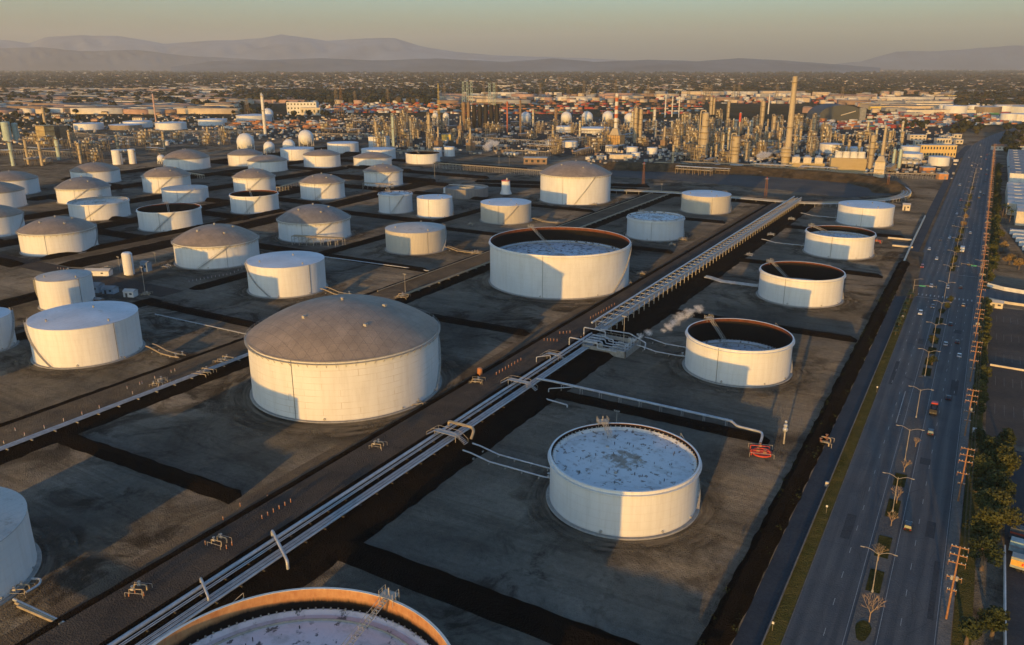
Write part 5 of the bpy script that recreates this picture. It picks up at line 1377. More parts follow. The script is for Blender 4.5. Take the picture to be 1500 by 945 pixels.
def warehouse(label, p, w, d, h, wall, roof, bays=4, skylights=6, rz=0.0, group=None):
    t = thing("warehouse", label, "warehouse", p, rz, group)
    MB().box((0, 0, h / 2), (w, d, h)).build("wall", wall, t)
    for k in range(bays):
        y0, y1 = -d / 2 + d * k / bays, -d / 2 + d * (k + 1) / bays
        b = MB(); b.add([(-w / 2, y0, h + .03), (w / 2, y0, h + .03), (w / 2, (y0 + y1) / 2, h + 1.6), (-w / 2, (y0 + y1) / 2, h + 1.6), (w / 2, y1, h + .03), (-w / 2, y1, h + .03)], [(0, 1, 2, 3), (3, 2, 4, 5), (1, 4, 2), (0, 3, 5)])
        rf = b.build("roof", roof, t)
        for j in range(skylights):
            x = -w / 2 + w * (j + .5) / skylights; MB().box((x, y0 + (y1 - y0) * .27, h + 1.0), (w / skylights * .35, 2.0, .5)).build("skylight", roof_light, rf)
    MB().box((0, -d / 2 - .12, h - .5), (w + .5, .2, 1.2)).build("parapet", wall, t)
    MB().box((-w * .2, -d / 2 - .06, 2.2), (4, .1, 4.2)).build("roller_door", steel_dark, t)
    return t
warehouse("pale grey roofed warehouse right of the avenue, its near wall glowing cream", (62, 870, 0), 80, 150, 10, wall_cream, roof_light, 6, 5)
warehouse("second big warehouse behind the nearer one at the right edge", (70, 1160, 0), 90, 300, 12, wall_white, roof_grey, 9, 6)
warehouse("cream walled block in front of the grey roofed warehouse", (66, 765, 0), 76, 40, 11, wall_cream, roof_light, 2, 4)
for k in range(6):
    t = thing("storage_trailer", "long white trailer in the stepped row in front of the cream block", "trailer", (36 + k * 1.0, 700 - 15 * k, 0), 0, "white trailers in a stepped row")
    MB().box((0, 0, 2.3), (24 - 1.5 * k, 6.5, 3.2)).build("body", wall_white, t); MB().box((0, 0, 4.0), (24 - 1.5 * k, 4.5, .35), 0, 0, .9).build("roof", roof_light, t)
    MB().box((-6, 0, .35), (5, 3, .7)).build("chassis", steel_dark, t)
# trailers in the yard by the trees
TR = [((1490, 792), "dark topped trailer with a red edge, uppermost in the yard at the right edge", (.09, .10, .11), (.55, .10, .05)), ((1490, 812), "pale blue roofed trailer in the yard at the right edge", (.30, .42, .46), (.30, .30, .30)),
      ((1492, 836), "grey trailer with a bright orange side band and red lettering", (.30, .33, .31), (.75, .38, .08))]
for k, (q, lb, c, c2) in enumerate(TR):
    p = at(*q); t = thing("cargo_trailer", lb, "trailer", (p.x + 5, p.y, 0), -.10)
    MB().box((0, 0, 2.3), (14, 2.7, 2.8)).build("body", simple("trailer_side_%s" % "abc"[k], c, .6), t)
    MB().box((0, -1.42, 2.4), (13.8, .1, 1.5 if k == 2 else .5)).build("side_band", simple("trailer_band_%s" % "abc"[k], c2, .6), t)
    MB().box((0, 0, 3.76), (13.9, 2.6, .1)).build("roof", simple("trailer_side_%s" % "abc"[k], c, .6), t)
    if k == 2:
        b = MB()
        for i in range(7): b.box((-4.4 + i * .62, -1.52, 2.4), (.42, .05, .75), 0); 
        b.build("lettering", simple("trailer_red", (.6, .06, .03), .6), t)
    for x in (-5, -3.8, 5):
        for sy in (-1.1, 1.1): MB().tube([(x, sy - .15, .5), (x, sy + .15, .5)], .5, 12).build("wheel", tyre_m, t, 40)
p = at(1431, 640); t = thing("bus_shelter", "small pale roofed bus shelter on the sidewalk below the big trees' top", "shelter", (12, p.y, .1))
MB().box((0, 0, 2.6), (3.4, 2.0, .18)).build("roof", roof_light, t); MB().box((0, .9, 1.5), (3.2, .08, 1.6)).build("back_panel", wall_blue, t); MB().box((0, .4, .5), (2.6, .5, .1)).build("bench", steel, t)
for s in (-1.5, 1.5): MB().tube([(s, .8, 0), (s, .8, 2.6)], .06, 6).build("post", steel, t)
# trees at the right
BTR = [((1437, 805), 9, 8), ((1456, 782), 9.5, 9), ((1450, 745), 9, 8), ((1463, 712), 10, 8), ((1446, 692), 9, 8), ((1430, 720), 9, 7), ((1437, 835), 7, 6), ((1470, 665), 7, 5), ((1425, 660), 6, 5), ((1452, 935), 6, 5), ((1415, 945), 5, 5)]
BL = ["golden lit pine like tree, lowest of the big clump at the right", "broad golden lit tree in the middle of the big right clump", "dark shaded tree in the heart of the big right clump", "upright golden tree at the right flank of the clump",
      "dark tree at the top of the big right clump", "small golden tree beside the second utility pole", "low golden tree at the clump's foot", "thin tree at the clump's upper right", "small dark bush tree by the bus shelter", "small golden bush tree at the bottom right", "small bush at the bottom right beside the sidewalk"]
for k, (q, h, w) in enumerate(BTR):
    p = at(*q); tree(BL[k], (max(p.x, 12.0), p.y, 0), h * 1.35, w * 1.5, leaf_green if k in (0, 1, 3, 5) else leaf_dark, 200 + k, 4600 if w > 6 else 1800, .36, name="leafy_tree")
hedge = []
hp = [tree("dark hedge tree between the utility poles and the lots", (12.0, 310, 0), 5.0, 3.6, leaf_dark, 300, 700, .32, "hedge trees right of the avenue", trunk_h=.2), tree("dark hedge tree between the utility poles and the lots", (12.0, 316, 0), 5.5, 4.2, leaf_green, 301, 700, .34, "hedge trees right of the avenue", trunk_h=.2)]
y = 322.0
while y < 1180:
    if not 470 < y < 522: dup(hp[int(y * 7) % 3 == 0], (11.8 + random.uniform(-.4, 1.0) + (3 if y > 560 else 0), y, 0), random.random() * 6, None, random.uniform(.7, 1.35) * (1.25 if y > 700 else 1))
    y += random.uniform(4.5, 9)
for k, q in enumerate(((1468, 318), (1473, 322), (1478, 328), (1466, 256), (1476, 258), (1484, 262))):
    palm("tall palm in front of the cream wall at the right" if k < 3 else "tall palm before the second warehouse", at(*q), 9, 20 + k, "palms by the cream wall" if k < 3 else "palms by the second warehouse").scale = (1.8, 1.8, 1.2)
for k, q in enumerate(((1470, 368), (1478, 388), (1492, 395), (1455, 392), (1452, 372), (1464, 350))):
    tree(("dry golden tree beside the trailers", "broad dry golden tree before the lit wall", "golden tree cut by the right edge", "dark bushy tree behind the utility poles past the side street", "second dark bushy tree past the side street", "tree at the end of the stepped trailers")[k], at(*q), 7, 7, leaf_gold if k in (0, 1, 2) else leaf_green, 320 + k, 900, .5)
# scrub on the ditch bank: nobody could count it
b = leaf_cloud(5200, [(-35 + random.uniform(-3, 3), random.uniform(90, 480), random.uniform(.3, 1.6), random.uniform(.8, 1.8), .6) for _ in range(200)], .2, 5)
tag(b.build("scrub", leaf_dark), kind="stuff")
# ------------------------------------------------------------------ the refinery
col_tan = tank_paint("column_tan_paint", (.46, .37, .24), amount=.5)
col_silver = simple("column_silver", (.48, .45, .38), .45, .2, .2, .4)
col_brown = simple("column_brown", (.26, .17, .10), .8, 0, .35, .4)
col_green = simple("column_pale_green", (.40, .48, .42), .6, 0, .2, .3)
frame_m = simple("frame_steel_tan", (.24, .185, .12), .7, .1, .3, .5)
drum_black = simple("coke_drum_black", (.025, .022, .02), .7, 0, .4, .3)
def scale_at(px, py): # metres per photo pixel at a ground point
    p = at(px, py); Y = -p.x * math.sin(YAW) + p.y * math.cos(YAW)
    return (Y * math.cos(PITCH) + CAM_H * math.sin(PITCH)) / 1170.0

def column(label, px, pb, pt, wpx, m=None, plats=4, skirt=True, cap="dome", group=None, name="process_column", r2=None, lean=None):
    p = at(px, pb); h = height(px, pb, pt); r = max(.6, wpx * scale_at(px, pb) / 2); m = m or col_tan
    t = thing(name, label, "column" if name == "process_column" else name.replace("_", " "), p, 0, group); q = r2 or r
    MB().lathe([(r, 0), (r, h * .06), (r * .98, h * .55), (q, h * .62 if r2 else h * .97), (q, h * .97), (q * .7, h * .99), (0, h)], 20).build("shell", m, t, 35)
    for k in range(plats):
        z = h * (.25 + .7 * k / max(1, plats - 1)) if plats > 1 else h * .8; rr = r if z < h * .6 else q; a0 = k * 1.3
        b = MB().lathe([(rr + .05, z), (rr + 1.3, z), (rr + 1.3, z + .18), (rr + .05, z + .18)], 14, a0=a0, a1=a0 + 4.4)
        pf = b.build("platform", frame_m, t)
        MB().lathe([(rr + 1.25, z + .2), (rr + 1.3, z + 1.2)], 14, a0=a0, a1=a0 + 4.4).build("guard_rail", frame_m, pf)
    MB().tube([(r + .5, 0, 0), (r + .5, 0, h * .95)], .28, 5).build("ladder", frame_m, t)
    if plats > 2: pipe("overhead_pipe", [(0, 0, h - .2), (0, 0, h + 1.8), (-r - 1.2, .3, h + 1.8), (-r - 1.2, .3, 2)], max(.35, r * .16), m, t)
    return t

def stack(label, px, pb, pt, w0, w1, m=None, bands=None, zb=0, plat=True, name="chimney_stack"):
    p = at(px, pb); h = height(px, pb, pt); s = scale_at(px, pb); r0, r1 = w0 * s / 2, w1 * s / 2
    t = thing(name, label, "chimney", p)
    MB().lathe([(r0, zb), (r0 * .92 + r1 * .08, zb + (h - zb) * .15), (r1, h), (r1 * .8, h), (r1 * .8, h - 2)], 20).build("shaft", m or col_tan, t, 35)
    if bands:
        n = bands
        for k in range(n):
            if k % 2 == 0:
                f0, f1 = .30 + .7 * k / n, .30 + .7 * (k + 1) / n; q0, q1 = r0 * (1 - f0) + r1 * f0 + .04, r0 * (1 - f1) + r1 * f1 + .04
                MB().lathe([(q0, zb + (h - zb) * f0), (q1, zb + (h - zb) * f1)], 20).build("red_band", red_or, t, 35)
    if plat:
        for f in (.45, .93): z = h * f; q = r0 * (1 - f) + r1 * f; MB().lathe([(q, z), (q + 1.2, z), (q + 1.2, z + 1.1), (q + 1.15, z + 1.1), (q + 1.15, z + .15), (q, z + .15)], 16).build("platform", frame_m, t)
    MB().tube([(r0 + .3, 0, 0), (r1 + .3, 0, h * .98)], .18, 4).build("ladder", frame_m, t)
    return t
red_or = simple("band_red_orange", (.50, .14, .06), .6, 0, .2, .5)

def frame_unit(seed, w=16, d=12, lv=4, lh=5.0, m=None):
    """open steel structure with floors, drums, exchangers and pipes"""
    rr = random.Random(seed); t = thing("process_structure", None, "process unit"); m = m or frame_m
    b = MB(); nx, ny = 3, 2
    for i in range(nx + 1):
        for j in range(ny + 1): b.box((-w / 2 + w * i / nx, -d / 2 + d * j / ny, lv * lh / 2), (.45, .45, lv * lh))
    for k in range(1, lv + 1):
        for j in range(ny + 1): b.box((0, -d / 2 + d * j / ny, k * lh), (w, .35, .5))
        for i in range(nx + 1): b.box((-w / 2 + w * i / nx, 0, k * lh), (.35, d, .45))
    for k in range(lv): 
        if rr.random() < .7: b.tube([(-w / 2, -d / 2, k * lh), (-w / 2 + w / nx, -d / 2, (k + 1) * lh)], .14, 4)
    b.build("frame", m, t)
    for k in range(1, lv + 1):
        if rr.random() < .85: MB().box((rr.uniform(-1, 1), 0, k * lh + .2), (w * rr.uniform(.5, 1), d * rr.uniform(.6, 1), .12)).build("floor", m, t)
        for _ in range(rr.randint(1, 3)):
            x, y = rr.uniform(-w * .35, w * .35), rr.uniform(-d * .3, d * .3); r = rr.uniform(.8, 1.7)
            if rr.random() < .5: MB().tube([(x - r * 2, y, k * lh + r + .3), (x + r * 2, y, k * lh + r + .3)], r, 12).build("drum", rr.choice([col_silver, col_tan, wall_white]), t, 40)
            else: MB().lathe([(r, k * lh - 3), (r, k * lh + 3), (0, k * lh + 3.6)], 12, (x, y)).build("vessel", rr.choice([col_silver, col_tan]), t, 40)
    for _ in range(5):
        x, y = rr.uniform(-w / 2, w / 2), -d / 2 - .6; z = rr.uniform(.5, 1) * lv * lh
        pipe("pipe", [(x, y, 0), (x, y, z), (x + rr.uniform(-5, 5), y, z), (x + rr.uniform(-5, 5), y + 3, z)], rr.uniform(.18, .4), rr.choice([pipe_tan, pipe_white]), t, n=5)
    return t
def ground_unit(seed, kind):
    """pumps, drums and small towers standing on the ground"""
    rr = random.Random(seed)
    if kind == 0:
        t = thing("drum_row", None, "vessels")
        for k in range(4):
            x = (k - 1.5) * 5; MB().tube([(x, -5, 2.6), (x, 5, 2.6)], 1.5, 12).build("drum", (col_silver, wall_white)[k % 2], t, 40)
            for y in (-3, 3): MB().box((x, y, .6), (2.2, .6, 1.3)).build("saddle", concrete, t)
    elif kind == 1:
        t = thing("air_cooler", None, "air cooler"); b = MB()
        for x in (-9, -3, 3, 9):
            for y in (-4, 4): b.box((x, y, 3.5), (.4, .4, 7))
        b.build("frame", frame_m, t); MB().box((0, 0, 7.8), (20, 10, 1.5)).build("fin_bank", roof_grey, t)
        for x in (-6, 0, 6): MB().lathe([(2.7, 8.5), (2.4, 9.6), (2.2, 9.6), (2.2, 8.6)], 16, (x, 0)).build("fan_ring", steel_pale, t, 35)
    elif kind == 2:
        t = thing("slim_tower", None, "column"); h = rr.uniform(18, 30); r = rr.uniform(1.1, 1.9)
        MB().lathe([(r, 0), (r, h), (0, h + r * .6)], 14).build("shell", (col_tan, col_brown, col_silver)[seed % 3], t, 40)
        for k in range(3): MB().lathe([(r, h * (.4 + .25 * k)), (r + 1.1, h * (.4 + .25 * k)), (r + 1.1, h * (.4 + .25 * k) + 1.1)], 12).build("platform", frame_m, t)
    elif kind == 3:
        t = thing("fired_heater", None, "furnace"); MB().box((0, 0, 7), (10, 7, 10)).build("firebox", col_brown if seed % 2 else col_tan, t)
        MB().box((0, 0, 14), (6, 4, 5), 0, 0, .7).build("convection_box", frame_m, t); MB().lathe([(1.3, 16), (1.1, 30)], 12).build("shaft", col_tan, t, 40)
        b = MB()
        for x in (-4.5, 4.5):
            for y in (-3, 3): b.box((x, y, 1), (.5, .5, 2.2))
        b.build("leg", frame_m, t)
    elif kind == 4:
        t = thing("pipe_rack", None, "pipe rack"); b = MB()
        for k in range(7):
            x = (k - 3) * 6
            for y in (-3, 3): b.box((x, y, 3.5), (.4, .4, 7))
            for z in (4.5, 7): b.box((x, 0, z), (.4, 7, .4))
        b.build("frame", frame_m, t)
        for k in range(6): MB().tube([(-19, -2.6 + k * 1.05, (4.95, 7.5)[k % 2]), (19, -2.6 + k * 1.05, (4.95, 7.5)[k % 2])], .3, 6).build("pipe", (pipe_tan, pipe_white)[k % 2], t)
    else:
        t = thing("control_hut", None, "shed"); MB().box((0, 0, 2.2), (12, 7, 4.4)).build("wall", (wall_cream, wall_white, wall_brown)[seed % 3], t); MB().box((0, 0, 4.5), (12.6, 7.6, .3)).build("roof", roof_light, t)
        MB().box((-2, -3.55, 1.3), (1.4, .1, 2.4)).build("door", steel_dark, t)
        for x in (1, 4): MB().box((x, -3.55, 2.6), (1.6, .1, 1.1)).build("window", glass_dark, t)
    return t

# the named landmarks, from right to left
stack("tallest stack, slender and tan, rising right of centre with a red top", 1151, 247, 112, 9.5, 6.5, col_tan)
MBp = at(1151, 247); t = thing("stack_base_unit", "thick tan boiler drum wrapped round the foot of the tallest stack", "boiler", (MBp.x - 1, MBp.y - 3, 0))
MB().lathe([(5.0, 0), (5.0, 14), (6.2, 15), (6.2, 24), (4.2, 27)], 20).build("shell", col_tan, t, 35)
for z in (15, 20, 24): MB().lathe([(6.2, z), (8.2, z), (8.2, z + .3), (6.2, z + .3)], 20).build("platform", frame_m, t)
stack("tan stack tapering up from a wide sloping base left of the pale silo pair", 1288, 258, 184, 5.5, 3.2, col_tan, plat=False)
p = at(1288, 259); t = thing("furnace_hood", "sloping tan furnace hood under the tapering stack", "furnace", (p.x, p.y - 5, 0)); s_ = scale_at(1288, 258)
MB().box((0, 0, 9), (14 * s_, 13, 18), 0, 0, .95).build("firebox", wall_cream, t); MB().box((0, 0, 21), (13 * s_, 12, 6), 0, 0, .5).build("hood", col_tan, t)
for z in (9, 18): MB().box((0, 0, z), (14 * s_ + 2, 15, .3)).build("platform", frame_m, t)
stack("stack with red and white bands on a rusty furnace", 901, 214, 137, 6, 4.4, wall_white, bands=8, zb=10)
p = at(901, 216); s_ = scale_at(901, 216); t = thing("furnace_block", "rusty orange furnace block below the red and white banded stack", "furnace", p)
MB().box((0, 0, 11), (22 * s_, 18, 16)).build("firebox", simple("furnace_ochre", (.48, .30, .12), .8, 0, .4, .25), t); MB().box((0, 0, 24), (15 * s_, 12, 10), 0, 0, .5).build("hood", col_tan, t)
b = MB()
for k in range(7):
    for z in range(3): b.box((-11 * s_ + 22 * s_ * k / 6, -9.3, 5 + 6 * z), (.5, .5, 6))
for z in (3, 8.5, 14, 19): b.box((0, -9.4, z), (22 * s_ + 1, .5, .5))
b.build("buckstay", frame_m, t)
column("left one of the twin tan columns right of the banded stack", 930, 209, 157, 5, plats=6); column("right one of the twin tan columns, slightly shorter", 937, 209, 159, 4.6, plats=6)
column("broad tan column with waisted middle left of the red topped stack", 1029.5, 229, 164, 12, plats=6, r2=4.6)
column("left silver drum of the linked pair beside the broad tan column", 1002, 192, 166, 3, col_silver, 2); column("right silver drum of the linked pair", 1009, 192, 165, 3.4, col_silver, 2)
column("left slim column of the tall tan pair behind the broad column", 1041, 168, 141, 3.6, plats=4); column("right slim column of the tall tan pair", 1045, 168, 143, 2.8, plats=3)
column("slim tan column between the pair and the red topped stack", 1065, 190, 148, 3, plats=5)
rs_ = stack("thin stack with a bright red upper half", 1081, 212, 165, 2.8, 2.4, col_tan, plat=False); 
hh = height(1081, 212, 165); MB().lathe([(1.9, hh * .72), (1.75, hh * .99)], 16).build("red_sleeve", red_paint, rs_, 35)
column("fat tan column wrapped in platforms below the red topped stack", 1075, 243, 198, 11, plats=7)
column("tan column standing between the red topped and the tallest stack", 1115, 190, 147, 5, plats=5)
column("thin white column just right of the tan one", 1125, 167, 138, 1.8, wall_white, 0); column("short tan column left of the tallest stack", 1132, 200, 169, 4.6, plats=3)
column("tan column right of the big ribbed shed", 1273, 250, 197, 6.5, plats=5); column("left pale column of the pair before the white tanks", 1307, 248, 218, 3.8, col_green, 1); column("right pale column of the pair before the white tanks", 1316, 248, 218, 4.4, col_green, 1)
column("tan column behind the right cooling row", 1190, 206, 172, 3.6, plats=4)
for k, (x, pb, pt, w, mm, lb) in enumerate(((974, 172, 139, 1.6, wall_white, "left thin white stack of three behind the twin columns"), (984, 171, 141, 1.6, wall_white, "middle thin white stack of three"), (994, 172, 141, 1.6, wall_white, "right thin white stack of three"),
    (958, 190, 159, 3.2, wall_white, "stubby white tower left of the three thin stacks"), (629, 208, 166, 4, col_tan, "tan column beside a ladder frame left of the centre"), (602.5, 209, 172, 3.2, col_tan, "tan column left of the ladder framed one"),
    (552, 217, 177, 2.6, col_tan, "thin tan column over the white block at centre left"), (577, 219, 168, 3.4, col_green, "pale green column at centre left, tallest of its three"), (562, 219, 191, 2.4, col_green, "short pale column before the white block"),
    (389, 199, 138, 4.4, wall_white, "tall white leaning looking stack left of centre alone"), (229, 181, 137, 2.2, simple("mast_pinkish", (.52, .34, .30), .6), "thin pinkish mast at the left behind the low tanks"),
    (762, 197, 146, 2.4, col_brown, "dark brown thin stack at the centre"), (743, 194, 148, 2.0, red_or, "thin red stack left of the dark brown one"), (814, 190, 158, 3.4, col_brown, "brown column with dark bushy top left of the spheres"),
    (42, 241, 203, 4, col_tan, "left slanted tan column in the left process yard"), (62, 243, 206, 4, col_tan, "right tan column in the left process yard"), (20, 243, 207, 5.5, col_green, "pale green column at the left edge"), (87, 234, 203, 6, col_green, "pale green column in the middle of the left process yard"),
    (66, 181, 157, 4, col_tan, "tan stack rising behind the square left furnace block"), (1008, 222, 199, 2, col_tan, "slim tan column left of the broad one"), (1092, 236, 208, 4, col_tan, "tan tower right of the fat column"), (1058, 226, 196, 3, col_silver, "silver column between broad and fat tan columns"))):
    column(lb, x, pb, pt, w, mm, 0 if w < 2.5 else 3)
# fat silos at the left edge and the square furnace
for x, pb, pt, w, lb in ((12, 206, 178, 12, "fat pale silo at the left edge, left one"), (25, 205, 180, 8, "slimmer pale silo right beside the fat one at the left edge"), (173, 241, 219, 14, "white upright vessel, left of the pair behind the domed tanks"), (195, 240, 218, 10, "white upright vessel, right of the pair behind the domed tanks"),
                         (178, 213, 205, 8, "small white vessel, left of three above the upright pair"), (188, 213, 205, 7, "small white vessel, middle of three above the upright pair"), (232, 213, 205, 9, "small white vessel, left above the domed tank"), (244, 213, 206, 9, "small pale vessel right beside it above the domed tank")):
    column(lb, x, pb, pt, w, tank_white if x > 100 else col_green, 1, name="silo", cap="dome")
p = at(70, 214); t = thing("furnace_block", "square yellowish furnace block under the tan stack at the left", "furnace", p); s_ = scale_at(70, 214)
MB().box((0, 0, 17), (22 * s_, 16, 30)).build("firebox", simple("furnace_yellow", (.42, .33, .17), .8, 0, .35, .2), t)
for z in (8, 16, 24, 31): MB().box((0, 0, z), (22 * s_ + 3, 19, .4)).build("platform", frame_m, t)
p = at(92, 212); t = thing("furnace_block", "shaded brown block right beside the yellowish furnace", "furnace", p); MB().box((0, 0, 15), (20, 14, 30)).build("firebox", col_brown, t); MB().box((0, 0, 31), (12, 9, 4), 0, 0, .6).build("hood", frame_m, t)
# sphere tanks on legs
def sphere(label, px, pyc, rpx, pb):
    p = at(px, pb); s = scale_at(px, pb); r = rpx * s; zc = max(r + 1.5, height(px, pb, pyc)); t = thing("sphere_tank", label, "sphere tank", p)
    MB().sphere((0, 0, zc), r, 28).build("shell", tank_white, t, 60)
    for k in range(10):
        a_ = 2 * math.pi * k / 10; MB().tube([(r * .96 * math.cos(a_), r * .96 * math.sin(a_), 0), (r * .96 * math.cos(a_), r * .96 * math.sin(a_), zc)], .35, 6).build("leg", tank_white, t)
    MB().tube([(r * 1.05 * math.cos(2.2 + q * 1.4), r * 1.05 * math.sin(2.2 + q * 1.4) * (1 - q * .6), q * (zc + r)) for q in np.linspace(0, 1, 8)], .5, 4).build("stairway", frame_m, t)
    MB().box((0, 0, zc + r + .8), (3, 3, 1.6)).build("top_platform", frame_m, t)
for a_ in (("big white sphere behind the dark domed tank at the left", 361, 209, 12.5, 222), ("small white sphere right of the big one, half shaded", 395, 217, 8, 225), ("round white sphere top over the flat roofed far tank", 424, 213, 9, 224),
           ("largest lit white sphere left of the white flat tank", 449, 202, 11, 214), ("white sphere by the tall white stack at the left", 393, 167, 8, 176), ("tiny sphere on stilts, left of two", 638, 169, 4, 185), ("tiny sphere on stilts, right of two", 653.5, 169.5, 4.4, 185),
           ("lit pinkish sphere by the dark brown stack", 770, 172, 8, 183), ("white sphere, first of four in the row right of centre", 829.5, 172, 8, 181), ("white sphere, second of four in the row", 860, 172, 8.2, 181), ("white sphere behind the banded stack, third of the row", 890, 172, 8, 180),
           ("white sphere, fourth of the row beside the twin columns", 922, 174, 8.2, 183), ("small white sphere hugging the wide domed tank", 237, 232, 5.5, 240)): sphere(*a_)
# coker: black drums with derricks
p = at(700, 190); s_ = scale_at(700, 190); t = thing("coker_structure", "big coker frame with tall black drums and lattice derricks left of centre", "process unit", p, YAW)
H = height(700, 190, 148)
for k in range(6): MB().lathe([(1.6, 2), (4.3, 12), (4.3, H * .82), (2, H * .88)], 16, ((k - 1.6) * 11.4, 0)).build("drum", drum_black, t, 40)
b = MB()
for k in range(8): b.box(((k - 2.9) * 11, 8, H * .47), (1.1, 1.1, H * .94))
for z in (.5, .94): b.box((10, 8, H * z), (80, .9, 1.6))
b.box((10, 0, H * .92), (78, 16, .8))
b.build("frame", frame_m, t)
for k in (-3, -2): MB().lathe([(3.2, 0), (3.2, H * .95), (0, H)], 16, (k * 9, -8)).build("column", col_brown, t, 40)
for x in (-28, -20, -12, 24, 33):
    hD = height(690, 190, 119) * (1 if x < 0 else .97); b = MB()
    for sx, sy in ((-1, -1), (1, -1), (1, 1), (-1, 1)): b.tube([(x + 2.6 * sx, 2.6 * sy, H * .9), (x + 1.4 * sx, 1.4 * sy, hD)], .38, 4)
    for q in range(7):
        z0, z1 = H * .9 + (hD - H * .9) * q / 7, H * .9 + (hD - H * .9) * (q + 1) / 7; b.tube([(x - 2.2, -2.2, z0), (x + 2.2, -2.2, z1)], .25, 4); b.tube([(x + 2.2, -2.2, z0), (x - 2.2, -2.2, z1)], .25, 4)
    b.build("derrick", col_green, t)
def lattice(label, px, pb, pt, wpx, m, name="lattice_tower", arms=0, group=None):
    p = at(px, pb); h = height(px, pb, pt); w = wpx * scale_at(px, pb) / 2; t = thing(name, label, "tower", p, 0, group); b = MB(); r = max(.18, w * .09)
    for sx, sy in ((-1, -1), (1, -1), (1, 1), (-1, 1)): b.tube([(w * sx, w * sy, 0), (w * .25 * sx, w * .25 * sy, h)], r, 4)
    n = 7
    for q in range(n):
        z0, z1 = h * q / n, h * (q + 1) / n; w0, w1 = w * (1 - .75 * q / n), w * (1 - .75 * (q + 1) / n)
        for (ax, ay), (bx, by) in (((-1, -1), (1, -1)), ((1, -1), (1, 1)), ((1, 1), (-1, 1)), ((-1, 1), (-1, -1))): b.tube([(ax * w0, ay * w0, z0), (bx * w1, by * w1, z1)], r * .6, 3)
    b.build("lattice", m, t)
    for k in range(arms): MB().box((0, 0, h * (.72 + .12 * k)), (w * (3.4 - .5 * k), .5, .5)).build("crossarm", m, t)
    return t
lattice("yellow flare mast with a red top left of the coker", 643, 176, 122, 3, yellow_paint)
lattice("tan lattice reactor tower rising from the tree belt, left one of two", 494, 172, 124, 6, frame_m); lattice("darker lattice tower just right of the tan reactor tower", 501, 172, 126, 5, col_brown)
lattice("lattice pylon left of the tall white stack", 363, 171, 143, 6, frame_m, "power_pylon", 3)
PYL = [(1035, 150, 124), (1031, 150, 124), (1041, 146, 124), (1074, 148, 124), (1081, 148, 124), (1137, 148, 124), (1233, 148, 127), (855, 146, 119), (832, 148, 124), (862, 145, 124), (901, 150, 117), (949, 146, 123), (709, 152, 120), (727, 150, 121), (520, 152, 133), (568, 152, 130), (791, 150, 121), (1008, 148, 123), (1392, 150, 130), (651, 148, 122)]
for k, (x, pb, pt) in enumerate(PYL): lattice("slim power pylon before the far tree belt", x, pb, pt, 4.5, frame_m, "power_pylon", 3, "far power pylons")
# ribbed sheds and cooling rows at the right
ribbed = NB("ribbed_tan_cladding"); _co = ribbed.coord("Object"); _w = ribbed.n("ShaderNodeTexWave", wave_type="BANDS", bands_direction="X"); _w.inputs["Scale"].default_value = .5; ribbed.l(_co, _w.inputs["Vector"])
ribbed.bump(_w.outputs["Fac"], .3); ribbed = ribbed.done(ribbed.mix(ribbed.noise(_co, .2, 4), (.50, .38, .20), (.60, .47, .27)), .7)
p = at(1241, 254); s_ = scale_at(1241, 254); hh = height(1241, 254, 232); t = thing("ribbed_shed", "big tan ribbed shed with four white fan stacks on top", "shed", p, YAW * .5)
MB().box((0, 8, hh / 2), (48 * s_, 16, hh)).build("wall", ribbed, t)
for k in range(4): MB().lathe([(4.6, hh), (4.0, hh + 4), (4.3, hh + 7), (3.9, hh + 7), (3.7, hh + 4)], 20, ((k - 1.3) * 10.5 * s_ , 8)).build("fan_stack", wall_white, t, 40)
p = at(1181, 251); t = thing("cooling_unit", "row of three tan cooling cells with rounded pale hoods left of the ribbed shed", "cooling unit", p, YAW * .5)
MB().box((0, 7, 5), (50 * s_, 14, 10)).build("base", ribbed, t)
for k in range(3):
    x = (k - 1) * 16 * s_; MB().box((x, 4, 13), (11 * s_, 9, 7)).build("hood", wall_cream, t)
    MB().box((x + 1, 16, 14), (9 * s_, 24, 6), 0, 0, .7).build("duct", roof_light, t)
for k, (x, y) in enumerate(((1165, 190), (1172, 190), (1179, 191), (1190, 190), (1202, 190), (1213, 190), (1094, 186), (1101, 186))):
    t = thing("fan_drum", "small white fan drum in the row before the dark hall", "fan unit", at(x, y), 0, "small white fan drums")
    MB().box((0, 0, 4), (9, 9, 8)).build("base", ribbed, t); MB().lathe([(4.2, 8), (3.8, 14), (3.5, 14), (3.5, 9)], 16).build("drum", wall_white, t, 40)
# dark hall
p = at(1232, 177); s_ = scale_at(1232, 177); hh = height(1232, 177, 154); t = thing("storage_hall", "huge dark curved roof hall with a pale stripe behind the refinery", "hall", p, YAW * .9); w = 68 * s_
arc = [(w / 2 * math.cos(q), hh * math.sin(q) ** .75) for q in np.linspace(0, math.pi, 17)]
b = MB(); n = len(arc); b.add([(x, 0, z) for x, z in arc] + [(x, 90, z) for x, z in arc], [(i, i + 1, n + i + 1, n + i) for i in range(n - 1)] + [tuple(range(n)), tuple(range(n, 2 * n))[::-1]]); b.build("roof", simple("hall_cladding", (.075, .08, .08), .7, 0, .15, .02), t, 30)
MB().tube([(-2, -1.0, hh * .35), (w * .28, -1.0, hh * .62)], 1.0, 6).build("conveyor", wall_cream, t); MB().box((w * .42, -3, hh * .42), (14, 8, hh * .84)).build("end_tower", roof_grey, t)
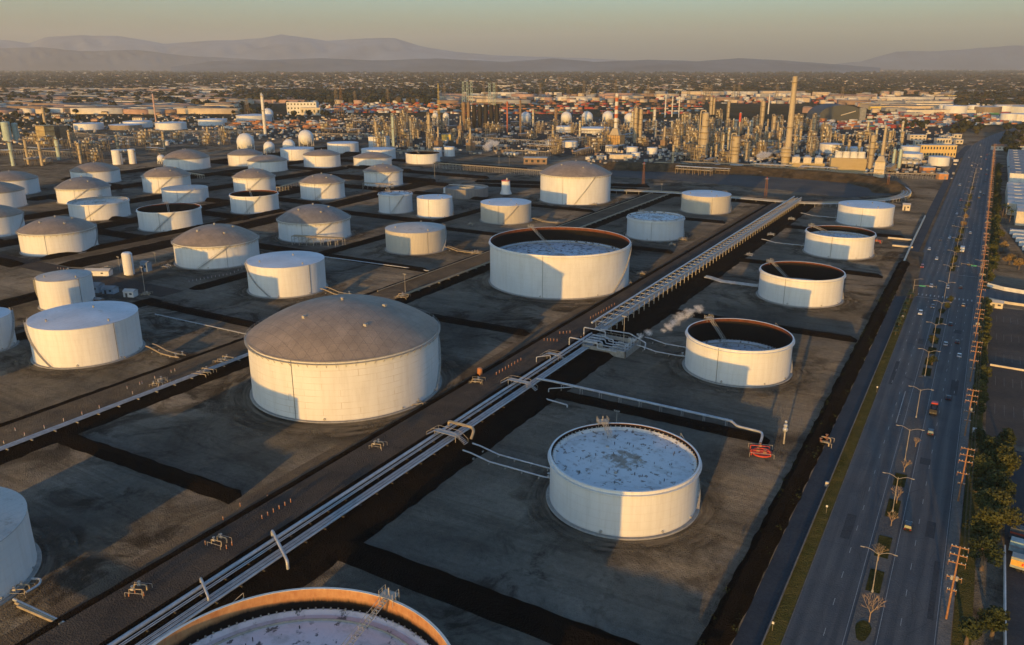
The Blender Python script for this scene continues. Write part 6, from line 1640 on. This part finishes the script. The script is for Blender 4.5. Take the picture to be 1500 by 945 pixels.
# yellow office building and buildings around it
def block(label, x0, x1, pb, pt, depth, wall, roof, wins=0, floors=1, name="industrial_building", group=None, rz=None):
    xc = (x0 + x1) / 2; p = at(xc, pb); s = scale_at(xc, pb); w = (x1 - x0) * s; h = max(3, height(xc, pb, pt))
    t = thing(name, label, "building", p, YAW * .8 if rz is None else rz, group)
    MB().box((0, depth / 2, h / 2), (w, depth, h)).build("wall", wall, t); MB().box((0, depth / 2, h + .25), (w + .8, depth + .8, .5)).build("roof", roof, t)
    for f in range(floors):
        for k in range(wins):
            MB().box((-w / 2 + w * (k + .5) / wins, -.05, h * (f + .55) / floors), (w / wins * .45, .12, h / floors * .4)).build("window", glass_dark, t)
    if not wins: MB().box((w * .2, -.06, h * .3), (min(5, w * .2), .12, h * .55)).build("roller_door", roof_grey, t)
    return t
block("yellow office building with two rows of small windows near the avenue", 1348, 1398, 231, 213, 14, simple("wall_yellow", (.62, .44, .18), .8, 0, .12, .2), roof_light, 12, 2)
block("cream block behind the yellow office building", 1333, 1356, 206, 198, 14, wall_cream, roof_light, 4, 2); block("pale low building left of the small houses by the avenue", 1372, 1392, 212, 203, 12, wall_cream, roof_light, 5)
block("orange brown box building before the white tanks", 1352, 1369, 254, 246, 12, simple("wall_orange", (.52, .24, .10), .8, 0, .2, .3), roof_light, 0); block("tall orange box at the road's left edge", 1375, 1388, 263, 255, 8, simple("wall_orange", (.52, .24, .10), .8), roof_light, 0)
block("white three storey building in the trees at the left centre", 420, 465, 168, 150, 20, wall_white, roof_light, 9, 3); block("cream lower wing right of the white three storey building", 440, 470, 169, 158, 18, wall_cream, roof_light, 5, 1)
block("orange brick building behind the tall domed tank", 767, 801, 241, 232, 15, wall_brown, roof_light, 4); block("white process block behind the far flat tanks", 540, 568, 218, 201, 16, wall_white, roof_light, 0)
block("gold lit block left of the fat coker column", 647, 661, 206, 197, 10, yellow_paint, roof_grey, 0); block("long pale shed by the banded stack's foot", 874, 888, 233, 229, 8, wall_white, roof_light, 0); block("long cream shed right of it", 893, 926, 233, 227, 9, wall_cream, roof_light, 0)
for k, (x0, x1, pb, pt) in enumerate(((1378, 1386, 204, 199), (1388, 1396, 205, 200), (1397, 1408, 203, 197), (1400, 1410, 211, 205), (1385, 1394, 211, 206), (1340, 1350, 214, 207))):
    block("small cream house in the cluster above the yellow office building", x0, x1, pb, pt, 9, wall_cream, roof_light, 2, 1, "small_house", "houses above the yellow office")
# long trestles across the process area
for lb, a_, b_, z in (("long gold lit pipe bridge at the centre of the refinery", (680, 206), (800, 214), 7), ("lower pipe bridge right of it", (738, 226), (805, 229), 6), ("pipe bridge running behind the four tan silos", (800, 196), (888, 196), 6), ("pipe bridge left of the broad tan column", (960, 206), (1024, 210), 9),
                      ("pipe bridge before the cooling row", (1000, 243), (1150, 250), 5), ("pipe bridge in front of the ribbed shed", (1150, 254), (1270, 261), 5), ("pipe bridge running to the orange boxes", (1270, 260), (1372, 262), 5), ("pipe bridge over the left yard", (106, 200), (200, 208), 7),
                      ("long lit pipe bridge behind the left tanks", (200, 197), (385, 197), 6), ("long lit pipe bridge behind the far white tanks", (455, 201), (555, 202), 6), ("pipe bridge behind the yard at the left", (20, 225), (150, 232), 6), ("pipe bridge behind the fat column", (1100, 213), (1150, 214), 8), ("pipe bridge over the tanks left of centre", (540, 230), (640, 226), 6)):
    trestle(lb, a_, b_, z, 7)
# filler units, one prototype each, then copies
UP = [frame_unit(1), frame_unit(2, 12, 10, 5), frame_unit(3, 22, 10, 3), frame_unit(4, 10, 10, 7)] + [ground_unit(10 + k, k) for k in range(6)] + [ground_unit(21, 2), ground_unit(23, 2)]
UN = ["open steel process structure", "tall open steel process structure", "low long steel process structure", "slim open steel tower structure", "row of horizontal drums", "air cooler bank on legs", "slim tower with ring platforms", "small fired heater", "short pipe rack", "small control hut", "thin tan tower", "thin silver tower"]
used = [False] * len(UP)
REG = [("left process yard", (10, 330, 206, 243), 44, [0, 1, 2, 4, 5, 6, 8, 9, 8, 2]), ("centre left units", (540, 700, 186, 226), 44, [0, 1, 2, 3, 5, 6, 7, 8, 9, 10]), ("central units", (700, 860, 184, 228), 40, [0, 2, 4, 5, 6, 8, 8, 9, 11]),
       ("units round the banded stack", (860, 990, 186, 228), 34, [0, 2, 4, 5, 7, 8, 10, 11]), ("units round the broad column", (985, 1110, 185, 242), 66, [0, 1, 2, 3, 3, 5, 6, 7, 8, 10, 11]), ("units round the tallest stack", (1105, 1215, 190, 236), 50, [0, 1, 2, 3, 5, 6, 7, 8, 10]),
       ("right process units", (1215, 1340, 200, 250), 36, [0, 2, 4, 5, 6, 8, 9, 11]), ("units beyond the far tanks", (455, 560, 176, 200), 18, [2, 4, 5, 8, 9]), ("near edge of the refinery", (1010, 1330, 246, 256), 26, [4, 8, 9, 8])]
rf = random.Random(99); occupied = [(o.location.x, o.location.y) for o in S.objects if o.parent is None and o.get("category") in ("storage tank", "column", "sphere tank", "chimney", "building", "furnace", "silo", "shed") and o.location.y > 600]
for rname, (x0, x1, y0, y1), n, kinds in REG:
    for k in range(n):
        for _ in range(12):
            px, py = rf.uniform(x0, x1), y1 - (y1 - y0) * rf.random() ** .8; p = at(px, py)
            if all((p.x - q[0]) ** 2 + (p.y - q[1]) ** 2 > 17 ** 2 for q in occupied) and not (p.y < 1010 and p.x > -330 and False): break
        else: continue
        occupied.append((p.x, p.y)); kd = rf.choice(kinds); sc = rf.uniform(.75, 1.2); rz = rf.choice([0, PI / 2]) + rf.uniform(-.05, .05)
        lb = UN[kd] + " among the " + rname; grp = UN[kd] + ", " + rname
        if not used[kd]: o = UP[kd]; used[kd] = True; o.location = p; o.rotation_euler = (0, 0, rz); o.scale = (sc,) * 3; o["label"] = lb; o["group"] = grp
        else: dup(UP[kd], p, rz, lb, sc, group=grp)
for k, o in enumerate(UP):
    if not used[k]:
        for ch in list(o.children_recursive) + [o]: bpy.data.objects.remove(ch)
# steam from the units
def puffs(label, pts, radii, dens, col=(1, .95, .9)):
    t = thing("steam_plume", label, "steam", pts[0]); P = [Vector(p) - Vector(pts[0]) for p in pts]
    for i, (p, r) in enumerate(zip(P, radii)):
        b = NB("steam"); b.t.nodes.remove(b.p); co = b.coord("Object"); x, y, z = b.sep(co)
        d = b.math("SQRT", b.math("ADD", b.math("ADD", b.math("MULTIPLY", x, x), b.math("MULTIPLY", y, y)), b.math("MULTIPLY", z, z)))
        f = b.math("ADD", b.math("SUBTRACT", 1.0, d), b.math("MULTIPLY", b.math("SUBTRACT", b.noise(co, 1.3 + .1 * i, 6, .68, .5), .54), 3.4))
        v = b.n("ShaderNodeVolumePrincipled"); v.inputs["Color"].default_value = (*col, 1); b.l(b.math("MULTIPLY", b.ramp(f, [(.15, 0.0), (.9, 1.0)]), dens / r * 3), v.inputs["Density"]); b.l(v.outputs[0], b.o.inputs["Volume"])
        o = MB().sphere((0, 0, 0), 1.0, 12).build("puff", b.mat, t); o.location = p; o.scale = (r * 2.3, r * 1.9, r * 1.5); o.rotation_euler = (0, 0, i)
puffs("white steam drifting right from the pump pit past the open tank", [at(918, 506, 2), at(928, 498, 4), at(938, 492, 6), at(950, 487, 7), at(972, 484, 9), at(980, 478, 12), at(988, 472, 12), at(998, 464, 15), at(1010, 458, 17), at(1024, 452, 18)], [.5, .9, 1.1, 1.2, .8, 1.6, 1.5, 1.9, 1.7, 1.5], .45)
puffs("pinkish steam cloud billowing left of the long pipe bridge", [at(716, 212, 10), at(720, 210, 16), at(727, 210, 22), at(713, 216, 12)], [3.5, 5, 3, 4], .8)
puffs("small pinkish steam cloud left of the tallest stack", [at(1113, 228, 8), at(1119, 227, 14), at(1125, 226, 18)], [3, 4.5, 3], .8)
# ------------------------------------------------------------------ the town beyond
tw = [simple("town_wall_cream", (.60, .47, .31), .85, 0, .2, .05), simple("town_wall_white", (.66, .60, .50), .85, 0, .2, .05), simple("town_wall_brown", (.30, .20, .13), .85, 0, .2, .05),
      simple("town_wall_rose", (.48, .30, .22), .85, 0, .2, .05), simple("town_wall_grey", (.34, .33, .31), .85, 0, .2, .05)]
tr = [simple("town_roof_grey", (.13, .128, .125), .9, 0, .3, .02), simple("town_roof_pale", (.28, .265, .24), .9, 0, .3, .02), simple("town_roof_brown", (.16, .11, .08), .9, 0, .3, .02)]
cc = [simple("container_red", (.36, .06, .035), .6, 0, .2, .1), simple("container_white", (.58, .55, .50), .6, 0, .15, .1), simple("container_orange", (.50, .20, .07), .6, 0, .2, .1),
      simple("container_green", (.10, .26, .12), .6, 0, .2, .1), simple("container_blue", (.06, .13, .26), .6, 0, .2, .1), simple("container_brown", (.22, .12, .07), .6, 0, .2, .1)]
CN = ["red", "white", "orange", "green", "blue", "brown"]
R8 = random.Random(808)
# shipping containers: one of each colour with its doors, then copies
cp = []
for k in range(6):
    t = thing("shipping_container", None, "container"); MB().box((0, 0, 1.45), (12.2, 2.6, 2.9)).build("body", cc[k], t)
    b = MB(); b.box((6.14, -.62, 1.45), (.08, 1.15, 2.6)); b.box((6.14, .62, 1.45), (.08, 1.15, 2.6)); b.build("door", cc[k], t); cp.append(t)
cu = [False] * 6
ZC = [("in the rail yard left of the coker", (440, 655, 151, 166), 44, (4, 5, 0, 1, 2)), ("in the yard behind the four spheres", (700, 1020, 141, 169), 60, (0, 0, 2, 1, 5, 3)), ("in the strip before the far tree belt", (1020, 1190, 140, 152), 18, (0, 2, 1)),
      ("in the train rows right of the dark hall", (1225, 1480, 172, 190), 76, (0, 1, 1, 2, 3, 5, 1, 4)), ("right behind the fan drums", (1225, 1340, 182, 194), 14, (0, 3, 5))]
for zn, (x0, x1, y0, y1), n, kinds in ZC:
    for k in range(n):
        px, py = R8.uniform(x0, x1), y0 + (y1 - y0) * (int(R8.random() * 6) + .15 * R8.random()) / 6
        if x0 > 1200 : py = max(168, py - (px - x0) * .028)
        q = at(px, py); kd = R8.choice(kinds); z = 0 if R8.random() < .6 else 2.92
        lb = "%s shipping container %s" % (CN[kd], zn); gr = "%s containers %s" % (CN[kd], zn); rz = YAW + R8.choice([0, 0, .02]) + (.03 if x0 > 1200 else 0)
        if z: 
            dup(cp[kd], (q.x, q.y, 0), rz, lb, group=gr); 
        if not cu[kd]: o = cp[kd]; cu[kd] = True; o.location = (q.x, q.y, z); o.rotation_euler = (0, 0, rz); o["label"] = lb; o["group"] = gr
        else: dup(cp[kd], (q.x, q.y, z), rz, lb, group=gr)

def multi_boxes(name, items, mats, kind="stuff"):
    """many far boxes in one mesh: items = (x, y, w, d, h, rz, wall material, roof material, z0)"""
    A = np.array([i[:6] + (i[8] if len(i) > 8 else 0,) for i in items], float); n = len(A)
    base = np.array([(-.5, -.5, 0), (.5, -.5, 0), (.5, .5, 0), (-.5, .5, 0), (-.5, -.5, 1), (.5, -.5, 1), (.5, .5, 1), (-.5, .5, 1)])
    L = base[None] * np.stack([A[:, 2], A[:, 3], A[:, 4]], -1)[:, None]; c, s = np.cos(A[:, 5])[:, None], np.sin(A[:, 5])[:, None]
    X = L[..., 0] * c - L[..., 1] * s + A[:, 0:1]; Y = L[..., 0] * s + L[..., 1] * c + A[:, 1:2]; Z = L[..., 2] + A[:, 6:7]
    co = np.stack([X, Y, Z], -1).reshape(-1, 3).astype(np.float32)
    F = np.array([(4, 5, 6, 7), (0, 1, 5, 4), (1, 2, 6, 5), (2, 3, 7, 6), (3, 0, 4, 7)]); q = (F[None] + 8 * np.arange(n)[:, None, None]).reshape(-1, 4)
    mi = np.array([[i[7]] + [i[6]] * 4 for i in items], np.int32).ravel()
    me = bpy.data.meshes.new(name); me.vertices.add(len(co)); me.vertices.foreach_set("co", co.ravel()); me.loops.add(q.size); me.loops.foreach_set("vertex_index", q.ravel().astype(np.int32))
    me.polygons.add(len(q)); me.polygons.foreach_set("loop_start", np.arange(0, q.size, 4, dtype=np.int32)); me.polygons.foreach_set("material_index", mi)
    for m in mats: me.materials.append(m)
    me.update(calc_edges=True); o = bpy.data.objects.new(name, me); COL.objects.link(o)
    if kind: o["kind"] = kind
    return o
# the rest of the containers, past the first three hundred
it = []
for (x0, x1, y0, y1), n, kinds in (((430, 660, 150, 167), 420, (4, 5, 0, 1, 2, 1)), ((660, 1030, 139, 170), 620, (0, 5, 2, 1, 5, 4)), ((1020, 1300, 139, 153), 260, (0, 2, 1, 5)), ((1200, 1490, 170, 192), 520, (0, 1, 1, 1, 5, 4, 2)), ((330, 500, 178, 190), 120, (5, 1, 2))):
    for k in range(n):
        px, py = R8.uniform(x0, x1), y0 + (y1 - y0) * (int(R8.random() * 9) + .12 * R8.random()) / 9
        if x0 == 1200: py = max(167, py - (px - x0) * .028)
        q = at(px, py); it.append((q.x, q.y, 12.2 * R8.choice([1, 1, 1.5]), 2.6, 2.9 * R8.choice([1, 1, 2]), YAW + .01, R8.choice(kinds), R8.choice(kinds)))
multi_boxes("container_rows", it, cc)

# buildings: the ones that show largest are things of their own
def bld(seed, w, d, h, wi, ri, kind):
    rr = random.Random(seed); t = thing("warehouse" if kind == 0 else ("house" if kind == 2 else "office_block"), None, "building")
    MB().box((0, 0, h / 2), (w, d, h)).build("wall", tw[wi], t)
    if kind == 2:
        b = MB(); b.add([(-w / 2 - .4, -d / 2 - .4, h), (w / 2 + .4, -d / 2 - .4, h), (w / 2 + .4, d / 2 + .4, h), (-w / 2 - .4, d / 2 + .4, h), (-w / 2, 0, h + d * .22), (w / 2, 0, h + d * .22)], [(0, 1, 5, 4), (2, 3, 4, 5), (0, 4, 3), (1, 2, 5), (3, 2, 1, 0)]); b.build("roof", tr[ri], t)
    else:
        rf_ = MB().box((0, 0, h + .2), (w - .8, d - .8, .5)).build("roof", tr[ri], t)
        for _ in range(3): MB().box((rr.uniform(-w * .4, w * .4), rr.uniform(-d * .4, d * .4), h + 1.2), (4, 3, 1.6)).build("roof_unit", tr[1], rf_)
    if kind == 0:
        for k in range(3): MB().box((-w * .35 + k * w * .3, -d / 2 - .06, 2.4), (4.2, .14, 4.4)).build("roller_door", tr[0], t)
    else:
        for k in range(4): MB().box((-w * .36 + k * w * .24, -d / 2 - .06, h * .6), (w * .12, .14, h * .3)).build("window", glass_dark, t)
    return t
BPRO = {0: [bld(1, 90, 45, 9, 1, 1, 0), bld(2, 130, 60, 10, 0, 0, 0), bld(3, 60, 40, 8, 4, 1, 0), bld(4, 170, 55, 10, 1, 0, 0)], 1: [bld(5, 46, 20, 13, 0, 1, 1), bld(6, 34, 18, 16, 1, 0, 1), bld(7, 60, 22, 9, 3, 2, 1)], 2: [bld(8, 16, 11, 5, 0, 2, 2), bld(9, 20, 12, 5.5, 1, 2, 2), bld(10, 14, 10, 5, 3, 2, 2)]}
bused = {k: [False] * len(v) for k, v in BPRO.items()}
BN = {0: ["white walled flat warehouse", "long cream warehouse", "grey warehouse", "very long white warehouse"], 1: ["cream block", "white tall block", "rose coloured long block"], 2: ["cream house", "white house", "rose coloured house"]}
taken = []
def put_b(kd, px, py, where, sc=1.0):
    q = at(px, py); i = R8.randrange(len(BPRO[kd])); rz = YAW * R8.choice([.7, 1, 1]) + R8.uniform(-.05, .05); gap = (95, 45, 20)[kd]
    if any(abs(q.x - a) < gap and abs(q.y - b_) < gap * .8 for a, b_ in taken): return False
    taken.append((q.x, q.y)); lb = "%s %s" % (BN[kd][i], where); gr = lb + " group"
    if not bused[kd][i]: o = BPRO[kd][i]; bused[kd][i] = True; o.location = q; o.rotation_euler = (0, 0, rz); o["label"] = lb; o["group"] = lb; 
    else: dup(BPRO[kd][i], q, rz, lb, sc, group=lb)
    return True
ZB = [("in the warehouse district at the upper left", (0, 345, 133, 160), 70, 0), ("at the left edge beyond the silos", (0, 300, 152, 178), 36, 2), ("in the blocks at the far left", (0, 330, 118, 134), 22, 1), ("among the trees left of centre", (330, 640, 120, 150), 40, 2),
      ("in the lit row behind the tree belt", (505, 650, 119, 131), 14, 1), ("beyond the spheres", (650, 1010, 116, 138), 40, 1), ("among the far trees at right centre", (1000, 1400, 112, 136), 60, 2), ("right of the far tank park", (1390, 1500, 112, 150), 26, 1),
      ("before the far tank park", (1270, 1400, 150, 170), 12, 0), ("among the dark trees right of the bend", (1462, 1500, 196, 222), 8, 2)]
for wn, (x0, x1, y0, y1), n, kd in ZB:
    for k in range(n):
        for _ in range(8):
            if put_b(kd, R8.uniform(x0, x1), R8.uniform(y0, y1), wn, R8.uniform(.8, 1.15)): break
for v, u in ((v, u) for k in BPRO for v, u in zip(BPRO[k], bused[k])):
    if not u: 
        for ch in list(v.children_recursive) + [v]: bpy.data.objects.remove(ch)
# the sulphur coloured pile building in the far park
block("glowing golden pyramid roofed shed behind the far tank park", 1388, 1414, 147, 140, 30, yellow_paint, yellow_paint, 0); block("very long white lit building on the horizon right of the tallest stack", 1220, 1290, 106.5, 103.5, 120, tw[1], tr[1], 0)
block("long white lit building on the horizon left of it", 1095, 1165, 106, 103.5, 120, tw[1], tr[1], 0); block("lit white block on the horizon at far right", 1480, 1500, 111, 108, 60, tw[0], tr[1], 0)
for k, (x0, x1, y0, y1) in enumerate(((1275, 1298, 161, 156), (1283, 1301, 158, 153), (1262, 1272, 157, 151))): block("gold lit low plant building right of the dark hall", x0, x1, y0, y1, 20, yellow_paint, roof_light, 0, 1, group="gold lit plant buildings")

# the countless rest of the town, one object
it = []
cl = [(R8.uniform(-60, 1560), R8.uniform(103, 150)) for _ in range(90)]
def near_cluster(px, py): return min((abs(px - a) / 70) ** 2 + (abs(py - b_) / 5) ** 2 for a, b_ in cl)
N = 0
while N < 14500:
    px = R8.uniform(-80, 1580); py = 100.6 + 66 * R8.random() ** 1.35
    if py > 152 and (px > 340 and px < 1180): continue
    if py > 138 and 640 < px < 1400 and R8.random() < .85: continue
    nc = near_cluster(px, py)
    if nc > 1.1 and R8.random() < .72: continue
    q = at(px, py); d = math.hypot(q.x, q.y); sc = 1 + min(2.6, d / 5500); big = R8.random() < (.22 if px < 420 else .10)
    w, dd, h = (R8.uniform(40, 120) * min(sc, 2), R8.uniform(30, 60), R8.uniform(7, 11) * min(1.6, sc)) if big else (R8.uniform(11, 22) * sc, R8.uniform(9, 14) * sc, R8.uniform(5, 9) * min(2.2, sc))
    it.append((q.x, q.y, w, dd, h, YAW * R8.choice([0, 1, 1, .7]) + R8.uniform(-.1, .1), R8.choice([0, 0, 1, 1, 2, 3, 4]), 5 + R8.choice([0, 1, 0, 2, 2]))); N += 1
multi_boxes("distant_town", it, tw + tr)
# low clutter around the refinery: parked cars, crates and small gear read as one mass
it = []
for (x0, x1, y0, y1), n in (((0, 330, 160, 212), 700), ((330, 560, 168, 205), 400), ((540, 860, 170, 226), 500), ((860, 1110, 176, 240), 500), ((1100, 1400, 178, 256), 600)):
    for k in range(n):
        q = at(R8.uniform(x0, x1), R8.uniform(y0, y1)); it.append((q.x, q.y, R8.uniform(1.5, 7), R8.uniform(1.5, 4), R8.uniform(1, 4), R8.choice([0, 1.57, YAW]), R8.choice([0, 1, 2, 4, 4]), 5 + R8.choice([0, 1, 2])))
multi_boxes("yard_gear", it, tw + tr)

# ---- trees of the town
def lump_tree(seed, r, h):
    g_ = np.random.default_rng(seed); vs, fs = [], []
    for k in range(46):
        d = g_.normal(size=3); d /= np.linalg.norm(d); p = d * r * g_.uniform(.55, 1) * (1, 1, .8) + (0, 0, h * .62); u = np.cross(d, g_.normal(size=3)); u /= np.linalg.norm(u); v = np.cross(d, u); s_ = r * g_.uniform(.25, .5)
        i = len(vs); vs += [tuple(p - u * s_), tuple(p + v * s_), tuple(p + u * s_), tuple(p - v * s_)]; fs.append((i, i + 1, i + 2, i + 3))
    return vs, fs
tm = [leaf_mat("town_trees_dark", (.016, .020, .009), (.045, .045, .018)), leaf_mat("town_trees_olive", (.035, .036, .013), (.080, .068, .026)), leaf_mat("town_trees_brown", (.060, .045, .020), (.11, .080, .036))]
tp = []
for k in range(5):
    t = thing("broadleaf_tree", None, "tree"); vs, fs = lump_tree(k, 5.2, 10); MB().add(vs, fs).build("crown", tm[k % 2], t); MB().tube([(0, 0, 0), (0, 0, 6)], .4, 5, r2=.2).build("trunk", bark_m, t); tp.append(t)
tu = [False] * 5
ZT = [("in the belt left of the lattice reactor tower", (335, 490, 148, 172), 60, "dark tree"), ("at the left edge by the silos", (0, 120, 165, 205), 40, "dark tree"), ("beside the avenue's far bend", (1440, 1500, 190, 225), 55, "dark tree"), ("between container rows and bend", (1395, 1440, 176, 200), 24, "dark tree"),
      ("in the container rows", (1300, 1380, 182, 192), 9, "dark tree"), ("in the long belt behind the container yards", (1060, 1420, 128, 138), 80, "olive tree"), ("among the left warehouses", (0, 330, 140, 165), 30, "olive tree")]
for wn, (x0, x1, y0, y1), n, nm in ZT:
    for k in range(n):
        px, py = R8.uniform(x0, x1), R8.uniform(y0, y1); q = at(px, py)
        if 1395 < px < 1470 and q.x > -40 + off(q.y) and q.x < 12 + off(q.y): continue
        i = R8.randrange(5); lb = nm + " " + wn; sc = R8.uniform(.8, 1.7)
        if not tu[i]: o = tp[i]; tu[i] = True; o.location = q; o.scale = (sc,) * 3; o["label"] = lb; o["group"] = lb
        else: dup(tp[i], q, R8.random() * 6, lb, sc, group=lb)
# the far woods as one object
tv, tf = zip(*[lump_tree(50 + k, 6, 9) for k in range(6)])
tv = [np.array(v) for v in tv]; tf = [np.array(f) for f in tf]
co, qs, mi = [], [], []; base = 0; N = 0
tc = [(R8.uniform(-60, 1560), R8.uniform(103, 148)) for _ in range(70)]
while N < 22000:
    px = R8.uniform(-80, 1580); py = 101 + 58 * R8.random() ** 1.25
    if (py > 152 and 330 < px < 1200) or (py > 139 and 640 < px < 1400) or (px < 350 and py > 133 and R8.random() < .8): continue
    belt = (330 < px < 660 and 134 < py < 149) or (1060 < px < 1420 and 121 < py < 137)
    if not belt and R8.random() < .35 and min((abs(px - a) / 80) ** 2 + (abs(py - b_) / 5) ** 2 for a, b_ in tc) > 1: continue
    q = at(px, py); d = math.hypot(q.x, q.y); sc = R8.uniform(.85, 1.6) * (1 + min(3.2, d / 5000)); k = R8.randrange(6); a_ = R8.random() * 6.28; c, s = math.cos(a_), math.sin(a_)
    v = tv[k] * (sc, sc, sc * .8 if d > 4000 else sc); co.append(np.stack([v[:, 0] * c - v[:, 1] * s + q.x, v[:, 0] * s + v[:, 1] * c + q.y, v[:, 2] - (sc * .8)], -1)); qs.append(tf[k] + base); mi.append(np.full(len(tf[k]), R8.choice([0, 0, 1, 1, 2]))); base += len(v); N += 1
co = np.concatenate(co).astype(np.float32); qs = np.concatenate(qs).astype(np.int32); mi = np.concatenate(mi).astype(np.int32)
me = bpy.data.meshes.new("far_woodland"); me.vertices.add(len(co)); me.vertices.foreach_set("co", co.ravel()); me.loops.add(qs.size); me.loops.foreach_set("vertex_index", qs.ravel()); me.polygons.add(len(qs)); me.polygons.foreach_set("loop_start", np.arange(0, qs.size, 4, dtype=np.int32)); me.polygons.foreach_set("material_index", mi)
for m in tm: me.materials.append(m)
me.update(calc_edges=True); o = bpy.data.objects.new("far_woodland", me); COL.objects.link(o); o["kind"] = "stuff"

# ------------------------------------------------------------------ things that look alike get a label by their place in the row
ORD = "first second third fourth fifth sixth seventh eighth ninth tenth eleventh twelfth thirteenth fourteenth fifteenth sixteenth seventeenth eighteenth nineteenth twentieth twenty-first twenty-second twenty-third twenty-fourth".split()
def proj(v):
    c, s = math.cos(YAW), math.sin(YAW); X = v.x * c + v.y * s; Y = -v.x * s + v.y * c; Z = v.z - CAM_H
    d = Y * math.cos(PITCH) - Z * math.sin(PITCH); u = Y * math.sin(PITCH) + Z * math.cos(PITCH)
    return 750 + 1170 * X / d, 472.5 - 1170 * u / d
same = {}
for o in COL.objects:
    if o.parent is None and o.get("label"): same.setdefault(o["label"], []).append(o)
for lb, L in same.items():
    if 1 < len(L) <= 24 and len(lb.split()) <= 12:
        P = {o.name: proj(o.location) for o in L}; xs = [q[0] for q in P.values()]; ys = [q[1] for q in P.values()]
        if max(xs) - min(xs) >= max(ys) - min(ys): L.sort(key=lambda o: P[o.name][0]); w = "from the left"
        else: L.sort(key=lambda o: -P[o.name][1]); w = "from the bottom"
        for k, o in enumerate(L): o["label"] = "%s, %s %s" % (lb, ORD[k], w)
for o in COL.objects:
    if o.get("label") and len(o["label"].split()) > 16: o["label"] = " ".join(o["label"].split()[:16])
